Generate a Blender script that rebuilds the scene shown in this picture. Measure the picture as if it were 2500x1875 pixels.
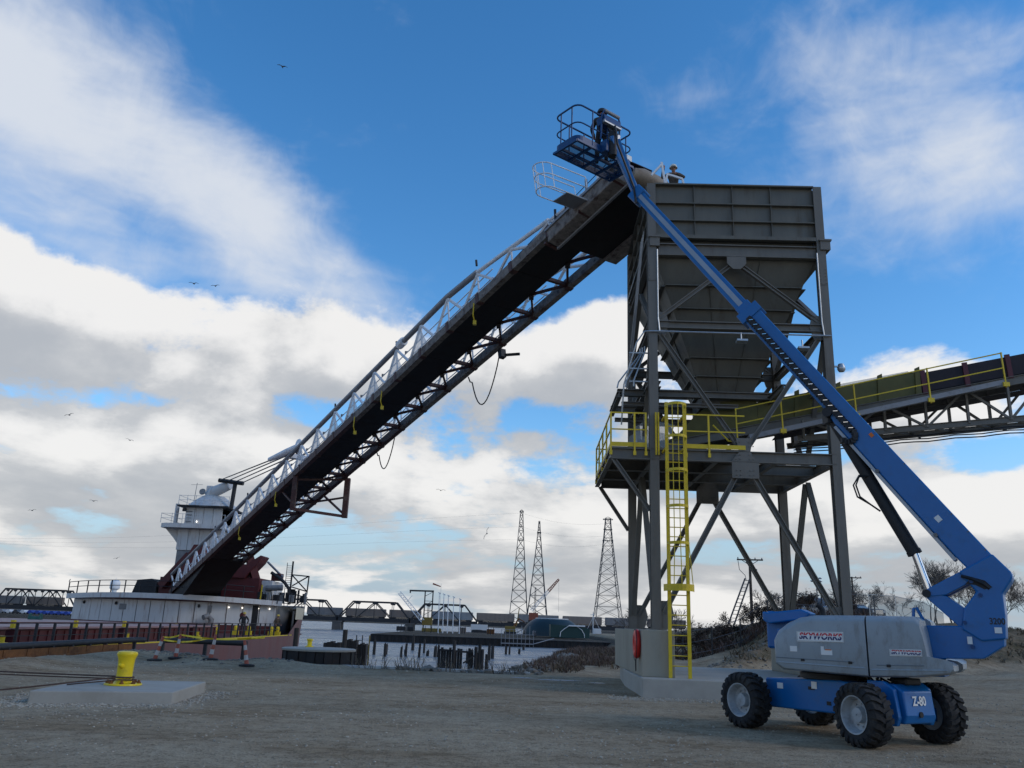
import bpy, bmesh, math, random
from mathutils import Vector, Matrix, Quaternion
R = math.radians
random.seed(7)
for o in list(bpy.data.objects):
    bpy.data.objects.remove(o)
scene = bpy.context.scene
C = scene.collection

# ------------------------------------------------------------------ camera
cam_d = bpy.data.cameras.new('camera')
cam = bpy.data.objects.new('camera', cam_d)
C.objects.link(cam)
cam_d.sensor_width = 36.0
cam_d.lens = 36.0 * 2030 / 2500
cam_d.clip_start = 0.1
cam_d.clip_end = 9000
cam.location = (0, 0, 1.85)
cam.rotation_mode = 'QUATERNION'
cam.rotation_quaternion = (Matrix.Rotation(R(90 + 16.1), 3, 'X') @ Matrix.Rotation(R(2.1), 3, 'Z')).to_quaternion()
scene.camera = cam

# ------------------------------------------------------------------ sky with clouds
SUN_AZ, SUN_EL = 104.0, 30.0          # degrees clockwise from +Y (straight ahead), elevation
world = bpy.data.worlds.new('World')
scene.world = world
world.use_nodes = True


def cloud_sky(world):
    nt = world.node_tree
    nt.nodes.clear()
    N, L = nt.nodes, nt.links

    def math_(t, op, a, b=None, c=None, clamp=False):
        n = t.nodes.new('ShaderNodeMath'); n.operation = op; n.use_clamp = clamp
        for i, v in enumerate((a, b, c)):
            if v is None:
                continue
            if isinstance(v, (int, float)):
                n.inputs[i].default_value = v
            else:
                t.links.new(v, n.inputs[i])
        return n.outputs[0]

    def maprange(t, v, a, b, c=0.0, d=1.0, kind='SMOOTHSTEP'):
        n = t.nodes.new('ShaderNodeMapRange'); n.interpolation_type = kind
        t.links.new(v, n.inputs[0])
        for i, x in enumerate((a, b, c, d)):
            n.inputs[i + 1].default_value = x
        return n.outputs[0]

    def comb(t, a, b, c):
        n = t.nodes.new('ShaderNodeCombineXYZ')
        for i, v in enumerate((a, b, c)):
            if isinstance(v, (int, float)):
                n.inputs[i].default_value = v
            else:
                t.links.new(v, n.inputs[i])
        return n.outputs[0]

    def blob(t, vec, az, el, ra, re, rot=0.0):
        m = t.nodes.new('ShaderNodeMapping'); m.vector_type = 'TEXTURE'
        m.inputs['Location'].default_value = (R(az), R(el), 0)
        m.inputs['Rotation'].default_value = (0, 0, R(rot))
        m.inputs['Scale'].default_value = (R(ra), R(re), 1)
        t.links.new(vec, m.inputs['Vector'])
        g = t.nodes.new('ShaderNodeTexGradient'); g.gradient_type = 'SPHERICAL'
        t.links.new(m.outputs[0], g.inputs[0])
        return maprange(t, g.outputs['Fac'], 0, 1)

    def noise(t, vec, scale, detail, rough, dist=0.0):
        n = t.nodes.new('ShaderNodeTexNoise')
        n.inputs['Scale'].default_value = scale
        n.inputs['Detail'].default_value = detail
        n.inputs['Roughness'].default_value = rough
        n.inputs['Distortion'].default_value = dist
        t.links.new(vec, n.inputs['Vector'])
        return n.outputs['Fac']

    def new_group(name, outs):
        g = bpy.data.node_groups.new(name, 'ShaderNodeTree')
        g.interface.new_socket('az', in_out='INPUT', socket_type='NodeSocketFloat')
        g.interface.new_socket('el', in_out='INPUT', socket_type='NodeSocketFloat')
        for o in outs:
            g.interface.new_socket(o, in_out='OUTPUT', socket_type='NodeSocketFloat')
        return g, g.nodes.new('NodeGroupInput'), g.nodes.new('NodeGroupOutput')

    # heaped clouds: where they lie is set by broad shapes, their edges by fractal noise
    def heap_noise(name, det1, det2):
        g, gi, go = new_group(name, ['density'])
        az, el = gi.outputs['az'], gi.outputs['el']
        lg = math_(g, 'MULTIPLY', math_(g, 'LOGARITHM', math_(g, 'ADD', math_(g, 'MAXIMUM', el, 0.0), 0.10), math.e), 0.62)
        v3 = comb(g, math_(g, 'SINE', az), math_(g, 'COSINE', az), lg)
        n1 = noise(g, v3, 3.1, det1, 0.58, 0.25)
        nz = math_(g, 'MULTIPLY', math_(g, 'SUBTRACT', n1, 0.5), 2.5)
        if det2:
            n2 = noise(g, v3, 9.0, det2, 0.6, 0.0)
            nz = math_(g, 'ADD', nz, math_(g, 'MULTIPLY', math_(g, 'SUBTRACT', n2, 0.5), 1.25))
        g.links.new(nz, go.inputs['density'])
        return g
    heap, heap_soft = heap_noise('heaped_clouds', 8, 6), heap_noise('heaped_clouds_soft', 3, 0)
    g, gi, go = new_group('cloud_masses', ['density'])
    az, el = gi.outputs['az'], gi.outputs['el']
    v2 = comb(g, az, el, 0.0)
    s = maprange(g, el, R(10.5), R(28), 0.27, -0.95)
    for (a, e, ra, re, rot, amp) in HEAPS:
        s = math_(g, 'ADD', s, math_(g, 'MULTIPLY', blob(g, v2, a, e, ra, re, rot), amp))
    g.links.new(s, go.inputs['density'])
    masses = g

    # thin high veil
    g, gi, go = new_group('high_veil', ['density'])
    az, el = gi.outputs['az'], gi.outputs['el']
    v2 = comb(g, az, el, 0.0)
    m = g.nodes.new('ShaderNodeMapping'); m.inputs['Rotation'].default_value = (0, 0, R(38)); m.inputs['Scale'].default_value = (2.2, 5.2, 1)
    g.links.new(v2, m.inputs['Vector'])
    n1 = noise(g, m.outputs[0], 1.15, 5, 0.6, 0.35)
    n2 = noise(g, v2, 13.0, 5, 0.65, 0.6)
    s = math_(g, 'ADD', math_(g, 'MULTIPLY', math_(g, 'SUBTRACT', n1, 0.5), 3.2), math_(g, 'MULTIPLY', math_(g, 'SUBTRACT', n2, 0.5), 0.95))
    s = math_(g, 'ADD', s, -0.34)
    for (a, e, ra, re, rot, amp) in VEILS:
        s = math_(g, 'ADD', s, math_(g, 'MULTIPLY', blob(g, v2, a, e, ra, re, rot), amp))
    g.links.new(s, go.inputs['density'])
    veil = g

    tc = N.new('ShaderNodeTexCoord')
    sep = N.new('ShaderNodeSeparateXYZ'); L.new(tc.outputs['Generated'], sep.inputs[0])
    az = math_(nt, 'ARCTAN2', sep.outputs[0], sep.outputs[1])
    el = math_(nt, 'ARCSINE', sep.outputs[2])

    def inst(grp, a, e):
        n = N.new('ShaderNodeGroup'); n.node_tree = grp
        L.new(a, n.inputs[0]); L.new(e, n.inputs[1])
        return n.outputs[0]
    broad = inst(masses, az, el)
    h0 = inst(heap, az, el)
    d0 = math_(nt, 'ADD', h0, broad)
    h1 = inst(heap_soft, math_(nt, 'ADD', az, 0.02), math_(nt, 'ADD', el, 0.06))
    dv = inst(veil, az, el)
    mask = maprange(nt, d0, -0.07, 0.22)
    broad1 = inst(masses, math_(nt, 'ADD', az, 0.015), math_(nt, 'ADD', el, 0.055))
    lit = math_(nt, 'ADD', math_(nt, 'MULTIPLY', math_(nt, 'SUBTRACT', h0, h1), 1.55), math_(nt, 'MULTIPLY', math_(nt, 'SUBTRACT', broad, broad1), 1.05))
    lit = math_(nt, 'ADD', lit, math_(nt, 'MULTIPLY', math_(nt, 'SUBTRACT', 0.50, d0), 0.40))
    lit = math_(nt, 'ADD', lit, 0.36)
    lit = maprange(nt, lit, -0.1, 0.95, 0.0, 1.0)
    ramp = N.new('ShaderNodeValToRGB')
    cr = ramp.color_ramp
    cr.elements[0].position = 0.0; cr.elements[0].color = (0.470, 0.490, 0.520, 1)
    cr.elements[1].position = 1.0; cr.elements[1].color = (0.90, 0.885, 0.865, 1)
    e_ = cr.elements.new(0.45); e_.color = (0.575, 0.585, 0.60, 1)
    L.new(lit, ramp.inputs[0])
    sky = N.new('ShaderNodeTexSky'); sky.sky_type = 'NISHITA'
    sky.sun_disc = False
    sky.sun_elevation = R(SUN_EL); sky.sun_rotation = R(SUN_AZ)
    sky.air_density = 1.0; sky.dust_density = 0.25; sky.ozone_density = 2.5
    hsv = N.new('ShaderNodeHueSaturation'); hsv.inputs['Saturation'].default_value = 1.30; hsv.inputs['Value'].default_value = SKY_BLUE
    L.new(sky.outputs[0], hsv.inputs['Color'])

    def mix(f, a, b):
        n = N.new('ShaderNodeMix'); n.data_type = 'RGBA'
        if isinstance(f, float):
            n.inputs[0].default_value = f
        else:
            L.new(f, n.inputs[0])
        for i, v in ((6, a), (7, b)):
            if isinstance(v, tuple):
                n.inputs[i].default_value = v
            else:
                L.new(v, n.inputs[i])
        return n.outputs[2]
    K = 1.0 / BG
    low = maprange(nt, el, R(1), R(13), 0.92, 0.0)
    base = mix(low, hsv.outputs[0], tuple(K * c for c in (0.36, 0.46, 0.58)) + (1,))
    vm = maprange(nt, dv, -0.20, 1.65)
    vcol = tuple(K * c for c in (0.70, 0.745, 0.82)) + (1,)
    col = mix(math_(nt, 'MULTIPLY', vm, 0.95), base, vcol)
    sc = N.new('ShaderNodeVectorMath'); sc.operation = 'SCALE'; sc.inputs['Scale'].default_value = K
    L.new(ramp.outputs[0], sc.inputs[0])
    col = mix(math_(nt, 'MULTIPLY', mask, 0.96), col, sc.outputs[0])
    bg = N.new('ShaderNodeBackground'); bg.inputs['Strength'].default_value = BG
    L.new(col, bg.inputs['Color'])
    out = N.new('ShaderNodeOutputWorld'); L.new(bg.outputs[0], out.inputs['Surface'])


BG = 0.1
SKY_BLUE = 1.95
# broad cloud masses: azimuth, elevation, half-width, half-height (degrees), tilt, strength
HEAPS = [
    (-30, 18.5, 17, 7.5, -4, 0.85), (-13, 17.8, 13, 7.5, -10, 0.80), (3, 17.6, 11, 6.0, 8, 0.62), (8, 20.5, 7, 6.0, 12, 0.70), (27, 15.6, 10, 4.5, 0, 0.75),
    (-40, 17, 14, 9, 0, 0.5), (-11.5, 13.4, 6.5, 2.4, 6, -0.62), (-27, 12.4, 9, 1.6, 3, -0.28), (3, 13.6, 7, 2.4, -6, -0.36),
    (31, 10.5, 7, 2.6, 0, -0.50), (26, 21.5, 12, 4.0, 0, -0.6), (20, 12, 6, 3, 0, -0.3), (55, 20, 20, 12, 0, 0.5), (-70, 24, 20, 14, 0, 0.6), (110, 30, 30, 20, 0, 0.5), (-130, 32, 34, 20, 0, 0.6), (-20, 8.5, 22, 4, 0, 0.15), (15, 7.5, 22, 4, 0, 0.12),
]
VEILS = [
    (-38, 31, 18, 13, 20, 1.25), (-29, 27, 18, 9, -25, 1.1), (-18, 24.5, 17, 6.5, -36, 1.1), (-8, 20, 10, 5, -30, 0.7), (-32, 22, 12, 6, 0, 0.9), (27, 32, 15, 12, 30, 0.95), (34, 27, 12, 9, 10, 0.95), (17, 26, 8, 3.4, -8, 0.7),
    (5, 26, 4, 3, -30, 0.4), (60, 45, 30, 20, 0, 0.9), (-100, 45, 40, 22, 0, 0.9), (150, 45, 45, 25, 0, 0.9), (0, 66, 70, 18, 0, 0.75), (-60, 75, 60, 20, 0, 0.6), (90, 72, 80, 20, 0, 0.75), (-160, 70, 60, 22, 0, 0.7),
]
cloud_sky(world)

# ------------------------------------------------------------------ sun (near field lies under thin cloud: soft)
sun_d = bpy.data.lights.new('sun', 'SUN')
sun_d.energy = 0.65
sun_d.angle = R(16)
sun_d.color = (1.0, 0.92, 0.82)
sun = bpy.data.objects.new('sun', sun_d)
C.objects.link(sun)
_a, _e = R(SUN_AZ), R(SUN_EL)
_dir = Vector((math.sin(_a) * math.cos(_e), math.cos(_a) * math.cos(_e), math.sin(_e)))
sun.rotation_euler = _dir.to_track_quat('Z', 'Y').to_euler()
sun.location = (0, 0, 60)

scene.view_settings.view_transform = 'Standard'
scene.view_settings.look = 'None'
scene.view_settings.exposure = 0.0
scene.view_settings.gamma = 1.0
scene.cycles.max_bounces = 6
scene.cycles.use_denoising = True
world.cycles.sampling_method = 'MANUAL'
world.cycles.sample_map_resolution = 256

# ================================================================== helpers
def V(*a):
    return Vector(a[0]) if len(a) == 1 else Vector(a)


class MB:
    """collects shapes; build() links them as one mesh object"""
    def __init__(self):
        self.v = []; self.f = []

    def add(self, vs, fs):
        b = len(self.v)
        self.v += [tuple(x) for x in vs]
        self.f += [tuple(i + b for i in f) for f in fs]
        return self

    def box(self, c, s, rot=None):
        c = V(c); h = [x / 2 for x in s]
        pts = [V((sx * h[0], sy * h[1], sz * h[2])) for sz in (-1, 1) for sy in (-1, 1) for sx in (-1, 1)]
        if rot is not None:
            pts = [rot @ p for p in pts]
        return self.add([p + c for p in pts], [(0, 2, 3, 1), (4, 5, 7, 6), (0, 1, 5, 4), (2, 6, 7, 3), (0, 4, 6, 2), (1, 3, 7, 5)])

    def frame(self, p0, p1, up=(0, 0, 1)):
        p0, p1 = V(p0), V(p1)
        d = (p1 - p0).normalized(); u = V(up)
        if abs(d.dot(u)) > 0.98:
            u = V((0, 1, 0)) if abs(d.y) < 0.9 else V((1, 0, 0))
        s = d.cross(u).normalized(); u = s.cross(d).normalized()
        return p0, p1, d, s, u

    def beam(self, p0, p1, w, h=None, up=(0, 0, 1), w1=None, h1=None):
        h = w if h is None else h
        w1 = w if w1 is None else w1; h1 = h if h1 is None else h1
        p0, p1, d, s, u = self.frame(p0, p1, up)
        vs = []
        for p, a, b in ((p0, w, h), (p1, w1, h1)):
            for x, y in ((-1, -1), (1, -1), (1, 1), (-1, 1)):
                vs.append(p + s * (a / 2 * x) + u * (b / 2 * y))
        return self.add(vs, [(3, 2, 1, 0), (4, 5, 6, 7), (0, 1, 5, 4), (1, 2, 6, 5), (2, 3, 7, 6), (3, 0, 4, 7)])

    def ibeam(self, p0, p1, d_, b_, tf=0.03, tw=0.02, up=(0, 0, 1)):
        p0, p1, d, s, u = self.frame(p0, p1, up)
        o = u * (d_ / 2 - tf / 2)
        self.beam(p0 + o, p1 + o, b_, tf, u); self.beam(p0 - o, p1 - o, b_, tf, u)
        return self.beam(p0, p1, tw, d_ - 2 * tf, u)

    def tube(self, p0, p1, r, n=8, r1=None, caps=True):
        r1 = r if r1 is None else r1
        p0, p1, d, s, u = self.frame(p0, p1)
        vs = []
        for p, q in ((p0, r), (p1, r1)):
            for i in range(n):
                a = 2 * math.pi * i / n
                vs.append(p + s * (q * math.cos(a)) + u * (q * math.sin(a)))
        fs = [(i, (i + 1) % n, n + (i + 1) % n, n + i) for i in range(n)]
        if caps:
            fs += [tuple(reversed(range(n))), tuple(range(n, 2 * n))]
        return self.add(vs, fs)

    def path(self, pts, r, n=6, closed=False):
        pts = [V(p) for p in pts]; m = len(pts); vs = []
        rs = r if isinstance(r, (list, tuple)) else [r] * m
        prev = None
        for i, p in enumerate(pts):
            a = pts[i - 1] if (i > 0 or closed) else p
            b = pts[(i + 1) % m] if (i < m - 1 or closed) else p
            d = (b - a).normalized()
            if prev is None:
                u = V((0, 0, 1)) if abs(d.z) < 0.9 else V((1, 0, 0))
                s = d.cross(u).normalized()
            else:
                s = (prev - d * prev.dot(d)).normalized()
            prev = s; u = s.cross(d)
            for k in range(n):
                t = 2 * math.pi * k / n
                vs.append(p + s * (rs[i] * math.cos(t)) + u * (rs[i] * math.sin(t)))
        fs = []
        for i in range(m if closed else m - 1):
            j = (i + 1) % m
            for k in range(n):
                fs.append((i * n + k, i * n + (k + 1) % n, j * n + (k + 1) % n, j * n + k))
        if not closed:
            fs += [tuple(reversed(range(n))), tuple(range((m - 1) * n, m * n))]
        return self.add(vs, fs)

    def prism(self, poly, to_world, a, b):
        """2-D outline poly, to_world(x, y, t) -> point, extruded from t=a to t=b"""
        n = len(poly)
        vs = [to_world(x, y, a) for x, y in poly] + [to_world(x, y, b) for x, y in poly]
        fs = [tuple(reversed(range(n))), tuple(range(n, 2 * n))] + [(i, (i + 1) % n, n + (i + 1) % n, n + i) for i in range(n)]
        return self.add(vs, fs)

    def lathe(self, prof, c, n=24, axis=None, cap=True):
        """profile of (radius, height) round an axis through c"""
        c = V(c)
        ax = V((0, 0, 1)) if axis is None else V(axis).normalized()
        s = ax.orthogonal().normalized(); u = ax.cross(s)
        vs = []
        for r, z in prof:
            for i in range(n):
                a = 2 * math.pi * i / n
                vs.append(c + ax * z + s * (r * math.cos(a)) + u * (r * math.sin(a)))
        m = len(prof)
        fs = [(j * n + i, j * n + (i + 1) % n, (j + 1) * n + (i + 1) % n, (j + 1) * n + i) for j in range(m - 1) for i in range(n)]
        if cap:
            fs += [tuple(reversed(range(n))), tuple(range((m - 1) * n, m * n))]
        return self.add(vs, fs)

    def plate(self, pts, t=0.02):
        pts = [V(p) for p in pts]
        nrm = (pts[1] - pts[0]).cross(pts[2] - pts[0]).normalized() * (t / 2)
        n = len(pts)
        return self.add([p - nrm for p in pts] + [p + nrm for p in pts], [tuple(reversed(range(n))), tuple(range(n, 2 * n))] + [(i, (i + 1) % n, n + (i + 1) % n, n + i) for i in range(n)])

    def build(self, name, m, parent=None, smooth=False, bevel=0.0, seg=2, loc=None):
        me = bpy.data.meshes.new(name)
        org = V((0, 0, 0))
        if parent is not None:
            org = origin_of(parent)
        elif loc is not None:
            org = V(loc)
        me.from_pydata([V(v) - org for v in self.v], [], self.f)
        bm = bmesh.new(); bm.from_mesh(me)
        bmesh.ops.recalc_face_normals(bm, faces=bm.faces)
        bm.to_mesh(me); bm.free()
        me.materials.append(M[m] if isinstance(m, str) else m)
        if smooth:
            me.polygons.foreach_set('use_smooth', [True] * len(me.polygons))
            me.set_sharp_from_angle(angle=R(38))
        o = bpy.data.objects.new(name, me)
        C.objects.link(o)
        if parent is not None:
            o.parent = parent
        elif loc is not None:
            o.location = org
        if bevel:
            b = o.modifiers.new('bevel', 'BEVEL'); b.width = bevel; b.segments = seg; b.limit_method = 'ANGLE'; b.angle_limit = R(30)
        return o


ORG = {}


def origin_of(o):
    return ORG.get(o.name, V((0, 0, 0)))


def thing(name, label, cat, loc=(0, 0, 0), group=None):
    o = bpy.data.objects.new(name, None)
    C.objects.link(o)
    o.empty_display_size = 0.3
    o.location = loc
    ORG[o.name] = V(loc)
    o['label'] = label; o['category'] = cat
    if group:
        o['group'] = group
    return o


def tag(o, label, cat, group=None):
    o['label'] = label; o['category'] = cat
    if group:
        o['group'] = group
    return o


def sub(o, parent):
    """register a mesh part so that its own children use the same origin"""
    ORG[o.name] = origin_of(parent)
    return o


def structure(o, kind='structure'):
    o['kind'] = kind
    return o


def copy_tree(o, parent=None):
    c = o.copy(); C.objects.link(c); c.parent = parent
    for ch in list(o.children):
        copy_tree(ch, c)
    return c


# ================================================================== materials
M = {}


def mat(name, col, rough=0.6, metal=0.0, var=0.12, scale=3.0, bump=0.0, bscale=40.0, dirt=None, dirt_amt=0.35, dscale=1.2, dirt_thr=0.5, spec=0.4, stretch=None):
    m = bpy.data.materials.new(name); m.use_nodes = True
    nt = m.node_tree; N, L = nt.nodes, nt.links
    b = N['Principled BSDF']
    b.inputs['Metallic'].default_value = metal
    b.inputs['Roughness'].default_value = rough
    b.inputs['Specular IOR Level'].default_value = spec
    g = N.new('ShaderNodeNewGeometry')
    vec = g.outputs['Position']
    mp = N.new('ShaderNodeMapping'); L.new(vec, mp.inputs['Vector'])
    if stretch:
        mp.inputs['Scale'].default_value = stretch
    n1 = N.new('ShaderNodeTexNoise'); n1.inputs['Scale'].default_value = scale; n1.inputs['Detail'].default_value = 5; n1.inputs['Roughness'].default_value = 0.62
    L.new(mp.outputs[0], n1.inputs['Vector'])
    r = N.new('ShaderNodeMapRange'); r.inputs[1].default_value = 0.3; r.inputs[2].default_value = 0.7; r.inputs[3].default_value = 1 - var; r.inputs[4].default_value = 1 + var
    L.new(n1.outputs['Fac'], r.inputs[0])
    sc = N.new('ShaderNodeVectorMath'); sc.operation = 'SCALE'; sc.inputs[0].default_value = col
    L.new(r.outputs[0], sc.inputs['Scale'])
    out = sc.outputs[0]
    if dirt is not None:
        n2 = N.new('ShaderNodeTexNoise'); n2.inputs['Scale'].default_value = dscale; n2.inputs['Detail'].default_value = 8; n2.inputs['Roughness'].default_value = 0.7
        L.new(mp.outputs[0], n2.inputs['Vector'])
        r2 = N.new('ShaderNodeMapRange'); r2.inputs[1].default_value = dirt_thr; r2.inputs[2].default_value = dirt_thr + 0.16; r2.inputs[3].default_value = 0; r2.inputs[4].default_value = dirt_amt
        L.new(n2.outputs['Fac'], r2.inputs[0])
        mx = N.new('ShaderNodeMix'); mx.data_type = 'RGBA'
        L.new(r2.outputs[0], mx.inputs[0]); L.new(out, mx.inputs[6]); mx.inputs[7].default_value = tuple(dirt) + (1,)
        out = mx.outputs[2]
        r3 = N.new('ShaderNodeMapRange'); r3.inputs[3].default_value = rough; r3.inputs[4].default_value = min(1, rough + 0.35)
        L.new(r2.outputs[0], r3.inputs[0]); L.new(r3.outputs[0], b.inputs['Roughness'])
    L.new(out, b.inputs['Base Color'])
    if bump:
        n3 = N.new('ShaderNodeTexNoise'); n3.inputs['Scale'].default_value = bscale; n3.inputs['Detail'].default_value = 4
        L.new(mp.outputs[0], n3.inputs['Vector'])
        bp = N.new('ShaderNodeBump'); bp.inputs['Strength'].default_value = bump; bp.inputs['Distance'].default_value = 0.02
        L.new(n3.outputs['Fac'], bp.inputs['Height']); L.new(bp.outputs[0], b.inputs['Normal'])
    M[name] = m
    return m


mat('steel_paint', (0.145, 0.134, 0.115), 0.55, 0, 0.10, 2.0, dirt=(0.095, 0.075, 0.055), dirt_amt=0.5, dscale=1.6, dirt_thr=0.54, stretch=(1.6, 1.6, 0.35))
mat('hopper_paint', (0.122, 0.114, 0.092), 0.5, 0, 0.12, 1.2, dirt=(0.085, 0.065, 0.045), dirt_amt=0.55, dscale=1.5, dirt_thr=0.53, stretch=(1.7, 1.7, 0.28))
mat('galvanised', (0.42, 0.44, 0.45), 0.4, 0.6, 0.15, 6)
mat('bolt_steel', (0.14, 0.14, 0.14), 0.5, 0.5)
mat('safety_yellow', (0.66, 0.47, 0.018), 0.45, 0, 0.10, 4, dirt=(0.25, 0.17, 0.05), dirt_amt=0.4, dscale=2.5, dirt_thr=0.56)
mat('bollard_yellow', (0.78, 0.56, 0.012), 0.4, 0, 0.07, 5, bump=0.08, bscale=14, dirt=(0.33, 0.22, 0.06), dirt_amt=0.55, dscale=3.0, dirt_thr=0.58)
mat('olive_yellow', (0.105, 0.096, 0.025), 0.6, 0, 0.15, 3, dirt=(0.12, 0.10, 0.04), dirt_amt=0.5)
mat('lift_blue', (0.002, 0.126, 0.370), 0.36, 0, 0.08, 3, dirt=(0.06, 0.10, 0.16), dirt_amt=0.42, dscale=3.0, dirt_thr=0.52, spec=0.5)
mat('lift_blue_dark', (0.006, 0.050, 0.16), 0.45, 0, 0.08, 3)
mat('cover_grey', (0.285, 0.325, 0.350), 0.42, 0, 0.06, 2, dirt=(0.19, 0.185, 0.17), dirt_amt=0.65, dscale=3.0, dirt_thr=0.52, spec=0.45, stretch=(1.4, 1.4, 0.6))
mat('boom_grey', (0.30, 0.33, 0.37), 0.35, 0.25, 0.08, 3)
mat('chrome', (0.80, 0.80, 0.80), 0.12, 1.0, 0.02)
mat('rubber', (0.018, 0.018, 0.019), 0.85, 0, 0.25, 8, bump=0.25, bscale=60, dirt=(0.075, 0.068, 0.058), dirt_amt=0.5, dscale=3.5, dirt_thr=0.50)
mat('rim_grey', (0.36, 0.38, 0.39), 0.5, 0.1, 0.12, 6, dirt=(0.16, 0.14, 0.12), dirt_amt=0.55, dscale=4)
mat('black_steel', (0.018, 0.018, 0.020), 0.55, 0.1, 0.2, 4)
mat('hose_black', (0.012, 0.012, 0.013), 0.5)
mat('sticker_white', (0.72, 0.72, 0.70), 0.5, 0, 0.04, 10)
mat('sticker_orange', (0.70, 0.16, 0.02), 0.5)
mat('decal_black', (0.02, 0.025, 0.03), 0.55)
mat('decal_faded', (0.13, 0.16, 0.18), 0.55)
mat('boom_brown', (0.070, 0.026, 0.022), 0.62, 0, 0.22, 3, dirt=(0.17, 0.135, 0.11), dirt_amt=0.5, dscale=2.2, dirt_thr=0.50)
mat('boom_caked', (0.20, 0.175, 0.155), 0.85, 0, 0.3, 5, bump=0.6, bscale=18, dirt=(0.05, 0.030, 0.026), dirt_amt=0.9, dscale=3.2, dirt_thr=0.50)
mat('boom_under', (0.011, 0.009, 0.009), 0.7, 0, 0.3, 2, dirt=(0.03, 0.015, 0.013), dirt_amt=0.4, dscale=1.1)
mat('pipe_grey', (0.26, 0.26, 0.27), 0.5, 0.1, 0.14, 3, dirt=(0.13, 0.12, 0.11), dirt_amt=0.5, dscale=3)
mat('ship_white', (0.56, 0.555, 0.54), 0.45, 0, 0.05, 2, dirt=(0.30, 0.20, 0.15), dirt_amt=0.7, dscale=1.6, dirt_thr=0.53, stretch=(1.5, 1.5, 0.25))
mat('truss_white', (0.74, 0.75, 0.76), 0.5, 0, 0.08, 4, dirt=(0.27, 0.24, 0.22), dirt_amt=0.5, dscale=2.5, dirt_thr=0.55)
mat('ship_red', (0.095, 0.016, 0.016), 0.55, 0, 0.15, 1.5, dirt=(0.07, 0.025, 0.02), dirt_amt=0.5, dscale=0.8, dirt_thr=0.52, stretch=(1, 1, 0.4))
mat('hull_red', (0.125, 0.050, 0.048), 0.5, 0, 0.10, 0.9, dirt=(0.20, 0.075, 0.06), dirt_amt=0.5, dscale=0.5, dirt_thr=0.5, stretch=(1, 1, 0.3))
mat('hull_cream', (0.48, 0.42, 0.30), 0.55, 0, 0.08, 1.5)
mat('ship_dark', (0.020, 0.020, 0.022), 0.6, 0, 0.3, 2)
mat('ship_grey', (0.20, 0.20, 0.20), 0.6, 0, 0.2, 2)
mat('hatch_pink', (0.34, 0.20, 0.19), 0.55, 0, 0.1, 1)
mat('winch_green', (0.035, 0.11, 0.085), 0.5, 0, 0.12, 3)
mat('rust', (0.19, 0.075, 0.022), 0.85, 0, 0.3, 3, bump=0.4, bscale=20, dirt=(0.05, 0.025, 0.015), dirt_amt=0.7, dscale=2)
mat('rail_black', (0.028, 0.028, 0.030), 0.6, 0, 0.25, 3)
mat('dark_timber', (0.040, 0.035, 0.031), 0.9, 0, 0.35, 4, bump=0.6, bscale=10, stretch=(1, 1, 0.15))
mat('sheet_pile', (0.020, 0.019, 0.019), 0.8, 0, 0.3, 2, dirt=(0.045, 0.03, 0.022), dirt_amt=0.5, dscale=1.2)
mat('concrete', (0.375, 0.352, 0.305), 0.85, 0, 0.10, 1.6, bump=0.15, bscale=50, dirt=(0.25, 0.23, 0.19), dirt_amt=0.6, dscale=0.8, dirt_thr=0.5)
mat('concrete_tan', (0.345, 0.310, 0.240), 0.85, 0, 0.10, 1.4, bump=0.12, bscale=45, dirt=(0.23, 0.20, 0.155), dirt_amt=0.6, dscale=0.7, dirt_thr=0.5, stretch=(1, 1, 0.4))
mat('rope_brown', (0.085, 0.052, 0.040), 0.9, 0, 0.3, 20, bump=0.6, bscale=80)
mat('bridge_black', (0.026, 0.027, 0.030), 0.7, 0, 0.2, 0.4)
mat('pier_stone', (0.10, 0.095, 0.09), 0.9, 0, 0.2, 0.5)
mat('rail_tan', (0.22, 0.175, 0.145), 0.7, 0, 0.08, 0.2)
mat('rail_grey', (0.21, 0.20, 0.195), 0.7, 0, 0.08, 0.2)
mat('rail_silver', (0.30, 0.31, 0.32), 0.6, 0, 0.06, 0.2)
mat('lattice_dark', (0.050, 0.058, 0.064), 0.6, 0.2, 0.1, 0.5)
mat('dome_teal', (0.010, 0.028, 0.036), 0.5, 0, 0.10, 0.15)
mat('shed_green', (0.012, 0.045, 0.042), 0.55, 0, 0.08, 0.3)
mat('bark', (0.105, 0.086, 0.070), 0.95, 0, 0.3, 3)
mat('bark_grey', (0.150, 0.130, 0.112), 0.95, 0, 0.3, 3)
mat('dead_leaf', (0.085, 0.056, 0.040), 0.9, 0, 0.4, 2)
mat('dry_grass', (0.135, 0.105, 0.068), 0.95, 0, 0.35, 1.5)
mat('red_brush', (0.105, 0.068, 0.052), 0.95, 0, 0.35, 1.2)
mat('stone_pale', (0.37, 0.325, 0.255), 0.9, 0, 0.45, 9, bump=0.3, bscale=30)
mat('stone_grey', (0.19, 0.172, 0.145), 0.9, 0, 0.35, 7, bump=0.3, bscale=30)
mat('pole_wood', (0.075, 0.058, 0.046), 0.9, 0, 0.25, 2, stretch=(1, 1, 0.1))
mat('wire_black', (0.10, 0.105, 0.115), 0.6)
mat('tower_white', (0.82, 0.82, 0.80), 0.4, 0, 0.03, 0.3)
mat('orange_plastic', (0.36, 0.085, 0.05), 0.5, 0, 0.12, 5, dirt=(0.22, 0.12, 0.09), dirt_amt=0.5, dscale=6)
mat('white_plastic', (0.46, 0.43, 0.40), 0.5, 0, 0.08, 6, dirt=(0.3, 0.27, 0.24), dirt_amt=0.5, dscale=6)
mat('tape_yellow', (0.75, 0.55, 0.03), 0.4)
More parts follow.
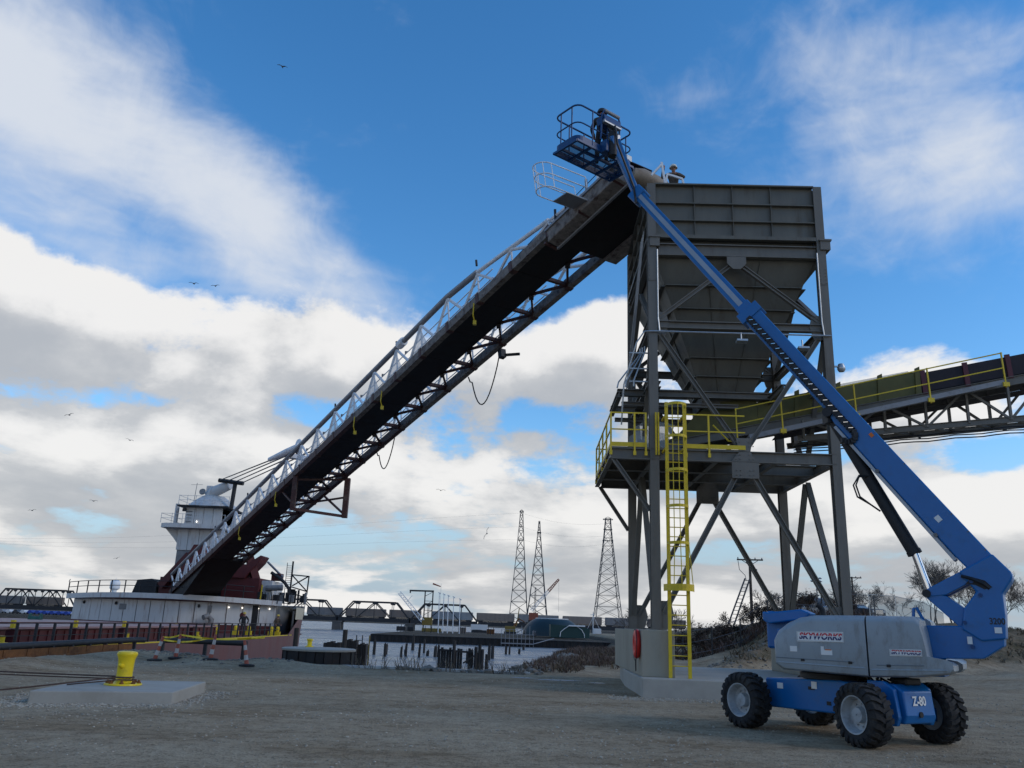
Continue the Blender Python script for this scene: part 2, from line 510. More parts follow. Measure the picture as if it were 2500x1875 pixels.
mat('buoy_red', (0.62, 0.028, 0.022), 0.42, 0, 0.06, 5)
mat('pickup_silver', (0.33, 0.34, 0.36), 0.28, 0.5, 0.05, 3)
mat('car_dark', (0.03, 0.035, 0.045), 0.3, 0.2, 0.05, 3)
mat('car_white', (0.62, 0.62, 0.62), 0.35, 0, 0.05, 1)
mat('car_blue', (0.015, 0.055, 0.30), 0.5, 0, 0.1, 1)
mat('glass_dark', (0.012, 0.016, 0.020), 0.08, 0, 0.05, 1, spec=0.6)
mat('lamp_glass', (0.75, 0.75, 0.72), 0.2)
mat('crane_orange', (0.26, 0.07, 0.04), 0.55)
mat('crane_yellow', (0.20, 0.14, 0.03), 0.6)
mat('skin', (0.30, 0.15, 0.10), 0.6, 0, 0.06, 10)
mat('jacket_brown', (0.085, 0.066, 0.050), 0.9, 0, 0.2, 9, bump=0.4, bscale=25)
mat('jacket_dark', (0.030, 0.030, 0.032), 0.9, 0, 0.2, 9, bump=0.4, bscale=25)
mat('trousers', (0.024, 0.024, 0.028), 0.9, 0, 0.2, 9)
mat('helmet_white', (0.70, 0.68, 0.58), 0.35)
mat('helmet_yellow', (0.62, 0.46, 0.08), 0.35)
mat('tan_steel', (0.285, 0.225, 0.165), 0.6, 0, 0.2, 2.5, dirt=(0.14, 0.085, 0.055), dirt_amt=0.6, dscale=2.2)
mat('cover_red', (0.095, 0.020, 0.030), 0.6, 0, 0.15, 2)
mat('belt_dark', (0.020, 0.016, 0.022), 0.75, 0, 0.2, 2)
mat('acrylic_guard', (0.55, 0.58, 0.50), 0.5)
mat('gull_grey', (0.14, 0.14, 0.15), 0.8)
mat('kerb_white', (0.5, 0.49, 0.46), 0.9, 0, 0.1, 2)
mat('light_bulb', (1, 1, 1), 0.4)
_b = M['light_bulb'].node_tree.nodes['Principled BSDF']
_b.inputs['Emission Color'].default_value = (1, 0.93, 0.8, 1); _b.inputs['Emission Strength'].default_value = 2.5


def mesh_alpha(name, col, alpha):
    m = bpy.data.materials.new(name); m.use_nodes = True
    nt = m.node_tree; b = nt.nodes['Principled BSDF']
    b.inputs['Base Color'].default_value = col + (1,); b.inputs['Roughness'].default_value = 0.6
    tr = nt.nodes.new('ShaderNodeBsdfTransparent'); mx = nt.nodes.new('ShaderNodeMixShader')
    mx.inputs[0].default_value = alpha
    nt.links.new(tr.outputs[0], mx.inputs[1]); nt.links.new(b.outputs[0], mx.inputs[2])
    nt.links.new(mx.outputs[0], nt.nodes['Material Output'].inputs['Surface'])
    M[name] = m


mesh_alpha('safety_net', (0.66, 0.68, 0.70), 0.45)
mesh_alpha('fence_mesh', (0.16, 0.16, 0.16), 0.20)
mesh_alpha('plexi', (0.16, 0.165, 0.16), 0.30)
mesh_alpha('guard_mesh', (0.45, 0.47, 0.46), 0.42)


def gravel_material():
    m = bpy.data.materials.new('gravel_ground'); m.use_nodes = True
    nt = m.node_tree; N, L = nt.nodes, nt.links; b = N['Principled BSDF']
    g = N.new('ShaderNodeNewGeometry')

    def noise(scale, det, rough=0.6, vec=None):
        n = N.new('ShaderNodeTexNoise'); n.inputs['Scale'].default_value = scale; n.inputs['Detail'].default_value = det; n.inputs['Roughness'].default_value = rough
        L.new(vec or g.outputs['Position'], n.inputs['Vector']); return n.outputs['Fac']

    def mr(v, a, b_, c=0.0, d=1.0):
        n = N.new('ShaderNodeMapRange'); n.interpolation_type = 'SMOOTHSTEP'
        L.new(v, n.inputs[0])
        for i, x in enumerate((a, b_, c, d)):
            n.inputs[i + 1].default_value = x
        return n.outputs[0]

    def mix(f, a, c, blend='MIX'):
        n = N.new('ShaderNodeMix'); n.data_type = 'RGBA'; n.blend_type = blend
        if isinstance(f, float):
            n.inputs[0].default_value = f
        else:
            L.new(f, n.inputs[0])
        for i, v in ((6, a), (7, c)):
            if isinstance(v, tuple):
                n.inputs[i].default_value = v + (1,)
            else:
                L.new(v, n.inputs[i])
        return n.outputs[2]
    mp = N.new('ShaderNodeMapping'); mp.inputs['Scale'].default_value = (0.55, 0.8, 1.0); mp.inputs['Rotation'].default_value = (0, 0, R(-14))
    L.new(g.outputs['Position'], mp.inputs['Vector'])
    track = noise(0.55, 5, 0.6, mp.outputs[0])        # lanes packed by wheels: browner, finer
    patch = noise(0.22, 6, 0.65)
    fine = noise(3.2, 9, 0.80)
    vor = N.new('ShaderNodeTexVoronoi'); vor.inputs['Scale'].default_value = 26.0; L.new(g.outputs['Position'], vor.inputs['Vector'])
    vor2 = N.new('ShaderNodeTexVoronoi'); vor2.inputs['Scale'].default_value = 75.0; L.new(g.outputs['Position'], vor2.inputs['Vector'])
    pale = mix(mr(fine, 0.40, 0.60), (0.190, 0.152, 0.104), (0.400, 0.336, 0.246))
    pale = mix(mr(vor.outputs['Color'], 0.15, 0.95), pale, (0.44, 0.375, 0.285), 'MIX')
    brown = mix(mr(fine, 0.40, 0.60), (0.165, 0.116, 0.070), (0.300, 0.228, 0.148))
    col = mix(mr(track, 0.34, 0.76), pale, brown)
    col = mix(mr(patch, 0.52, 0.72, 0, 0.35), col, (0.130, 0.100, 0.068))
    sp = N.new('ShaderNodeSeparateXYZ'); L.new(g.outputs['Position'], sp.inputs[0])
    # rough bank behind the hopper: soil and dry turf instead of packed stone
    hi = mr(sp.outputs[2], 0.25, 0.8)
    turf = mix(mr(noise(1.1, 6, 0.7), 0.4, 0.62), (0.180, 0.136, 0.090), (0.072, 0.062, 0.032))
    col = mix(hi, col, turf)
    mp2 = N.new('ShaderNodeMapping'); mp2.inputs['Scale'].default_value = (0.16, 0.8, 1.0); mp2.inputs['Rotation'].default_value = (0, 0, R(-24)); L.new(g.outputs['Position'], mp2.inputs['Vector'])
    ruts = noise(1.0, 4, 0.55, mp2.outputs[0])         # wheel tracks
    col = mix(mr(ruts, 0.55, 0.68, 0.0, 0.28), col, (0.135, 0.104, 0.070))
    col = mix(mr(ruts, 0.28, 0.42, 0.25, 0.0), col, (0.42, 0.36, 0.275))
    lo = mr(sp.outputs[2], -0.35, -0.9)
    col = mix(lo, col, (0.06, 0.05, 0.04))
    spk = mix(mr(vor2.outputs['Color'], 0.55, 1.0, 0.0, 0.55), col, (0.52, 0.465, 0.375))
    col = mix(mr(track, 0.40, 0.62, 1.0, 0.35), col, spk)
    col = mix(1.0, col, (1.03, 0.95, 0.84), 'MULTIPLY')
    L.new(col, b.inputs['Base Color'])
    b.inputs['Roughness'].default_value = 0.95; b.inputs['Specular IOR Level'].default_value = 0.15
    b1 = N.new('ShaderNodeBump'); b1.inputs['Strength'].default_value = 0.7; b1.inputs['Distance'].default_value = 0.03
    L.new(vor.outputs['Distance'], b1.inputs['Height'])
    b2 = N.new('ShaderNodeBump'); b2.inputs['Strength'].default_value = 0.8; b2.inputs['Distance'].default_value = 0.05
    L.new(fine, b2.inputs['Height']); L.new(b1.outputs[0], b2.inputs['Normal']); L.new(b2.outputs[0], b.inputs['Normal'])
    M['gravel_ground'] = m


gravel_material()


def water_material():
    m = bpy.data.materials.new('river_water'); m.use_nodes = True
    nt = m.node_tree; N, L = nt.nodes, nt.links; b = N['Principled BSDF']
    b.inputs['IOR'].default_value = 1.33
    g = N.new('ShaderNodeNewGeometry')
    mp = N.new('ShaderNodeMapping'); mp.inputs['Scale'].default_value = (0.22, 1.0, 1.0); L.new(g.outputs['Position'], mp.inputs['Vector'])
    n = N.new('ShaderNodeTexNoise'); n.inputs['Scale'].default_value = 0.9; n.inputs['Detail'].default_value = 6; n.inputs['Roughness'].default_value = 0.65
    L.new(mp.outputs[0], n.inputs['Vector'])
    bp = N.new('ShaderNodeBump'); bp.inputs['Strength'].default_value = 1.0; bp.inputs['Distance'].default_value = 0.5
    L.new(n.outputs['Fac'], bp.inputs['Height']); L.new(bp.outputs[0], b.inputs['Normal'])
    mp2 = N.new('ShaderNodeMapping'); mp2.inputs['Scale'].default_value = (0.06, 0.25, 1.0); L.new(g.outputs['Position'], mp2.inputs['Vector'])
    n2 = N.new('ShaderNodeTexNoise'); n2.inputs['Scale'].default_value = 0.6; n2.inputs['Detail'].default_value = 6; L.new(mp2.outputs[0], n2.inputs['Vector'])
    r = N.new('ShaderNodeMapRange'); r.inputs[1].default_value = 0.35; r.inputs[2].default_value = 0.65; r.inputs[3].default_value = 0.18; r.inputs[4].default_value = 0.42
    L.new(n2.outputs['Fac'], r.inputs[0]); L.new(r.outputs[0], b.inputs['Roughness'])       # calm and wind-ruffled lanes
    mx = N.new('ShaderNodeMix'); mx.data_type = 'RGBA'; L.new(n.outputs['Fac'], mx.inputs[0])
    mx.inputs[6].default_value = (0.10, 0.115, 0.125, 1); mx.inputs[7].default_value = (0.24, 0.26, 0.275, 1)
    L.new(mx.outputs[2], b.inputs['Base Color'])
    M['river_water'] = m


water_material()


def split_print(name, lo, hi, zmid):
    """flat print: letters red above, blue below, by object height"""
    m = bpy.data.materials.new(name); m.use_nodes = True
    nt = m.node_tree; N, L = nt.nodes, nt.links; b = N['Principled BSDF']
    g = N.new('ShaderNodeTexCoord'); sp = N.new('ShaderNodeSeparateXYZ'); L.new(g.outputs['Object'], sp.inputs[0])
    r = N.new('ShaderNodeValToRGB'); r.color_ramp.interpolation = 'CONSTANT'
    mr = N.new('ShaderNodeMapRange'); mr.inputs[1].default_value = zmid - 0.5; mr.inputs[2].default_value = zmid + 0.5
    L.new(sp.outputs[1], mr.inputs[0]); L.new(mr.outputs[0], r.inputs[0])
    r.color_ramp.elements[0].color = lo + (1,); r.color_ramp.elements[1].position = 0.497; r.color_ramp.elements[1].color = (0.7, 0.7, 0.7, 1)
    e = r.color_ramp.elements.new(0.51); e.color = hi + (1,)
    L.new(r.outputs[0], b.inputs['Base Color']); b.inputs['Roughness'].default_value = 0.5
    M[name] = m


def lettering(name, text, size, m, parent, origin, ux, uy, bold=0.0, shear=0.0, spacing=1.0, xscale=1.0):
    """text as a mesh, lying in the plane of ux (reading direction) and uy (up), centred on origin"""
    cu = bpy.data.curves.new(name, 'FONT'); cu.body = text; cu.size = size; cu.align_x = 'CENTER'; cu.align_y = 'CENTER'
    cu.offset = bold; cu.shear = shear; cu.space_character = spacing; cu.extrude = 0.0006; cu.resolution_u = 4
    tmp = bpy.data.objects.new('tmp', cu); C.objects.link(tmp)
    me = bpy.data.meshes.new_from_object(tmp.evaluated_get(bpy.context.evaluated_depsgraph_get()))
    bpy.data.objects.remove(tmp); bpy.data.curves.remove(cu)
    for v in me.vertices:
        v.co.x *= xscale
    me.materials.clear(); me.materials.append(M[m])
    o = bpy.data.objects.new(name, me); C.objects.link(o)
    ux, uy = V(ux).normalized(), V(uy).normalized(); uz = ux.cross(uy).normalized(); uy = uz.cross(ux)
    mw = Matrix((ux, uy, uz)).transposed().to_4x4()
    mw.translation = V(origin) - origin_of(parent)
    o.parent = parent
    o.matrix_local = mw
    return o


# ================================================================== ground, water
def sstep(a, b, x):
    t = max(0.0, min(1.0, (x - a) / (b - a)))
    return t * t * (3 - 2 * t)


def lerp_table(tab, x):
    if x <= tab[0][0]:
        return tab[0][1]
    for (a, b), (c, d) in zip(tab, tab[1:]):
        if x <= c:
            return b + (d - b) * (x - a) / (c - a)
    return tab[-1][1]


from mathutils import noise as mnoise
SHORE = [(34, 0.4), (40, 1.4), (48, 2.6), (60, 4.2), (75, 6.2), (95, 9.5), (120, 15), (160, 22), (196, 27), (197, 27)]
EDGE = [(-17.4, 40.5), (-15, 40), (-13, 37.6), (-11, 34.6), (-9, 35.6), (-6, 34.7), (0.4, 34.4), (3, 34.2)]
WATER_Z = -3.0


def inland(x, y):
    """signed distance-like value: positive on land"""
    a = x - (-17.35)
    b = lerp_table(EDGE, x) - y
    quay = min(a, b)
    right = x - lerp_table(SHORE, y) + 0.8 * mnoise.noise((x * 0.3, y * 0.3, 4.0)) if y > 33.5 else -9
    if y > 196:
        right = min(x - 27, 300 - y) if y < 300 else -9
        if y >= 300:
            right = x - 75
    elif y > 190:
        pass
    bank = max(y - 1150, (-(x + 62) if 300 < y < 480 else -99))     # far shore, and the spit at the left under the bridge
    far = min(y - 300, -(x + 118)) if y < 520 else y - 1000
    return max(quay, right, far, -99)


def terrain(x, y):
    d = inland(x, y)
    n = mnoise.noise((x * 0.13, y * 0.13, 0.0))
    z = 0.03 * n + 0.015 * mnoise.noise((x * 0.7, y * 0.7, 3.0))
    # flat where the machines stand
    if y > 280:
        z += -1.0
    elif y > 34:
        rr = x - lerp_table(SHORE, y)
        if 34.5 < y < 196:
            z += -0.6 * sstep(60, 110, y) + 0.35 * sstep(1, 4, rr) * mnoise.noise((x * 0.35, y * 0.2, 9.0))
    # spoil bank and plateau on the right
    d1 = -(x - 9.5) * 0.62 + (y - 36.2) * 0.785
    d2 = (x - 8.0) * 0.985 - (y - 36) * 0.17
    dd = min(d1, d2) + 0.9 * mnoise.noise((x * 0.25, y * 0.25, 1.0))
    z += 3.0 * sstep(0.0, 9.0, dd) * (1 - sstep(170, 260, y) * 0.6) + (0.22 * mnoise.noise((x * 0.5, y * 0.5, 2.0)) * sstep(0.5, 3, dd))
    # small ridges of loose gravel along the quay edge
    if -17 < x < -6 and y > 20:
        e = lerp_table(EDGE, x) - y
        z += 0.26 * math.exp(-((min(e, x + 17.35) - 1.6) / 1.3) ** 2) * (0.7 + 0.6 * mnoise.noise((x * 0.5, y * 0.5, 5.0)))
    if 34 <= y <= 300 and x > -2:      # sloping rock bank
        z = -4.2 + (z + 4.2) * sstep(-7.0, 0.6, d)
    elif d < 0:
        z = -4.2 + (z + 4.2) * sstep(-0.35, 0.0, d)
    return z


def axis(parts):
    out = []
    for a, b, s in parts:
        n = max(1, round((b - a) / s))
        out += [a + (b - a) * i / n for i in range(n)]
    return out + [parts[-1][1]]


xs = axis([(-3500, -600, 400), (-600, -130, 60), (-130, -30, 12), (-30, -18.4, 2), (-18.4, -5, 0.28), (-5, 16, 0.32), (16, 50, 0.9), (50, 130, 5), (130, 600, 60), (600, 3500, 400)])
ys = axis([(-120, 0, 20), (0, 14, 1.2), (14, 44, 0.28), (44, 80, 0.7), (80, 130, 2.0), (130, 310, 6), (310, 620, 25), (620, 1300, 60), (1300, 5200, 500)])
gm = MB()
W_ = len(xs)
for y in ys:
    for x in xs:
        gm.v.append((x, y, terrain(x, y)))
for j in range(len(ys) - 1):
    for i in range(W_ - 1):
        a = j * W_ + i
        gm.f.append((a, a + 1, a + W_ + 1, a + W_))
ground = structure(gm.build('ground', 'gravel_ground', smooth=True))
wm = MB().add([(-4000, -150, WATER_Z), (4000, -150, WATER_Z), (4000, 5200, WATER_Z), (-4000, 5200, WATER_Z)], [(0, 1, 2, 3)])
water = structure(wm.build('river_water', 'river_water'))


# loose stones
def stone_mesh(seed, k=1.0):
    rnd = random.Random(seed)
    bm = bmesh.new(); bmesh.ops.create_icosphere(bm, subdivisions=1, radius=1.0)
    vs = [v.co * rnd.uniform(0.65, 1.15) for v in bm.verts]
    fs = [tuple(v.index for v in f.verts) for f in bm.faces]
    bm.free()
    sc = (rnd.uniform(0.8, 1.3) * k, rnd.uniform(0.7, 1.1) * k, rnd.uniform(0.45, 0.75) * k)
    return [V((v.x * sc[0], v.y * sc[1], v.z * sc[2])) for v in vs], fs


STONES = [stone_mesh(i) for i in range(8)]


def scatter_stones(name, label, m, spots):
    mb = MB()
    for x, y, r in spots:
        vs, fs = random.choice(STONES)
        q = Quaternion((0, 0, 1), random.uniform(0, 6.28))
        z = terrain(x, y) + r * 0.15
        mb.add([q @ (v * r) + V((x, y, z)) for v in vs], fs)
    o = mb.build(name, m)
    o['kind'] = 'stuff'; o['label'] = label; o['category'] = 'stones'
    return o


rs = random.Random(5)
sp = []
for _ in range(1900):                     # gravel skirt round the pad
    t = rs.random(); a = rs.uniform(0, 1)
    q = rs.choice([((-9.6, 17.3), (-6.7, 18.2)), ((-6.7, 18.2), (-6.9, 21.6)), ((-9.7, 17.5), (-10.1, 20.6))])
    x = q[0][0] + (q[1][0] - q[0][0]) * a + rs.gauss(0, 0.22); y = q[0][1] + (q[1][1] - q[0][1]) * a + rs.gauss(0, 0.25)
    sp.append((x, y, rs.uniform(0.012, 0.038)))
for _ in range(15000):                     # loose stone over the yard, thinner far off
    y = 4.5 + 29 * rs.random() ** 1.9; x = rs.uniform(-0.66, 0.68) * (y + 2)
    if mnoise.noise((x * 0.3, y * 0.6, 7.0)) > -0.05 + rs.uniform(-0.3, 0.3):
        sp.append((x, y, rs.uniform(0.007, 0.016) * (1 + 0.04 * y) * (1.6 if rs.random() < 0.06 else 1)))
for _ in range(1500):
    x = rs.uniform(3.0, 8); y = 24.6 + rs.gauss(-0.25, 0.35)
    sp.append((x, y, rs.uniform(0.012, 0.035)))
scatter_stones('loose_gravel', 'loose pale limestone gravel lying over the yard', 'stone_pale', sp)
sp = []
for _ in range(1500):                     # rock bank by the water
    y = rs.uniform(34, 78); x = lerp_table(SHORE, y) + rs.uniform(-4.5, 1.2)
    sp.append((x, y, rs.uniform(0.08, 0.30)))
for _ in range(500):
    x = rs.uniform(-16.8, -8); y = lerp_table(EDGE, x) - abs(rs.gauss(0.8, 0.9))
    sp.append((x, y, rs.uniform(0.02, 0.09)))
for _ in range(500):                       # stones on the spoil bank
    x = rs.uniform(8, 20); y = 36 + (x - 9) * 0.7 + rs.uniform(0, 9)
    sp.append((x, y, rs.uniform(0.03, 0.12)))
scatter_stones('bank_rock', 'broken grey rock tumbled along the waterside bank', 'stone_grey', sp)

# ================================================================== hopper tower
YAW = R(1.6)
_ca, _sa = math.cos(YAW), math.sin(YAW)


def TW(x, y, z):
    return V((4.65 + x * _ca + y * _sa, 26.3 - x * _sa + y * _ca, z))


def part(name, parent):
    """an Empty that gathers the sub-parts of one part"""
    o = bpy.data.objects.new(name, None); C.objects.link(o); o.parent = parent; o.empty_display_size = 0.2
    ORG[o.name] = origin_of(parent)
    return o


TX, TY = 5.78, 5.8
found = thing('concrete_foundation', 'pale concrete foundation slab with upright pier walls under the steel tower', 'foundation', TW(2.9, 2.9, 0))
mb = MB()
sl = [(-0.62, -1.42), (6.75, -1.42), (6.75, 7.4), (-0.3, 7.4), (-0.62, 3.0)]
mb.prism(sl, lambda x, y, t: TW(x, y, t), -0.3, 0.52)
mb.build('slab', 'concrete', found, bevel=0.03)
for x0, x1, y0, y1 in ((-0.55, 0.42, -0.82, 6.9), (5.35, 6.35, -0.82, 6.9)):
    mb = MB(); mb.prism([(x0, y0), (x1, y0), (x1, y1), (x0, y1)], lambda x, y, t: TW(x, y, t), 0.518, 1.84)
    mb.build('pier_wall', 'concrete_tan', found, bevel=0.025)

tower = thing('hopper_tower', 'grey steel tower carrying a square receiving hopper above its yellow railed platform', 'hopper', TW(2.9, 2.9, 1.84))
ZT = 16.95
for x, y in ((0, 0), (TX, 0), (0, TY), (TX, TY)):
    c = MB(); c.ibeam(TW(x, y, 1.86), TW(x, y, ZT), 0.30, 0.29, 0.035, 0.03, up=TW(0, 1, 0) - TW(0, 0, 0))
    cp = sub(c.build('column', 'steel_paint', tower), tower)
    b = MB(); b.box(TW(x, y, 1.852), (0.55, 0.55, 0.05)); b.build('base_plate', 'steel_paint', cp)
    s = MB()
    for k in range(2):
        s.box(TW(x, y - 0.158, 13.55), (0.27, 0.016, 0.62))
        for i in (-0.09, 0.09):
            for j in range(5):
                s.tube(TW(x + i, y - 0.165, 13.3 + j * 0.125), TW(x + i, y - 0.185, 13.3 + j * 0.125), 0.018, 6)
        break
    if y == 0:
        s.build('splice_plate', 'bolt_steel' if False else 'steel_paint', cp)
        k = MB(); k.box(TW(x + (0.08 if x == 0 else 0.12), y - 0.02, 14.87), (0.42, 0.48, 0.06)); k.box(TW(x + (0.08 if x == 0 else 0.12), y - 0.02, 14.68), (0.34, 0.40, 0.32))
        k.build('bracket', 'steel_paint', cp)


def tbeam(name, a, b, d=0.36, w=0.2, m='steel_paint', kind='i', parent=None):
    mb = MB()
    if kind == 'i':
        mb.ibeam(TW(*a), TW(*b), d, w, 0.03, 0.025)
    elif kind == 'tube':
        mb.beam(TW(*a), TW(*b), w, d)
    else:  # angle
        p0, p1, dd, s, u = mb.frame(TW(*a), TW(*b), TW(0, -1, 0) - TW(0, 0, 0))
        mb.beam(p0, p1, w, 0.018, u); mb.beam(p0 + u * d / 2, p1 + u * d / 2, 0.018, d, u)
    return mb.build(name, m, parent or tower)


# platform frame
for y in (-0.05, 2.0, 3.9, TY):
    tbeam('platform_beam', (-1.36 if y < 4 else -1.2, y, 7.24), (TX, y, 7.24), 0.36, 0.2)
for x in (-1.36, 0.0, 2.0, 3.9, TX):
    tbeam('cross_beam', (x, 0.0, 7.22), (x, TY, 7.22), 0.28, 0.16)
mb = MB(); mb.prism([(-1.42, -0.14), (2.95, -0.14), (2.95, TY), (-1.42, TY)], lambda x, y, t: TW(x, y, t), 7.425, 7.46)
mb.build('deck_grating', 'steel_paint', tower)
# braces: lower bay (inverted V), middle bay (V), upper bay (inverted V)
for y in (0.0, TY):
    for x in (0.0, TX):
        xi = 0.25 if x == 0 else TX - 0.25
        tbeam('brace', (2.88 + (0.12 if x else -0.12), y, 6.95), (xi, y, 2.35), 0.16, 0.17)
        tbeam('brace', (2.88 + (0.12 if x else -0.12), y, 7.55), (xi, y, 11.35), 0.15, 0.16)
        tbeam('brace', (2.88 + (0.15 if x else -0.15), y, 13.95), (xi, y, 11.95), 0.14, 0.15)
    g = MB()
    yy = y - 0.03
    g.prism([(2.45, 6.55), (3.3, 6.55), (3.3, 7.1), (3.05, 7.4), (3.15, 7.85), (2.6, 7.85), (2.7, 7.4), (2.45, 7.1)], lambda x, z, t: TW(x, yy - 0.12 + t, z), 0, 0.03)
    for bx_ in (2.6, 2.72, 3.02, 3.14):
        for bz in (6.65, 6.8, 7.16, 7.30, 7.58, 7.72):
            g.tube(TW(bx_, yy - 0.12, bz), TW(bx_, yy - 0.145, bz), 0.02, 6)
    g.build('gusset_plate', 'steel_paint', tower)
    g = MB(); g.prism([(2.55, 14.2), (3.2, 14.2), (3.2, 13.95), (3.0, 13.75), (2.75, 13.75), (2.55, 13.95)], lambda x, z, t: TW(x, yy - 0.12 + t, z), 0, 0.03)
    g.build('gusset_plate', 'steel_paint', tower)
    for xg in (0.0, TX):
        sx = 1 if xg == 0 else -1
        for zg in (2.2, 11.65):
            g = MB(); g.prism([(xg + sx * 0.13, zg - 0.35), (xg + sx * 0.42, zg - 0.35), (xg + sx * 0.55, zg + 0.1), (xg + sx * 0.45, zg + 0.5), (xg + sx * 0.13, zg + 0.5)], lambda x, z, t: TW(x, yy - 0.02 + t, z), 0, 0.03)
            g.build('gusset_plate', 'steel_paint', tower)
for x in (0.0, TX):
    for y in (0.0, TY):
        yi = 0.25 if y == 0 else TY - 0.25
        tbeam('brace', (x, 2.9 + (0.1 if y else -0.1), 6.95), (x, yi, 2.35), 0.16, 0.17)
        tbeam('brace', (x, 2.9 + (0.1 if y else -0.1), 13.9), (x, yi, 11.95), 0.14, 0.15)
        tbeam('brace', (x, 2.9 + (0.1 if y else -0.1), 7.5), (x, yi, 11.35), 0.14, 0.15)
# belts
for y in (0.0, TY):
    tbeam('belt_beam', (0.14, y, 11.7), (TX - 0.14, y, 11.7), 0.26, 0.22)
    tbeam('ring_girder', (0.14, y, 14.45), (TX - 0.14, y, 14.45), 0.44, 0.22)
for x in (0.0, TX):
    tbeam('belt_beam', (x, 0.14, 11.7), (x, TY - 0.14, 11.7), 0.26, 0.22)
    tbeam('ring_girder', (x, 0.14, 14.45), (x, TY - 0.14, 14.45), 0.44, 0.22)
# feeder support frame below the outlet
for y, x0, x1 in ((1.75, -1.0, 4.4), (4.1, -1.0, 4.4)):
    tbeam('feeder_beam', (x0, y, 9.78), (x1, y, 9.78), 0.24, 0.2)
    tbeam('feeder_beam', (x0 + 0.15, y, 9.38), (3.2, y, 9.38), 0.14, 0.15)
for x in (-0.95, 0.2, 4.3):
    tbeam('feeder_cross_beam', (x, 0.1 if x > 0 else 1.5, 9.66), (x, TY - 0.1 if x > 0 else 4.3, 9.66), 0.22, 0.16)
for x in (0.0, TX):
    tbeam('rear_frame_beam', (x, 0.14, 9.9), (x, TY - 0.14, 9.9), 0.3, 0.2)
tbeam('rear_frame_beam', (0.15, TY, 10.9), (TX - 0.15, TY, 10.9), 0.36, 0.2)
tbeam('rear_frame_beam', (0.15, TY, 9.7), (TX - 0.15, TY, 9.7), 0.2, 0.16)
for x0 in (0.9, 4.4):
    tbeam('hanger_post', (x0, TY - 0.3, 7.4), (x0, TY - 0.3, 11.7), 0.26, 0.24)
# knee braces of the overhang
tbeam('knee_brace', (-1.32, -0.05, 7.1), (-0.15, -0.02, 5.45), 0.13, 0.13)
tbeam('knee_brace', (-1.25, TY, 7.1), (-0.15, TY, 5.45), 0.13, 0.13)

# hopper: box on top, ribbed plates, then a ribbed pyramid
hop = part('hopper', tower)
for (a, b, nrm) in (((0.12, 0.02), (TX - 0.12, 0.02), (0, -1)), ((TX - 0.02, 0.12), (TX - 0.02, TY - 0.12), (1, 0)), ((TX - 0.12, TY - 0.02), (0.12, TY - 0.02), (0, 1)), ((0.02, TY - 0.12), (0.02, 0.12), (-1, 0))):
    q = MB()
    q.plate([TW(a[0], a[1], 14.9), TW(b[0], b[1], 14.9), TW(b[0], b[1], ZT - 0.02), TW(a[0], a[1], ZT - 0.02)], 0.02)
    q.build('side_plate', 'hopper_paint', hop)
    o = V((nrm[0], nrm[1], 0)) * 0.075

    def rib(name, p, r, w, h):
        mb = MB(); mb.beam(p, r, w, h); mb.build(name, 'hopper_paint', hop)
    on = TW(o.x, o.y, 0) - TW(0, 0, 0)
    ab = V((b[0] - a[0], b[1] - a[1], 0))
    for zr, w, h in ((ZT, 0.20, 0.05), (16.22, 0.15, 0.035), (15.56, 0.15, 0.035), (14.93, 0.19, 0.13)):
        rib('horizontal_rib', TW(a[0], a[1], zr) + on, TW(b[0], b[1], zr) + on, w, h)
    for fr in (0.25, 0.49, 0.73):
        for za, zb in ((14.995, 15.543), (15.577, 16.203), (16.237, 16.926)):
            q = MB(); c = V((a[0], a[1], 0)) + ab * fr
            n_ = TW(c.x, c.y, 0) + on * 0.8
            q.box(n_ + V((0, 0, (za + zb) / 2)), (0.02 if abs(nrm[0]) < 0.5 else 0.11, 0.11 if abs(nrm[0]) < 0.5 else 0.02, zb - za), Matrix.Rotation(-YAW, 3, 'Z'))
            q.build('stiffener', 'hopper_paint', hop)
q = MB(); q.prism([(0.16, 0.16), (TX - 0.16, 0.16), (TX - 0.16, TY - 0.16), (0.16, TY - 0.16)], lambda x, y, t: TW(x, y, t), 14.20, 15.3); q.build('collar_box', 'hopper_paint', hop)
zA, zB, hA, hB = 14.22, 9.9, 2.72, 0.88
cx, cy = 2.89, 2.9


def ring(z):
    t = (zA - z) / (zA - zB); h = hA + (hB - hA) * t
    return [(cx - h, cy - h), (cx + h, cy - h), (cx + h, cy + h), (cx - h, cy + h)]


ra, rb = ring(zA), ring(zB)
levels = [13.35, 12.62, 11.95, 11.05, 10.45]
for i in range(4):
    j = (i + 1) % 4
    q = MB(); q.plate([TW(*rb[i], zB), TW(*rb[j], zB), TW(*ra[j], zA), TW(*ra[i], zA)], 0.02)
    q.build('cone_plate', 'hopper_paint', hop)
    for z in levels:
        r0 = ring(z); ou = [(0, -1), (1, 0), (0, 1), (-1, 0)][i]
        e = 0.07
        p, s = TW(r0[i][0] + ou[0] * e, r0[i][1] + ou[1] * e, z), TW(r0[j][0] + ou[0] * e, r0[j][1] + ou[1] * e, z)
        q = MB(); q.beam(p, s, 0.17, 0.03); q.build('cone_rib', 'hopper_paint', hop)
    if i in (0, 1, 3):
        for fr in (0.33, 0.66):
            pa = V((ra[i][0] + (ra[j][0] - ra[i][0]) * fr, ra[i][1] + (ra[j][1] - ra[i][1]) * fr, zA)); pb = V((rb[i][0] + (rb[j][0] - rb[i][0]) * fr, rb[i][1] + (rb[j][1] - rb[i][1]) * fr, zB))
            q = MB(); q.beam(TW(*pa), TW(*pb), 0.02, 0.10); q.build('cone_stiffener', 'hopper_paint', hop)
q = MB(); q.prism(ring(zB), lambda x, y, t: TW(x, y, t), 9.45, 9.92); q.build('outlet_collar', 'hopper_paint', hop)
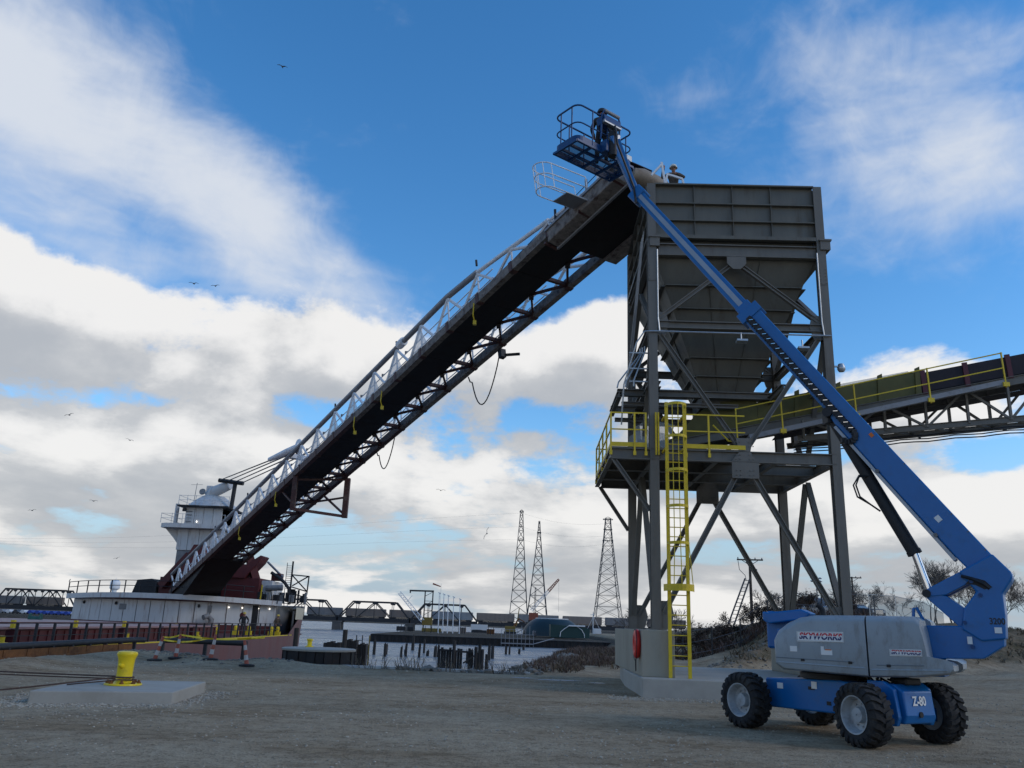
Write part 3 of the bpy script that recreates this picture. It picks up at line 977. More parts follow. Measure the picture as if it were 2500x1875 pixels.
q = MB(); q.prism([(cx - h_, cy - h_) if k == 0 else (cx + h_, cy - h_) if k == 1 else (cx + h_, cy + h_) if k == 2 else (cx - h_, cy + h_) for k, h_ in enumerate((1.0, 1.0, 1.0, 1.0))], lambda x, y, t: TW(x, y, t), 9.9, 9.95); q.build('outlet_flange', 'hopper_paint', hop)

# conduit, flood lights, hoses on the frame
q = MB(); q.path([TW(-1.0, 0.4, 8.3), TW(-0.95, 0.1, 9.6), TW(-0.55, -0.18, 11.0), TW(-0.3, -0.2, 11.38), TW(0.0, -0.2, 11.4), TW(TX + 0.1, -0.2, 11.4)], 0.028, 6); q.build('conduit', 'galvanised', tower)
for dx in (0.0, 0.12, 0.24):
    q = MB(); q.path([TW(-0.62 - dx * 2.2, 0.1 + dx, 9.55), TW(-0.62 - dx * 2, 0.1 + dx, 9.75), TW(-0.25 - dx * 0.5, 0.1 + dx, 10.75), TW(-0.25 - dx * 0.5, 0.1 + dx, 10.95)], 0.028, 6); q.build('conduit', 'galvanised', tower)
for x in (0.17, TX - 0.17):
    q = MB(); q.path([TW(x, -0.17, 14.4), TW(x, -0.17, 11.9), TW(x + 0.04, -0.18, 11.42)], 0.025, 6); q.build('conduit', 'galvanised', tower)
for z in (10.75, 10.2, 9.75):
    q = MB(); q.beam(TW(-0.75, 0.2, z), TW(-0.1, 0.2, z), 0.04, 0.04); q.build('conduit_bracket', 'galvanised', tower)
for x, z in ((2.9, 11.1), (4.9, 10.9)):
    q = MB(); q.tube(TW(x, -0.2, z + 0.32), TW(x, -0.22, z + 0.08), 0.025); q.box(TW(x, -0.28, z), (0.36, 0.20, 0.07), Matrix.Rotation(R(-12), 3, 'X')); q.build('flood_light', 'galvanised', tower)
q = MB(); q.lathe([(0.02, 0.16), (0.09, 0.14), (0.13, 0.02), (0.13, -0.05), (0.09, -0.12), (0.02, -0.14)], TW(TX + 0.42, 0.0, 10.35), 12); q.beam(TW(TX, 0, 10.4), TW(TX + 0.4, 0, 10.4), 0.05); q.build('round_lamp', 'galvanised', tower, smooth=True)
for k in range(4):   # guy cables down the left side
    q = MB(); q.path([TW(-0.18, 0.5 + k * 0.28, 15.4), TW(-0.3, 1.6 + k * 0.3, 13.0), TW(-0.38, 3.2 + k * 0.4, 10.6)], 0.018, 5); q.build('cable', 'galvanised', tower)

# platform railing
rail = part('platform_railing', tower)


def rail_run(pts, posts, z0=7.45, parent=rail):
    for zz, w in ((8.57, 0.042), (8.02, 0.038)):
        for a, b in zip(pts, pts[1:]):
            q = MB(); q.beam(TW(a[0], a[1], zz), TW(b[0], b[1], zz), w); q.build('rail', 'safety_yellow', parent)
    for a, b in zip(pts, pts[1:]):
        q = MB(); q.beam(TW(a[0], a[1], 7.53), TW(b[0], b[1], 7.53), 0.012, 0.14); q.build('toe_board', 'safety_yellow', parent)
    for p in posts:
        q = MB(); q.beam(TW(p[0], p[1], 7.2), TW(p[0], p[1], 8.59), 0.055); q.box(TW(p[0], p[1] - 0.02, 7.24), (0.09, 0.05, 0.13)); q.build('rail_post', 'safety_yellow', parent)


rail_run([(-0.28, -0.17), (-1.40, -0.17), (-1.40, 5.7), (-0.2, 5.85)], [(-1.40, -0.17), (-0.64, -0.17), (-0.28, -0.17), (-1.40, 1.4), (-1.40, 2.9), (-1.40, 4.4), (-1.40, 5.7), (-0.2, 5.85)])
rail_run([(1.0, -0.17), (1.74, -0.17), (2.9, -0.17)], [(1.0, -0.17), (1.74, -0.17)])

# caged ladder
lad = part('ladder', tower)
LX0, LX1, LY = 0.26, 0.82, -0.95
for x in (LX0, LX1):
    q = MB(); q.beam(TW(x, LY, 0.52), TW(x, LY, 8.75), 0.10, 0.07, TW(0, 1, 0) - TW(0, 0, 0)); q.build('ladder_rail', 'safety_yellow', lad)
for k in range(27):
    z = 0.85 + k * 0.285
    q = MB(); q.tube(TW(LX0, LY, z), TW(LX1, LY, z), 0.016, 6); q.build('rung', 'safety_yellow', lad)


def hoop_pts(z, r, flare=0.0):
    c = (LX0 + LX1) / 2
    return [TW(c - r * math.cos(a), LY - 0.02 - (r + 0.14) * math.sin(a), z) for a in [math.pi * i / 12 for i in range(13)]]


for k, z in enumerate((3.05, 4.35, 5.45, 6.55, 7.6, 8.62)):
    r = 0.44 if k == 0 else 0.33
    q = MB(); pts = hoop_pts(z, r)
    for a, b in zip(pts, pts[1:]):
        q.beam(a, b, 0.014, 0.20 if k == 0 else 0.085)
    q.build('cage_hoop', 'safety_yellow', lad)
for i in (2, 4, 6, 8, 10):
    q = MB()
    P_ = [hoop_pts(z, 0.44 if k == 0 else 0.33)[i] for k, z in enumerate((3.05, 4.35, 8.66))]
    q.path(P_, 0.014, 5); q.build('cage_bar', 'safety_yellow', lad)
for x in (LX0, LX1):
    for z in (7.3, 8.35):
        q = MB(); q.beam(TW(x, LY, z), TW(x, -0.1, z), 0.06); q.build('standoff', 'safety_yellow', lad)
for x in (LX0 - 0.14, LX0 - 0.22):
    q = MB(); q.beam(TW(x, -0.22, 7.2), TW(x, -0.22, 8.6), 0.05); q.build('gate_post', 'safety_yellow', lad)

# ---------------------------------------------------------------- take-away conveyor
conv = thing('takeaway_conveyor', 'inclined belt conveyor with olive covers rising from the hopper tower towards the frame edge', 'conveyor', TW(9, 2.6, 7))
CY0, CYs = 2.9, -0.10           # conveyor axis drifts towards the viewer


def CV(x, off, z):
    return TW(x, CY0 + CYs * x + off, z)


def zf(x):
    return 8.22 + 0.205 * (x - 1.7)


def cpart(name, a, b, w, h, m):
    q = MB(); q.beam(a, b, w, h); return q.build(name, m, conv)


XE = 22.0
for off in (-0.62, 0.62):
    q = MB(); q.ibeam(CV(-0.2, off, zf(-0.2)), CV(XE, off, zf(XE)), 0.30, 0.13, 0.02, 0.02); q.build('stringer', 'steel_paint', conv)
    q = MB(); q.ibeam(CV(5.2, off, 8.32), CV(XE, off, 8.32 + 0.105 * (XE - 5.2)), 0.20, 0.12, 0.02, 0.02); q.build('bottom_chord', 'steel_paint', conv)
    k = 0; x = 5.4
    while x < XE - 1:
        zb_ = lambda xx: 8.32 + 0.105 * (xx - 5.2)
        x2 = x + 1.35
        q = MB(); q.beam(CV(x, off, zb_(x)), CV(x, off, zf(x)), 0.08, 0.09); q.build('truss_post', 'steel_paint', conv)
        q = MB()
        q.beam(CV(x, off, zb_(x)) if k % 2 else CV(x, off, zf(x)), CV(x2, off, zf(x2)) if k % 2 else CV(x2, off, zb_(x2)), 0.07, 0.08); q.build('truss_diagonal', 'steel_paint', conv)
        x = x2; k += 1
x = 5.4; k = 0
while x < XE - 1:
    zb_ = 8.32 + 0.105 * (x - 5.2); zc_ = 8.32 + 0.105 * (x + 1.35 - 5.2)
    cpart('floor_brace', CV(x, -0.62, zb_), CV(x + 1.35, 0.62, zc_), 0.08, 0.06, 'steel_paint')
    cpart('floor_beam', CV(x, -0.62, zb_), CV(x, 0.62, zb_), 0.08, 0.10, 'steel_paint')
    x += 1.35
q = MB(); q.beam(CV(0.0, 0, zf(0) + 0.22), CV(XE, 0, zf(XE) + 0.22), 0.95, 0.03); q.build('belt', 'belt_dark', conv)
q = MB(); q.beam(CV(4.6, 0, zf(4.6) - 0.32), CV(XE, 0, zf(XE) - 0.42), 0.9, 0.02); q.build('return_belt', 'belt_dark', conv)
# tail: pulley behind a pale guard
q = MB(); q.tube(CV(-0.1, -0.55, zf(-0.1) + 0.1), CV(-0.1, 0.55, zf(-0.1) + 0.1), 0.28, 16); q.build('tail_pulley', 'black_steel', conv, smooth=True)
for ta, tb in ((-0.74, -0.71), (0.71, 0.74)):
    q = MB(); q.prism([(-0.45, 7.75), (0.75, 7.95), (1.05, 8.75), (0.1, 8.95), (-0.35, 8.65)], lambda x, z, t: CV(x, t, z), ta, tb); q.build('tail_guard', 'guard_mesh', conv)
# skirt under the outlet and the long olive skirtboards
for off in (-0.6, 0.6):
    q = MB(); q.prism([(1.0, zf(1.0) + 0.16), (1.7, 9.05), (2.3, 9.58), (3.9, 9.72), (3.9, zf(3.9) + 0.16)], lambda x, z, t: CV(x, off + t, z), -0.015, 0.015); q.build('loading_skirt', 'olive_yellow', conv)
    xs_ = [2.4, 3.9, 5.3, 6.7, 8.1, 9.35]
    for xa, xb in zip(xs_[1:], xs_[2:]):
        q = MB(); q.prism([(xa + 0.01, zf(xa) + 0.17), (xb - 0.01, zf(xb) + 0.17), (xb - 0.01, zf(xb) + 0.93), (xa + 0.01, zf(xa) + 0.93)], lambda x, z, t: CV(x, off + t, z), -0.015, 0.015)
        q.build('skirtboard', 'olive_yellow', conv)
        q = MB(); q.prism([(xb - 0.16, zf(xb) + 0.12), (xb + 0.02, zf(xb) + 0.12), (xb + 0.03, zf(xb) + 1.12), (xb - 0.12, zf(xb) + 1.05)], lambda x, z, t: CV(x, off * 1.06 + t, z), -0.03, 0.03)
        q.build('skirt_clamp', 'olive_yellow', conv)
q = MB(); q.plate([CV(2.2, -0.62, 9.6), CV(3.9, -0.62, 9.74), CV(3.9, 0.62, 9.74), CV(2.2, 0.62, 9.6)], 0.02); q.build('skirt_lid', 'olive_yellow', conv)
q = MB(); q.plate([CV(3.95, -0.6, zf(3.95) + 0.95), CV(9.3, -0.6, zf(9.3) + 0.95), CV(9.3, 0.6, zf(9.3) + 0.95), CV(3.95, 0.6, zf(3.95) + 0.95)], 0.02); q.build('skirt_lid', 'olive_yellow', conv)
x = 9.45; k = 0
while x < XE:
    for off in (-0.6, 0.6):
        q = MB(); q.prism([(x, zf(x) + 0.2), (x + 1.38, zf(x + 1.38) + 0.2), (x + 1.38, zf(x + 1.38) + 0.88), (x, zf(x) + 0.88)], lambda xx, z, t: CV(xx, off + t, z), -0.012, 0.012)
        q.build('wind_board', 'belt_dark', conv)
        q = MB(); q.prism([(x - 0.02, zf(x) + 0.1), (x + 0.14, zf(x) + 0.12), (x + 0.10, zf(x) + 0.97), (x - 0.06, zf(x) + 0.95)], lambda xx, z, t: CV(xx, off * 1.05 + t, z), -0.03, 0.03)
        q.build('hood_band', 'cover_red', conv)
    x += 1.4
q = MB(); q.prism([(6.3, zf(6.3) + 0.9), (9.75, zf(9.75) + 0.9), (9.6, zf(9.6) + 1.32), (6.3, zf(6.3) + 1.32)], lambda x, z, t: CV(x, 0.7 + t, z), 0, 0.012); q.build('mesh_screen', 'guard_mesh', conv)
# walkway with yellow hand rail on the near side
q = MB(); q.beam(CV(3.4, -1.05, zf(3.4) - 0.34), CV(11.7, -1.05, zf(11.7) - 0.10), 0.62, 0.05); q.build('walkway_grating', 'pipe_grey', conv)
q = MB(); q.beam(CV(3.4, -1.38, zf(3.4) - 0.36), CV(11.7, -1.38, zf(11.7) - 0.12), 0.04, 0.16); q.build('walkway_channel', 'pipe_grey', conv)
hr = part('walkway_railing', conv)
for dz in (0.36, 0.88):
    q = MB(); q.beam(CV(3.0, -1.4, zf(3.0) - 0.2 + dz), CV(11.7, -1.4, zf(11.7) + dz), 0.036); q.build('rail', 'safety_yellow', hr)
for x in (3.0, 4.5, 6.9, 9.3, 11.7):
    t = (x - 3.0) / 8.7
    q = MB(); q.beam(CV(x, -1.4, zf(x) - 0.52 + 0.2 * t), CV(x - 0.03, -1.4, zf(x) - 0.2 + 0.2 * t + 0.9), 0.042); q.box(CV(x, -1.42, zf(x) - 0.42 + 0.2 * t), (0.2, 0.06, 0.14)); q.build('rail_post', 'safety_yellow', hr)
q = MB(); q.path([CV(2.2, -1.4, 8.6), CV(2.7, -1.4, 8.05), CV(3.0, -1.4, 8.02)], 0.028, 6); q.build('rail', 'safety_yellow', hr)
for dz, m_ in ((-0.28, 'hose_black'), (-0.40, 'hose_black'), (-0.50, 'hose_black')):
    q = MB(); pts = []
    for i in range(40):
        x = 5.0 + i * (XE - 5.0) / 39
        pts.append(CV(x, -0.75, 8.32 + 0.105 * (x - 5.2) + dz + 0.02 * math.sin(i * 1.7)))
    q.path(pts, 0.022, 5); q.build('cable', m_, conv)
for x in (6.5, 9.2, 11.9, 14.6, 17.3):
    q = MB(); q.beam(CV(x, -0.2, 8.32 + 0.105 * (x - 5.2) - 0.18), CV(x - 0.25, -1.15, 8.32 + 0.105 * (x - 5.2) - 0.46), 0.05); q.build('cable_arm', 'black_steel', conv)

# ---------------------------------------------------------------- life ring on the pier wall
ring_c = TW(-0.585, -0.35, 1.42)
mb = MB()
n1, n2, R1, R2 = 28, 10, 0.255, 0.125
ux = TW(0, 1, 0) - TW(0, 0, 0); uz = V((0, 0, 1)); un = TW(-1, 0, 0) - TW(0, 0, 0)
vs, fs = [], []
for i in range(n1):
    a = 2 * math.pi * i / n1
    for j in range(n2):
        b = 2 * math.pi * j / n2
        rr = R1 + R2 * math.cos(b)
        vs.append(ring_c + un * (0.05 + R2 * 0.75 * math.sin(b)) + ux * (rr * math.cos(a)) + uz * (rr * 1.12 * math.sin(a)))
for i in range(n1):
    for j in range(n2):
        fs.append((i * n2 + j, i * n2 + (j + 1) % n2, ((i + 1) % n1) * n2 + (j + 1) % n2, ((i + 1) % n1) * n2 + j))
mb.add(vs, fs)
lr = thing('life_ring', 'red ring buoy with looped rope hanging on the concrete pier wall', 'life ring', ring_c)
mb.build('ring', 'buoy_red', lr, smooth=True)
mb = MB(); mb.path([ring_c + un * 0.1 + ux * (0.40 * math.cos(a)) + uz * (0.46 * math.sin(a) - 0.03) for a in [2 * math.pi * i / 18 for i in range(18)]], 0.012, 5, closed=True)
mb.path([ring_c + un * 0.07 + ux * 0.05 + uz * z for z in (-0.4, -0.6, -0.75)], 0.014, 5); mb.path([ring_c + un * 0.07 + ux * x + uz * z for x, z in ((0.05, -0.75), (0.12, -0.78), (0.16, -0.6), (0.14, -0.45))], 0.014, 5)
mb.build('rope', 'hose_black', lr)
for a in (0.4, 2.0, 3.5, 5.1):
    mb = MB(); p = ring_c + un * 0.115 + ux * (R1 * math.cos(a)) + uz * (R1 * 1.12 * math.sin(a)); mb.box(p, (0.03, 0.07, 0.16), Matrix.Rotation(a, 3, 'X')); mb.build('band', 'white_plastic', lr)

# ================================================================== boom lift
LC = V((6.6, 17.35, 0)); LA = R(33)
_ld = V((math.cos(LA), -math.sin(LA), 0)); _ln = V((-math.sin(LA), -math.cos(LA), 0))
_fd = V((0.48, -0.877, 0)).normalized(); _rd = V((0.877, 0.48, 0)).normalized()


def S(s, z, o=0.0):
    """turret plane: s along the arm, o towards the viewer"""
    return LC + _ld * s + _ln * o + V((0, 0, z))


def K(u, v, z):
    """chassis: u forward, v sideways"""
    return LC + _fd * u + _rd * v + V((0, 0, z))


lift = thing('boom_lift', 'blue articulated boom lift with grey engine covers reaching up to the hopper top', 'boom lift', LC)


def sprism(name, poly, o0, o1, m='lift_blue', parent=None, bevel=0.015, smooth=False):
    q = MB(); q.prism(poly, lambda x, y, t: S(x, y, t), o0, o1)
    return q.build(name, m, parent or lift, bevel=bevel, smooth=smooth)


# chassis
q = MB(); q.prism([(-1.25, 0.42), (1.15, 0.46), (1.45, 0.60), (1.45, 0.98), (0.6, 1.05), (-1.25, 0.98)], lambda u, z, t: K(u, t, z), -0.62, 0.62)
ch = sub(q.build('chassis', 'lift_blue', lift, bevel=0.03), lift)
for u, z, sx, sz in ((0.35, 0.62, 0.10, 0.07), (0.65, 0.62, 0.08, 0.05), (-0.05, 0.86, 0.16, 0.06)):
    q = MB(); q.box(K(u, -0.623, z), (sx, 0.012, sz), Matrix.Rotation(math.atan2(_fd.y, _fd.x), 3, 'Z')); q.build('chassis_slot', 'black_steel', ch)
for u, z, w, h in ((-0.85, 0.85, 0.15, 0.11), (0.02, 0.92, 0.13, 0.13)):
    q = MB(); q.box(K(u, -0.626, z), (w, 0.008, h), Matrix.Rotation(math.atan2(_fd.y, _fd.x), 3, 'Z')); q.build('sticker', 'sticker_white', ch)
# front bumper box, with number
q = MB(); q.prism([(1.30, 0.40), (1.78, 0.40), (1.84, 0.55), (1.80, 0.95), (1.62, 1.06), (1.30, 1.06)], lambda u, z, t: K(u, t, z), -0.40, 0.40)
nose = sub(q.build('front_housing', 'lift_blue', lift, bevel=0.03), lift)
for v in (-0.47, 0.47):
    q = MB(); q.prism([(1.15, 0.36), (1.70, 0.36), (1.76, 0.50), (1.70, 0.98), (1.50, 1.10), (1.15, 1.10)], lambda u, z, t: K(u, v + t, z), -0.05, 0.05)
    q.build('housing_cheek', 'lift_blue', lift, bevel=0.02)
up_f = (K(1.805, 0, 0.93) - K(1.842, 0, 0.57)).normalized()
lettering('lettering', 'Z-80', 0.215, 'sticker_white', nose, K(1.833, -0.02, 0.78), _rd, up_f, bold=0.006, xscale=0.86)
q = MB(); q.tube(K(1.83, -0.02, 0.56), K(1.86, -0.02, 0.56), 0.05, 10); q.build('tow_pin', 'black_steel', nose)
for v in (-0.2, 0.18):
    q = MB(); q.path([K(1.45, v, 1.0), K(1.5, v - 0.06, 1.22), K(1.35, v - 0.12, 1.28), K(1.2, v - 0.1, 1.1)], 0.022, 6); q.build('hose', 'hose_black', lift)
q = MB(); q.box(K(1.55, 0.05, 1.10), (0.42, 0.32, 0.12), Matrix.Rotation(math.atan2(_rd.y, _rd.x), 3, 'Z')); q.build('valve_block', 'black_steel', lift, bevel=0.03)
# axles and wheels
for u in (-1.42, 1.42):
    q = MB(); q.beam(K(u, -0.85, 0.52), K(u, 0.85, 0.52), 0.26, 0.24); q.build('axle', 'lift_blue_dark', lift, bevel=0.02)


def tyre_mesh():
    """tyre round the local Y axis, lugs in a chevron"""
    q = MB(); RO, W2 = 0.495, 0.205
    prof = [(0.30, -0.17), (0.33, -0.195), (0.43, -0.21), (0.475, -0.20), (RO, -0.17), (RO, 0.17), (0.475, 0.20), (0.43, 0.21), (0.33, 0.195), (0.30, 0.17)]
    n = 40
    for r, y in prof:
        for i in range(n):
            a = 2 * math.pi * i / n; q.v.append((r * math.cos(a), y, r * math.sin(a)))
    m = len(prof)
    for j in range(m - 1):
        for i in range(n):
            q.f.append((j * n + i, j * n + (i + 1) % n, (j + 1) * n + (i + 1) % n, (j + 1) * n + i))
    NL = 21
    for side in (-1, 1):
        for k in range(NL):
            a0 = 2 * math.pi * (k + (0.5 if side > 0 else 0)) / NL
            vs = []
            for y, sh, r0, r1 in ((0.012, 0.0, RO - 0.01, RO + 0.042), (0.11, 0.10, RO - 0.01, RO + 0.045), (0.195, 0.14, RO - 0.04, RO + 0.034), (0.232, 0.15, RO - 0.11, RO - 0.045)):
                for r in (r0, r1):
                    for w in (-0.078, 0.078):
                        a = a0 + sh + w; vs.append((r * math.cos(a), side * y, r * math.sin(a)))
            fs = []
            for b in range(3):
                o = b * 4
                fs += [(o, o + 1, o + 5, o + 4), (o + 2, o + 6, o + 7, o + 3), (o, o + 4, o + 6, o + 2), (o + 1, o + 3, o + 7, o + 5)]
            fs += [(0, 2, 3, 1), (12, 13, 15, 14)]
            q.add(vs, fs)
    return q


def rim_mesh():
    q = MB()
    q.lathe([(0.30, -0.165), (0.318, -0.19), (0.325, -0.205), (0.305, -0.20), (0.285, -0.165), (0.265, -0.06), (0.255, -0.045), (0.14, -0.03), (0.125, -0.10), (0.12, -0.135), (0.05, -0.14), (0.012, -0.14)], (0, 0, 0), 32, (0, 1, 0), cap=False)
    q.lathe([(0.30, 0.165), (0.29, 0.10), (0.2, 0.06), (0.02, 0.05)], (0, 0, 0), 24, (0, 1, 0), cap=False)
    for i in range(9):
        a = 2 * math.pi * i / 9; q.tube((0.19 * math.cos(a), -0.032, 0.19 * math.sin(a)), (0.19 * math.cos(a), -0.068, 0.19 * math.sin(a)), 0.016, 6)
    return q


_t = tyre_mesh().build('tyre', 'rubber'); _r = rim_mesh().build('rim', 'rim_grey', smooth=True)
tyre_me, rim_me = _t.data, _r.data
bpy.data.objects.remove(_t); bpy.data.objects.remove(_r)
base_rot = math.atan2(-_fd.x, _fd.y)  # local Y -> forward
for u, v, steer in ((1.42, -1.02, -9), (1.42, 1.02, -9), (-1.42, -1.02, 0), (-1.42, 1.02, 0)):
    w = part('wheel', lift)
    w.location = K(u, v, 0.535) - LC
    ax = _rd if v < 0 else -_rd          # local +Y points inboard
    w.rotation_euler = (0, 0, math.atan2(-ax.x, ax.y) + R(steer))
    for nm, me in (('tyre', tyre_me), ('rim', rim_me)):
        o = bpy.data.objects.new(nm, me); C.objects.link(o); o.parent = w
        if nm == 'tyre':
            o.rotation_euler = (0, R(random.uniform(0, 90)), 0)

# turntable
q = MB(); q.lathe([(0.62, 1.03), (0.66, 1.04), (0.66, 1.14), (0.5, 1.17), (0.5, 1.22)], LC, 32); q.build('turntable', 'black_steel', lift, smooth=True)
sprism('turret_frame', [(-0.95, 1.20), (2.0, 1.20), (2.0, 1.50), (1.2, 1.75), (-0.6, 1.95), (-1.0, 1.95)], -0.34, 0.34)
q = MB(); q.prism([(-1.30, 2.05), (-0.55, 2.16), (-0.42, 2.28), (-0.62, 2.36), (-1.30, 2.28), (-1.42, 2.30), (-1.42, 2.12)], lambda x, y, t: S(x, y, t), -0.62, -0.12); q.build('swivel_bracket', 'lift_blue', lift, bevel=0.03)
q = MB(); q.prism([(-1.44, 1.55), (-1.0, 1.55), (-0.9, 2.3), (-1.44, 2.32)], lambda x, y, t: S(x, y, t), -0.85, -0.45); q.build('swivel_bracket', 'lift_blue', lift, bevel=0.05)
# grey moulded covers
hoodA = [(-0.84, 1.30), (-0.70, 1.20), (0.845, 1.15), (0.845, 2.235), (-0.06, 2.22), (-0.34, 2.17), (-0.58, 2.06), (-0.76, 1.92), (-0.85, 1.72)]
hoodB = [(0.875, 1.15), (1.60, 1.19), (2.18, 1.27), (2.24, 1.33), (2.24, 1.42), (2.16, 1.47), (1.84, 1.52), (1.80, 1.95), (1.76, 2.18), (1.68, 2.24), (0.875, 2.235)]
# rounded covers: nested outlines so that the shoulder curves in


def moulded(name, poly, o_in, o_out, r=0.20):
    cxm = sum(p[0] for p in poly) / len(poly); czm = sum(p[1] for p in poly) / len(poly)
    q = MB(); n = len(poly); sgn = 1 if o_out > o_in else -1
    rings = [(o_in, 0.0)] + [(o_out - sgn * r * (1 - math.sin(t)), r * 0.62 * (1 - math.cos(t))) for t in [i * math.pi / 2 / 6 for i in range(7)]]
    for o, ins in rings:
        for x, z in poly:
            dx = (abs(x - cxm) > 0.5) and (1 if x < cxm else -1) or 0
            top = 1 if z > 1.95 else 0
            k = 1.0 if top else 0.55
            xx = x + (ins * 0.5 * (1 if x < -0.4 else 0)); zz = z - ins * k if z > czm else z + ins * 0.35
            q.v.append(S(xx, zz, o))
    m = len(rings)
    for j in range(m - 1):
        for i in range(n):
            q.f.append((j * n + i, j * n + (i + 1) % n, (j + 1) * n + (i + 1) % n, (j + 1) * n + i))
    q.f.append(tuple(range(n))); q.f.append(tuple(range((m - 1) * n, m * n)))
    return q.build(name, 'cover_grey', lift, smooth=True, bevel=0.0)


covA = sub(moulded('engine_cover', hoodA, 0.30, 1.22), lift)
covB = sub(moulded('hydraulic_cover', hoodB, 0.36, 1.22), lift)
moulded('engine_cover', [(x, z) for x, z in hoodA], -0.42, -1.2)
moulded('hydraulic_cover', [(x, z) for x, z in hoodB], -0.42, -1.2)
for a, b, par in (((-0.80, 1.42), (0.62, 1.40), covA), ((1.0, 1.37), (1.78, 1.40), covB)):
    q = MB(); q.beam(S(a[0], a[1], 1.222), S(b[0], b[1], 1.222), 0.010, 0.016); q.build('seam', 'decal_faded', par)
for a, b, par in (((-0.76, 1.335), (0.80, 1.305), covA), ((0.9, 1.285), (2.15, 1.34), covB)):
    q = MB(); q.beam(S(a[0], a[1], 1.205), S(b[0], b[1], 1.205), 0.05, 0.035); q.build('rib', 'cover_grey', par, bevel=0.015)
# decals
split_print('skyworks_print', (0.02, 0.03, 0.13), (0.55, 0.05, 0.07), 0.004)


def sky_decal(par, cxs, cz, w, h):
    q = MB(); q.plate([S(cxs - w / 2, cz - h / 2, 1.226), S(cxs + w / 2, cz - h / 2 + 0.012, 1.226), S(cxs + w / 2, cz + h / 2 + 0.012, 1.226), S(cxs - w / 2, cz + h / 2, 1.226)], 0.006); q.build('decal_panel', 'sticker_white', par)
    q = MB()
    c_ = [S(cxs + sx * (w / 2 - 0.012), cz + sz * (h / 2 - 0.012) + 0.006, 1.231) for sx, sz in ((-1, -1), (1, -1), (1, 1), (-1, 1))]
    for a, b in zip(c_, c_[1:] + c_[:1]):
        q.beam(a, b, 0.003, 0.005, _ln)
    q.build('decal_border', 'decal_faded', par)
    lettering('lettering', 'SKYWORKS', h * 0.86, 'skyworks_print', par, S(cxs, cz + 0.008, 1.232), _ld, (0, 0, 1), bold=h * 0.036, shear=0.24, spacing=1.04, xscale=w / h / 5.2)


sky_decal(covA, 0.04, 1.82, 0.85, 0.185)
sky_decal(covB, 1.50, 1.60, 0.53, 0.115)
lettering('lettering', 'Genie', 0.14, 'decal_faded', covA, S(-0.64, 1.66, 1.216), _ld, (0.05, 0, 1), shear=0.3)
for s_, z_, w, h, par in ((-0.46, 1.59, 0.13, 0.10, covA), (0.07, 1.58, 0.055, 0.15, covA), (0.17, 1.55, 0.15, 0.09, covA)):
    q = MB(); q.plate([S(s_ - w / 2, z_ - h / 2, 1.223), S(s_ + w / 2, z_ - h / 2, 1.223), S(s_ + w / 2, z_ + h / 2, 1.223), S(s_ - w / 2, z_ + h / 2, 1.223)], 0.006); q.build('sticker', 'sticker_white', par)
q = MB(); q.plate([S(0.12, 1.59, 1.228), S(0.23, 1.59, 1.228), S(0.23, 1.605, 1.228), S(0.12, 1.605, 1.228)], 0.004); q.build('sticker', 'sticker_orange', covA)
for s_, z_, par in ((-0.30, 1.345, covA), (0.55, 1.34, covA), (1.2, 1.32, covB)):
    q = MB(); q.box(S(s_, z_ + 0.05, 1.222), (0.07, 0.03, 0.045), Matrix.Rotation(-LA, 3, 'Z')); q.build('latch', 'black_steel', par, bevel=0.006)
for a, b in (((0.845, 1.19), (0.845, 2.1)),):
    q = MB(); q.beam(S(0.86, 1.17, 1.16), S(0.86, 2.16, 1.10), 0.03, 0.012); q.build('cover_gasket', 'black_steel', covA)
q = MB(); q.path([S(0.02, 2.20, 0.7), S(0.0, 2.33, 0.7), S(-0.04, 2.40, 0.72), S(-0.10, 2.43, 0.75)], 0.055, 10); q.build('exhaust_pipe', 'black_steel', lift, smooth=True)
q = MB(); q.path([S(1.55, 2.2, 0.25), S(1.57, 2.40, 0.25), S(1.62, 2.42, 0.25), S(1.72, 2.20, 0.25)], 0.03, 6); q.build('lifting_eye', 'lift_blue', lift)
q = MB(); q.tube(S(1.3, 1.16, 0.3), S(1.3, 0.98, 0.3), 0.09, 10); q.build('swivel_motor', 'black_steel', lift)

for k in range(5):
    q = MB(); q.path([S(0.5 + 0.22 * k, 1.20, 0.5), S(0.55 + 0.2 * k, 1.02, 0.62 + 0.03 * k), S(0.7 + 0.16 * k, 0.98, 0.45), S(0.6 + 0.1 * k, 1.10, 0.2)], 0.02, 6); q.build('hose', 'hose_black', lift)
# stowed lower arm and the upright at its end
sprism('lower_arm', [(0.7, 1.55), (1.69, 1.50), (2.66, 1.55), (3.0, 1.78), (3.06, 2.30), (2.52, 2.42), (2.37, 2.11), (1.7, 2.10), (0.7, 1.98)], -0.33, 0.33, bevel=0.02)
up_poly = [(2.36, 2.05), (2.66, 1.85), (3.04, 1.9), (3.08, 2.34), (3.08, 2.69), (3.24, 2.92), (3.27, 3.00), (3.25, 3.08), (2.99, 3.40), (2.41, 3.08), (2.55, 2.87), (2.66, 2.72), (2.43, 2.42)]
upr = sub(sprism('upright', up_poly, -0.37, 0.37, bevel=0.03), lift)
for oo in (-0.20, 0.20):
    sprism('upper_link', [(1.78, 2.70), (1.84, 2.62), (2.16, 2.66), (2.56, 2.88), (2.42, 3.08), (1.84, 2.76)], oo - 0.13, oo + 0.13)
    sprism('lower_link', [(1.78, 2.70), (1.82, 2.60), (2.36, 2.05), (2.44, 2.42), (2.16, 2.64), (1.86, 2.74)], oo - 0.11, oo + 0.11)
q = MB(); q.tube(S(1.83, 2.68, -0.36), S(1.83, 2.68, 0.36), 0.075, 14); q.build('pivot_pin', 'black_steel', lift, smooth=True)
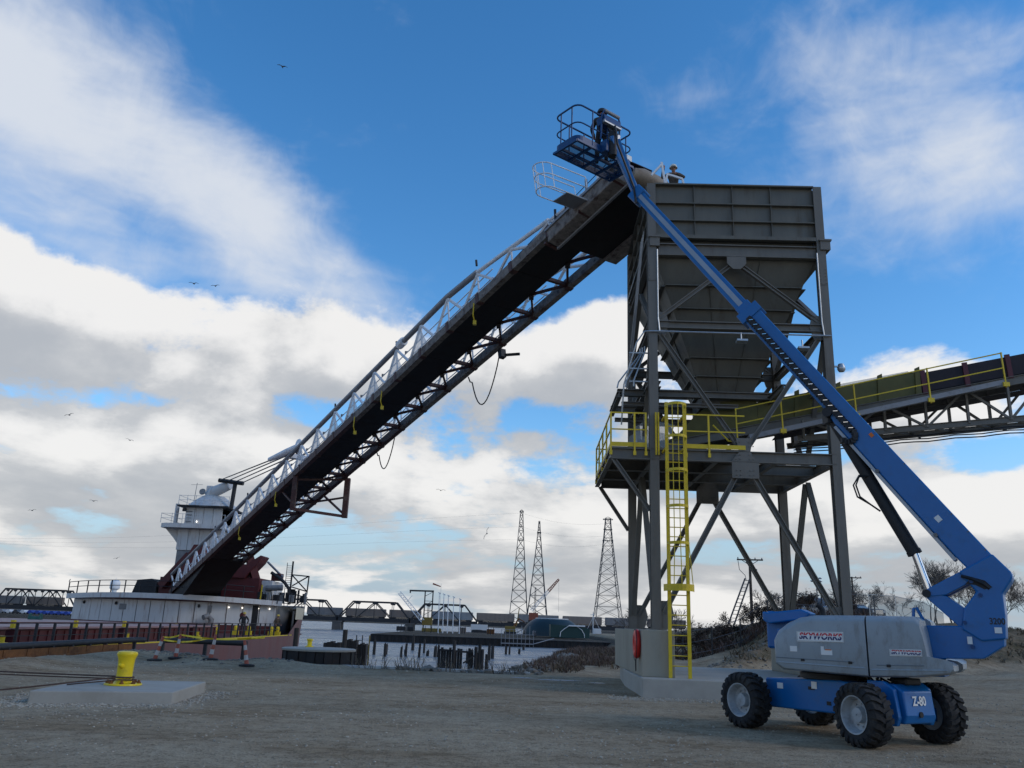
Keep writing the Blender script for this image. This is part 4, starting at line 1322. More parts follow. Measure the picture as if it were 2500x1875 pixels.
for s_, z_ in ((2.60, 2.90), (2.72, 2.66), (2.42, 2.17), (2.50, 1.75)):
    q = MB(); q.tube(S(s_, z_, 0.34), S(s_, z_, 0.40), 0.035, 10); q.build('pin_cap', 'lift_blue_dark', upr)
q = MB(); q.prism([(2.5, 2.86), (2.62, 2.98), (2.82, 2.92), (2.93, 2.80), (2.80, 2.76), (2.66, 2.84)], lambda x, y, t: S(x, y, t), 0.372, 0.378); q.build('hose_opening', 'black_steel', upr)
q = MB(); q.path([S(2.45, 3.0, 0.36), S(2.62, 2.95, 0.41), S(2.80, 2.86, 0.40), S(2.88, 2.78, 0.36)], 0.035, 6); q.build('hose', 'hose_black', lift)
lettering('lettering', '3200', 0.155, 'decal_black', upr, S(2.94, 2.20, 0.373), _ld, (0, 0, 1), bold=0.004, xscale=0.82)
for s_, z_, w, h in ((2.94, 2.05, 0.115, 0.10), (2.50, 1.75, 0.0, 0.0), (2.47, 1.86, 0.08, 0.13)):
    if w:
        q = MB(); q.plate([S(s_ - w / 2, z_ - h / 2, 0.375), S(s_ + w / 2, z_ - h / 2, 0.375), S(s_ + w / 2, z_ + h / 2, 0.375), S(s_ - w / 2, z_ + h / 2, 0.375)], 0.006); q.build('sticker', 'sticker_white', upr)

# main boom: three telescoping sections
D0, D1 = V((2.86, 3.10)), V((-1.30, 8.88))
ddir = (D1 - D0).normalized(); dnor = V((ddir.y, -ddir.x))      # points up-right


def Bp(t, n):
    p = D0 + ddir * t + dnor * n
    return (p.x, p.y)


LEN = (D1 - D0).length
mainb = sub(sprism('main_boom', [Bp(-0.25, 0.18), Bp(-0.32, 0.0), Bp(-0.2, -0.20), Bp(0.5, -0.245), Bp(3.9, -0.235), Bp(4.2, -0.19), Bp(LEN, -0.185), Bp(LEN, 0.25), Bp(0.1, 0.265)], -0.12, 0.24, bevel=0.03), lift)
sprism('boom_strap', [Bp(0.45, -0.315), Bp(3.85, -0.30), Bp(3.85, -0.238), Bp(0.45, -0.25)], -0.02, 0.26, 'boom_grey', mainb, bevel=0.005)
for t_ in (1.0, 2.6):
    q = MB(); q.tube(S(*Bp(t_, -0.24), 0.23), S(*Bp(t_, -0.24), 0.29), 0.04, 8); q.build('strap_bolt', 'bolt_steel', mainb)
q = MB(); a_, b_ = Bp(1.2, 0.05), Bp(1.32, 0.0)
q.plate([S(*Bp(1.15, 0.05), 0.244), S(*Bp(1.27, 0.05), 0.244), S(*Bp(1.27, -0.05), 0.244), S(*Bp(1.15, -0.05), 0.244)], 0.006); q.build('sticker', 'sticker_white', mainb)
for t_, n_v, w, h, m_ in ((3.2, 0.12, 0.09, 0.07, 'sticker_orange'),):
    q = MB(); q.plate([S(*Bp(t_, n_v), 0.244), S(*Bp(t_ + w, n_v), 0.244), S(*Bp(t_ + w, n_v + h), 0.244), S(*Bp(t_, n_v + h), 0.244)], 0.006); q.build('sticker', m_, mainb)
for i in range(9):
    t_ = 0.3 + i * 0.42
    q = MB(); q.tube(S(*Bp(t_, 0.24), 0.238), S(*Bp(t_, 0.24), 0.25), 0.014, 6); q.build('boom_bolt', 'bolt_steel', mainb)
midb = sub(sprism('extension_boom', [Bp(4.0, -0.18), Bp(4.0, 0.20), Bp(LEN + 0.35, 0.20), Bp(LEN + 0.35, -0.16)], -0.09, 0.20, bevel=0.02), lift)
E1 = (-4.18, 12.80)
sprism('collar', [Bp(LEN - 0.1, -0.25), Bp(LEN + 0.16, -0.24), Bp(LEN + 0.16, 0.31), Bp(LEN - 0.1, 0.31)], -0.14, 0.265, bevel=0.01, parent=midb)
F0 = V(Bp(LEN - 0.4, 0.0)); F1 = V((-4.16, 12.86)); fd2 = (F1 - F0).normalized(); fn2 = V((fd2.y, -fd2.x)); FL = (F1 - F0).length


def Fp(t, n):
    p = F0 + fd2 * t + fn2 * n
    return (p.x, p.y)


fly = sub(sprism('fly_boom', [Fp(0, -0.15), Fp(0, 0.17), Fp(FL, 0.13), Fp(FL, -0.13)], -0.06, 0.17, bevel=0.02), lift)
sprism('fly_side_plate', [Fp(0.5, -0.05), Fp(0.5, 0.07), Fp(FL - 0.1, 0.06), Fp(FL - 0.1, -0.045)], 0.171, 0.185, 'boom_grey', fly, bevel=0.0)
# cable chain along the boom: links
chain = part('cable_chain', lift)
n_l = 44
for i in range(n_l):
    t = 3.55 + i * (LEN - 0.15 - 3.55) / (n_l - 1)
    nn = -0.06 - 0.004 * (i % 2)
    q = MB(); q.prism([Bp(t, nn - 0.075), Bp(t + 0.075, nn - 0.055), Bp(t + 0.078, nn + 0.06), Bp(t + 0.004, nn + 0.075)], lambda x, y, tt: S(x, y, tt), 0.245, 0.315)
    q.build('chain_link', 'black_steel', chain)
    if i % 2 == 0:
        q = MB(); q.beam(S(*Bp(t + 0.02, nn + 0.05), 0.325), S(*Bp(t + 0.075, nn - 0.02), 0.325), 0.018, 0.012); q.build('link_clip', 'chrome', chain)
for i in range(7):
    a = math.pi * i / 6
    q = MB(); p = Bp(3.50 - 0.12 * math.sin(a), -0.19 - 0.13 * math.cos(a) * -1 - 0.0); q.box(S(p[0], p[1], 0.28), (0.10, 0.07, 0.10)); q.build('chain_link', 'black_steel', chain)

# lift cylinder
c0, c1 = V((0.30, 6.34)), V((1.66, 3.44)); e1 = V((1.84, 2.74))
cyl = MB(); cyl.tube(S(c0.x, c0.y, 0.0), S(c1.x, c1.y, 0.0), 0.125, 18); cyl.tube(S(c1.x - 0.03, c1.y + 0.07, 0), S(c1.x, c1.y, 0), 0.14, 18); cyl.box(S(c0.x, c0.y, 0), (0.3, 0.3, 0.3))
cy = sub(cyl.build('lift_cylinder', 'black_steel', lift, smooth=True), lift)
q = MB(); q.tube(S(c1.x, c1.y, 0), S(e1.x, e1.y, 0), 0.072, 16); q.build('cylinder_rod', 'chrome', cy, smooth=True)
q = MB(); q.tube(S(0.27, 6.38, -0.32), S(0.27, 6.38, 0.32), 0.10, 14); q.build('cylinder_pin', 'black_steel', cy, smooth=True)
for k in range(2):
    q = MB(); q.path([S(0.95, 5.0, 0.12), S(0.78, 5.02 - 0.03 * k, 0.18), S(0.66 + 0.05 * k, 4.82, 0.2), S(0.72 + 0.05 * k, 4.58, 0.2), S(0.95, 4.42, 0.18), S(1.12, 4.28, 0.13)], 0.018, 6); q.build('hose', 'hose_black', cy)

# jib and platform
PZ = 14.0
pA, pB = V((1.46, 18.99, PZ)), V((3.11, 20.27, PZ))      # near edge
lx = (pB - pA).normalized(); ly = V((-lx.y, lx.x, 0))     # away from the viewer
PL, PW = (pB - pA).length, 0.93


def PP(a, b, z):
    return pA + lx * a + ly * b + V((0, 0, z))


jt = PP(PL * 0.52, -0.28, 0.28); jb = S(-4.12, 12.75)
q = MB(); q.beam(S(*Fp(FL - 0.25, 0.0), 0), S(*Fp(FL + 0.05, -0.02), 0), 0.40, 0.42); q.build('boom_head', 'lift_blue', lift, bevel=0.03)
for dx in (-0.12, 0.12):
    q = MB(); q.beam(jb + _ln * dx + V((0, 0, 0.05)), jt + lx * dx + V((0, 0, 0.1)), 0.07, 0.12); q.build('jib_arm', 'lift_blue', lift, bevel=0.01)
q = MB(); q.beam(jb + V((0, 0, -0.18)), jt + V((0, 0, -0.22)), 0.10, 0.10); q.build('jib_arm', 'lift_blue', lift, bevel=0.01)
q = MB(); q.tube(jb + _ln * 0.02 + V((0.05, 0, -0.05)), jb + (jt - jb) * 0.55 + V((0, 0, -0.1)), 0.05, 10); q.build('jib_cylinder', 'boom_grey', lift, smooth=True)
q = MB(); q.path([jb + V((-0.1, -0.2, -0.3)), jb + V((-0.15, -0.15, 0.2)), jt + V((0.05, -0.2, -0.2)), jt + V((0, -0.1, 0.4))], 0.03, 6); q.build('hose', 'hose_black', lift)
q = MB(); q.tube(PP(PL * 0.52, -0.22, -0.15), PP(PL * 0.52, -0.22, 0.55), 0.13, 14); q.build('platform_rotator', 'black_steel', lift, smooth=True)
q = MB(); q.box(PP(PL * 0.52, -0.10, 0.12), (0.5, 0.22, 0.34), Matrix.Rotation(math.atan2(lx.y, lx.x), 3, 'Z')); q.build('rotator_bracket', 'lift_blue_dark', lift, bevel=0.02)

bas = part('platform', lift)
rc = 0.20


def loop(z, r=rc):
    pts = []
    for (cx_, cy_, a0) in ((r, r, 180), (PL - r, r, 270), (PL - r, PW - r, 0), (r, PW - r, 90)):
        for k in range(5):
            a = R(a0 + 90 * k / 4); pts.append(PP(cx_ + r * math.cos(a), cy_ + r * math.sin(a), z))
    return pts


for z, r_ in ((1.10, 0.024), (0.58, 0.019)):
    q = MB(); q.path(loop(z), r_, 8, closed=True); q.build('guard_rail', 'lift_blue_dark', bas, smooth=True)
q = MB(); lp0, lp1 = loop(0.02), loop(0.20); n_ = len(lp0)
q.add(lp0 + lp1, [(i, (i + 1) % n_, n_ + (i + 1) % n_, n_ + i) for i in range(n_)]); q.build('toe_board', 'lift_blue_dark', bas)
for a, b in ((0.03, 0.25), (0.03, PW - 0.25), (0.55, 0.0), (1.1, 0.0), (PL - 0.55, 0.0), (PL - 0.03, 0.25), (PL - 0.03, PW - 0.25), (0.55, PW), (PL - 0.55, PW), (1.1, PW)):
    q = MB(); q.tube(PP(a, b, 0.0), PP(a, b, 1.10), 0.019, 7); q.build('rail_post', 'lift_blue_dark', bas)
for a in (0.0, 0.52, 1.04, 1.56, PL):
    q = MB(); q.beam(PP(a, 0.0, 0.0), PP(a, PW, 0.0), 0.06, 0.06); q.build('floor_bearer', 'lift_blue_dark', bas)
for b in (0.02, PW / 3, 2 * PW / 3, PW - 0.02):
    q = MB(); q.beam(PP(0, b, 0.015), PP(PL, b, 0.015), 0.07, 0.06); q.build('floor_bearer', 'lift_blue_dark', bas)
mesh_alpha('floor_mesh', (0.05, 0.07, 0.10), 0.45)
q = MB(); q.plate([PP(0.02, 0.02, 0.055), PP(PL - 0.02, 0.02, 0.055), PP(PL - 0.02, PW - 0.02, 0.055), PP(0.02, PW - 0.02, 0.055)], 0.004); q.build('floor_grating', 'floor_mesh', bas)
q = MB(); q.box(PP(PL * 0.56, 0.02, 0.98), (0.62, 0.30, 0.24), Matrix.Rotation(math.atan2(lx.y, lx.x), 3, 'Z') @ Matrix.Rotation(R(-14), 3, 'X')); q.build('control_box', 'lift_blue_dark', bas, bevel=0.02)
q = MB(); q.box(PP(PL * 0.56, -0.09, 0.90), (0.64, 0.11, 0.09), Matrix.Rotation(math.atan2(lx.y, lx.x), 3, 'Z')); q.build('control_panel_edge', 'boom_grey', bas, bevel=0.01)
q = MB(); q.path([PP(PL * 0.56 - 0.34, -0.02, 0.35), PP(PL * 0.56 - 0.34, -0.06, 1.12), PP(PL * 0.56 - 0.25, -0.08, 1.26), PP(PL * 0.56 + 0.25, -0.08, 1.26), PP(PL * 0.56 + 0.34, -0.06, 1.12), PP(PL * 0.56 + 0.34, -0.02, 0.35)], 0.026, 7); q.build('control_guard', 'lift_blue_dark', bas, smooth=True)
q = MB(); q.tube(PP(PL * 0.56 - 0.27, -0.09, 1.24), PP(PL * 0.56 + 0.27, -0.09, 1.24), 0.05, 10); q.build('guard_padding', 'pipe_grey', bas)
for k in range(7):
    q = MB(); q.path([PP(PL * 0.50 + k * 0.05, -0.05, 0.85), PP(PL * 0.50 + k * 0.045, -0.18, 0.62 - 0.03 * (k % 3)), PP(PL * 0.52, -0.16, 0.40)], 0.016, 5); q.build('control_hose', 'hose_black', bas)
q = MB(); q.box(PP(PL * 0.62, -0.06, 0.55), (0.3, 0.2, 0.24), Matrix.Rotation(math.atan2(lx.y, lx.x), 3, 'Z')); q.build('junction_box', 'boom_grey', bas, bevel=0.02)
q = MB(); q.box(PP(PL * 0.95, 0.05, 0.28), (0.18, 0.03, 0.16), Matrix.Rotation(math.atan2(lx.y, lx.x), 3, 'Z')); q.build('sign_plate', 'sticker_white', bas)

# ================================================================== lake freighter
SX = -29.9
ship = thing('lake_freighter', 'dark red lake freighter with white forward house moored along the quay', 'ship', (SX, 60, WATER_Z))
HB = [(-40, 11.0), (70, 11.0), (78, 10.95), (84, 10.4), (90, 9.2), (96, 7.0), (102, 3.9), (106, 1.4), (108, 0.1)]


def hull_rows(y):
    b = lerp_table(HB, y)
    fl = 1.0 - 0.28 * sstep(80, 106, y)
    return b, b * fl


def hull_side(name, z0, z1, m, y0, y1, prd=0.0, flare=False, side=(1, -1)):
    for sg in side:
        q = MB(); ysn = [y0]
        while ysn[-1] < y1 - 0.01:
            ysn.append(min(y1, ysn[-1] + (10 if ysn[-1] < 60 else 2.0)))
        for y in ysn:
            b, bw = hull_rows(y)
            for z in (z0, z1):
                t = max(0.0, min(1.0, (z + 3.5) / 6.2))
                q.v.append((SX + sg * (bw + (b - bw) * t + prd), y, z))
        for i in range(len(ysn) - 1):
            q.f.append((2 * i, 2 * i + 2, 2 * i + 3, 2 * i + 1))
        q.build(name, m, ship, smooth=True)


hull_side('hull_side', -4.0, 0.18, 'hull_red', -40, 108)
hull_side('bow_bulwark', 0.18, 1.55, 'hull_red', 81, 108, side=(1,))
hull_side('bow_bulwark', 0.18, 1.55, 'hull_red', 92, 108, side=(-1,))
hull_side('bow_bulwark', 1.55, 2.62, 'hull_cream', 79.5, 108, 0.004, side=(1,))
hull_side('bow_bulwark', 1.55, 2.62, 'hull_cream', 94, 108, 0.004, side=(-1,))
q = MB(); dk = []
for y in (-40, 0, 40, 60, 70, 78, 84, 90, 96, 102, 106, 108):
    dk.append((y, lerp_table(HB, y)))
q.v = [(SX + b, y, 0.12) for y, b in dk] + [(SX - b, y, 0.12) for y, b in reversed(dk)]
q.f = [tuple(range(len(q.v)))]
q.build('main_deck', 'ship_red', ship)
for y0, y1 in ((-40, 78),):
    q = MB(); q.beam((SX + 10.97, y0, 0.22), (SX + 10.97, y1, 0.22), 0.05, 0.07); q.build('gunwale_stripe', 'safety_yellow', ship)
    q = MB(); q.beam((SX - 10.97, y0, 0.22), (SX - 10.97, y1, 0.22), 0.05, 0.07); q.build('gunwale_stripe', 'safety_yellow', ship)
# sloping step of the bulwark
q = MB(); q.plate([(SX + 10.98, 76.6, 0.18), (SX + 10.93, 79.2, 0.18), (SX + 10.9, 81.2, 1.55), (SX + 10.9, 80.2, 1.55)], 0.05); q.build('bulwark_step', 'hull_red', ship)
q = MB(); q.plate([(SX + 10.80, 78.2, 0.3), (SX + 10.7, 79.4, 0.3), (SX + 10.7, 79.4, 2.3), (SX + 10.85, 78.2, 2.3)], 0.03); q.build('fairlead_recess', 'ship_dark', ship)
# hatches
for k in range(11):
    y = 8 + k * 5.6
    q = MB(); q.box((SX + 0.3, y, 0.47), (15.4, 4.9, 0.75)); h_ = sub(q.build('hatch_coaming', 'ship_red', ship), ship)
    q = MB(); q.box((SX + 0.3, y, 0.90), (15.7, 5.1, 0.10)); q.build('hatch_cover', 'hatch_pink', h_)
    for j in range(6):
        q = MB(); q.box((SX + 8.03, y - 2.0 + j * 0.8, 0.47), (0.06, 0.08, 0.6)); q.build('coaming_bracket', 'ship_red', h_)
    if k in (5, 6, 7):
        q = MB(); q.box((SX + 8.3, y + 2.4, 1.08), (0.16, 0.16, 0.34)); q.build('hatch_clamp', 'safety_yellow', h_)
q = MB(); q.beam((SX + 9.2, -5, 1.16), (SX + 9.2, 66, 1.16), 0.05, 0.07); q.build('deck_rail', 'ship_red', ship)
lettering('lettering', '15', 0.62, 'sticker_white', ship, (SX + 8.075, 32.2, 0.60), (0, 1, 0), (0, 0, 1), bold=0.01, xscale=0.9)
rl = part('side_railing', ship)
y = 28.6
while y < 74:
    q = MB(); q.beam((SX + 10.8, y, 0.15), (SX + 10.8, y, 1.22), 0.10, 0.07); q.build('stanchion', 'rail_black', rl)
    y += 1.42
for z in (1.20, 0.72):
    q = MB(); q.beam((SX + 10.8, 26, z), (SX + 10.8, 74, z), 0.03); q.build('wire_rail', 'rail_black', rl)
for y in (34.0, 45.2, 55.5):
    q = MB(); q.box((SX + 10.45, y, 0.32), (0.34, 0.36, 0.3)); q.lathe([(0.15, 0.45), (0.11, 0.5), (0.11, 0.66), (0.16, 0.72)], (SX + 10.45, y, 0), 12); q.build('deck_chock', 'safety_yellow', ship)
for X_, y in ((-24.6, 74.5), (-23.1, 75.2), (-22.2, 76.0), (-20.6, 77.4), (-20.2, 78.0), (-31.3, 70.5), (-28.7, 71.2), (-27.0, 71.8)):
    q = MB(); q.box((X_, y, 0.3), (0.5, 0.35, 0.35)); q.lathe([(0.13, 0.45), (0.16, 0.6), (0.16, 0.8), (0.1, 0.9)], (X_, y, 0), 10); q.build('mooring_bitt', 'safety_yellow', ship)
# red trapezoid housings and the green winch
for (xa, ya) in ((-40.6, 43.0), (-37.5, 54.0)):
    q = MB(); q.prism([(-1.2, 0.15), (1.2, 0.15), (0.7, 1.9), (-0.6, 2.0)], lambda x, z, t: V((xa + x, ya + t, z)), -0.6, 0.6); g_ = sub(q.build('gantry_leg', 'ship_red', ship, bevel=0.04), ship)
    q = MB(); q.box((xa + 0.15, ya - 0.62, 1.25), (1.3, 0.05, 0.16)); q.build('leg_plate', 'safety_yellow', g_)
wi = part('winch', ship)
for dx in (-0.55, 0.55):
    q = MB(); q.lathe([(0.40, -0.05), (0.45, -0.04), (0.45, 0.04), (0.40, 0.05)], (-34.2 + dx * 0.7, 63.5, 0.95), 20, (1, 0.25, 0)); q.build('winch_flange', 'winch_green', wi)
q = MB(); q.tube((-34.55, 63.4, 0.95), (-33.85, 63.6, 0.95), 0.24, 14); q.box((-34.2, 63.5, 0.4), (1.0, 0.6, 0.6)); q.build('winch_drum', 'winch_green', wi)

# forward house: curved aft wall made of panels
HC, HW = -31.5, 9.7


def aft(k, extra=0.0):
    return V((HC + k * HW, 78.6 + 4.2 * k * k - extra, 0))


NP = 15
house = part('forward_house', ship)
for i in range(NP):
    k0, k1 = -1 + 2 * i / NP, -1 + 2 * (i + 1) / NP
    a, b = aft(k0), aft(k1); d = (b - a).normalized() * 0.035
    q = MB(); q.plate([a + d + V((0, 0, 0.85)), b - d + V((0, 0, 0.85)), b - d + V((0, 0, 2.80)), a + d + V((0, 0, 2.80))], 0.06); q.build('wall_panel', 'ship_white', house)
    q = MB(); q.plate([a + V((0, -0.03, 0.10)), b + V((0, -0.03, 0.10)), b + V((0, -0.03, 0.86)), a + V((0, -0.03, 0.86))], 0.06); q.build('wall_base', 'ship_red', house)
poly = [tuple(aft(-1 + 2 * i / 20, -0.12)[:2]) for i in range(21)] + [(-23.5, 96), (-27, 103), (-33, 103), (-38, 96)]
q = MB(); q.prism(poly, lambda x, y, t: V((x, y, t)), 0.13, 2.78); q.build('inner_wall', 'ship_grey', house)


def roof_z(x):
    return 2.74 + 0.25 * (1 - ((x - HC) / 10.5) ** 2)


for i in range(16):   # fascia, in lengths
    k0, k1 = -1.06 + 2.12 * i / 16, -1.06 + 2.12 * (i + 1) / 16
    a, b = aft(k0, 0.9), aft(k1, 0.9)
    q = MB(); q.plate([a + V((0, 0, roof_z(a.x) - 0.03)), b + V((0, 0, roof_z(b.x) - 0.03)), b + V((0, 0, roof_z(b.x) + 0.42)), a + V((0, 0, roof_z(a.x) + 0.42))], 0.10); q.build('roof_fascia', 'ship_white', house)
q = MB(); top = [V((aft(-1.06 + 2.12 * i / 20, 0.85))) for i in range(21)]
q.v = [tuple(p + V((0, 0, roof_z(p.x) + 0.30))) for p in top] + [(p.x, 103 - 6 * abs((p.x - HC) / 10) ** 1.5, roof_z(p.x) + 0.30) for p in top]
q.f = [(i, i + 1, 22 + i, 21 + i) for i in range(20)]
q.build('roof_deck', 'ship_dark', house)
q = MB(); q.v = [tuple(p + V((0, 0, roof_z(p.x) - 0.02))) for p in top] + [(aft(-1.0 + 2.0 * i / 20).x, aft(-1.0 + 2.0 * i / 20).y, 2.79) for i in range(21)]
q.f = [(i, i + 1, 22 + i, 21 + i) for i in range(20)]
q.build('soffit', 'ship_red', house)
rr = part('roof_railing', ship)
for i in range(15):
    k = -1.08 + 2.12 * i / 14
    p = aft(k, 0.6)
    if k > 0.86:
        continue
    z = roof_z(p.x) + 0.3
    q = MB(); q.beam(p + V((0, 0, z)), p + V((0, 0, z + 1.25)), 0.08); q.build('stanchion', 'rail_black', rr)
for dz in (1.22, 0.75):
    q = MB(); q.path([aft(-1.08 + 2.0 * i / 20, 0.6) + V((0, 0, roof_z(aft(-1.08 + 2.0 * i / 20).x) + 0.3 + dz)) for i in range(20)], 0.035, 5); q.build('wire_rail', 'rail_black', rr)
q = MB(); q.path([aft(-1.08, 0.6) + V((0, 0, 4.5)), aft(-1.08, 0.6) + V((-1.6, 3, 4.4))], 0.04, 5); q.build('wire_rail', 'rail_black', rr)
# fittings on the wall
for k, z in ((-0.33, 2.15), (0.46, 2.2)):
    p = aft(k, 0.06) + V((0, 0, z)); q = MB(); q.box(p, (0.85 if k < 0 else 0.45, 0.05, 0.5 if k < 0 else 0.65)); q.build('wall_vent', 'ship_grey', house)
for k in (-0.83, -0.42, 0.37):
    p = aft(k, 0.1) + V((0, 0, 2.45)); q = MB(); q.lathe([(0.02, 0.15), (0.12, 0.1), (0.12, -0.1), (0.03, -0.16)], p, 8); q.build('wall_lamp', 'ship_dark', house)
for k in (0.62, 0.73, 0.86, 0.95):
    p = aft(k, 0.12) + V((0, 0, 2.42)); q = MB(); q.lathe([(0.01, 0.06), (0.06, 0.04), (0.06, -0.03), (0.01, -0.05)], p, 8); q.build('lit_lamp', 'light_bulb', house)
p = aft(0.82, 0.05); q = MB(); q.box(p + V((0, 0, 1.55)), (0.9, 0.08, 2.3)); q.build('doorway', 'ship_dark', house)
p = aft(0.74, 0.08) + V((0, 0, 1.75)); q = MB(); q.lathe([(0.24, 0), (0.27, 0.05), (0.27, 0.1), (0.05, 0.12)], p, 14, (0, -1, 0)); q.build('life_ring_box', 'ship_red', house)
q = MB(); q.path([aft(0.5, 0.5) + V((0, 0, 0.2)), aft(0.5, 0.5) + V((0, 0, 1.3)), aft(0.5, 0.8) + V((-0.25, 0, 1.6)), aft(0.5, 1.2) + V((-0.5, 0, 1.45))], 0.24, 10); q.build('vent_cowl', 'ship_grey', ship, smooth=True)

# red pivot housings under the conveyor boom
for (xa, xb, ya, yb, za, zb, m_) in ((-33.6, -30.2, 83.5, 88, 3.3, 5.1, 'ship_red'), (-27.2, -23.6, 82.5, 88, 3.3, 5.25, 'ship_red'), (-23.55, -22.5, 83, 87, 3.3, 5.05, 'ship_white'), (-30.4, -27.0, 84.5, 89, 3.3, 6.4, 'ship_dark')):
    q = MB(); q.box(((xa + xb) / 2, (ya + yb) / 2, (za + zb) / 2), (xb - xa, yb - ya, zb - za)); q.build('deck_housing', m_, ship, bevel=0.04)
for x0, x1, x2 in ((-33.2, -30.6, -29.6), (-23.8, -24.9, -25.6)):
    q = MB(); q.beam((x0, 83.2, 4.2), (x1, 82.6, 7.2), 0.8, 0.7); q.build('pivot_leg', 'ship_red', ship)
q = MB(); q.prism([(-31.6, 5.6), (-30.3, 8.2), (-29.4, 8.2), (-29.4, 7.0), (-27.0, 6.5), (-25.0, 6.5), (-23.7, 7.4), (-23.5, 7.3), (-23.8, 6.7), (-24.6, 5.8), (-25.0, 5.2), (-31.2, 5.2)], lambda x, z, t: V((x, 82.2 + t, z)), 0, 2.4); q.build('pivot_saddle', 'ship_red', ship, bevel=0.03)
# white tower with balcony
wt = part('pilot_tower', ship)


def tb(name, x0, x1, y0, y1, z0, z1, m='ship_white', bevel=0.03):
    q = MB(); q.box(((x0 + x1) / 2, (y0 + y1) / 2, (z0 + z1) / 2), (x1 - x0, y1 - y0, z1 - z0)); return q.build(name, m, wt, bevel=bevel)


tb('tower_foot', -33.2, -28.9, 85.6, 90.2, 3.3, 7.85, 'ship_grey')
for i in range(4):
    tb('tower_panel', -33.3 + i * 1.1 + 0.02, -33.3 + (i + 1) * 1.1 - 0.02, 85.5, 90.3, 7.86, 9.98)
tb('tower_core', -33.25, -28.95, 85.56, 90.2, 7.87, 9.97, 'ship_grey')
q = MB(); q.prism([(-34.9, 85.0), (-34.2, 84.4), (-28.3, 84.4), (-28.3, 90.8), (-34.2, 90.8), (-34.9, 90.0)], lambda x, y, t: V((x, y, t)), 10.0, 10.42); q.build('balcony_deck', 'ship_white', wt)
q = MB(); q.prism([(-34.8, 10.0), (-33.3, 10.0), (-33.3, 8.4), (-33.9, 9.1)], lambda x, z, t: V((x, 86 + t, z)), 0, 3.0); q.build('balcony_bracket', 'ship_white', wt)
for i in range(4):
    tb('cabin_panel', -32.95 + i * 0.95 + 0.02, -32.95 + (i + 1) * 0.95 - 0.02, 85.8, 90, 10.43, 12.2)
tb('cabin_core', -32.93, -29.17, 85.86, 89.95, 10.43, 12.2, 'ship_grey')
tb('cabin_roof_edge', -33.6, -28.4, 85.0, 90.6, 12.2, 12.36, 'ship_dark')
q = MB(); q.lathe([(2.75, 12.3), (2.6, 12.45), (1.5, 13.35), (1.1, 13.62), (0.1, 13.7)], (-30.9, 87.7, 0), 20); q.build('cone_roof', 'ship_white', wt, smooth=True)
q = MB(); q.path([(-31.3, 87.5, 13.6), (-30.8, 87.3, 14.1), (-29.9, 87, 14.45), (-29.0, 86.6, 14.75)], [0.62, 0.6, 0.55, 0.45], 14); q.build('hoist_arm', 'ship_white', wt, smooth=True)
q = MB(); q.box((-31.3, 87.6, 14.2), (0.7, 0.9, 1.0)); q.build('hoist_motor', 'ship_white', wt, bevel=0.08)
q = MB(); q.lathe([(0.3, -0.1), (0.34, 0), (0.3, 0.1)], (-31.9, 86.9, 14.0), 16, (0, -1, 0.2)); q.build('search_light', 'ship_grey', wt)
q = MB(); q.tube((-30.1, 86.2, 15.15), (-28.6, 86.0, 15.0), 0.22, 10); q.tube((-28.9, 86.0, 15.0), (-27.4, 85.8, 14.85), 0.22, 10); q.build('sheave_block', 'ship_dark', wt)
q = MB(); q.tube((-28.4, 86, 12.3), (-28.3, 86, 14.8), 0.22, 10); q.build('hoist_post', 'ship_dark', wt)
q = MB(); q.tube((-32.7, 87, 12.8), (-32.6, 87, 14.9), 0.03, 5); q.beam((-33.2, 87, 14.7), (-32.0, 87, 14.75), 0.03); q.build('antenna', 'ship_grey', wt)
q = MB(); q.tube((-34.1, 86.5, 10.4), (-34.1, 86.5, 12.6), 0.22, 8); q.build('funnel_post', 'ship_white', wt)
for z0, x0, x1, yv in ((10.42, -34.8, -28.4, 84.5), (12.36, -33.5, -28.4, 85.1)):
    for dz in (0.95, 0.5):
        q = MB(); q.beam((x0, yv, z0 + dz), (x1, yv, z0 + dz), 0.035); q.build('balcony_rail', 'ship_white', wt)
        q = MB(); q.beam((x0, yv, z0 + dz), (x0, 90, z0 + dz), 0.035); q.build('balcony_rail', 'ship_white', wt)
    for i in range(7):
        q = MB(); q.beam((x0 + (x1 - x0) * i / 6, yv, z0), (x0 + (x1 - x0) * i / 6, yv, z0 + 1.0), 0.04); q.build('balcony_post', 'ship_white', wt)
q = MB(); q.box((-33.0, 85.6, 11.9), (0.35, 0.2, 0.3)); q.build('flood_light', 'ship_dark', wt)
q = MB(); q.lathe([(0.02, 0.1), (0.07, 0.0), (0.02, -0.1)], (-31.6, 85.6, 10.75), 8); q.build('lit_lamp', 'light_bulb', wt)
for dz in range(4):
    q = MB(); q.box((-32.5, 85.74, 10.75 + dz * 0.34), (0.5, 0.06, 0.1)); q.build('cabin_louver', 'ship_grey', wt)
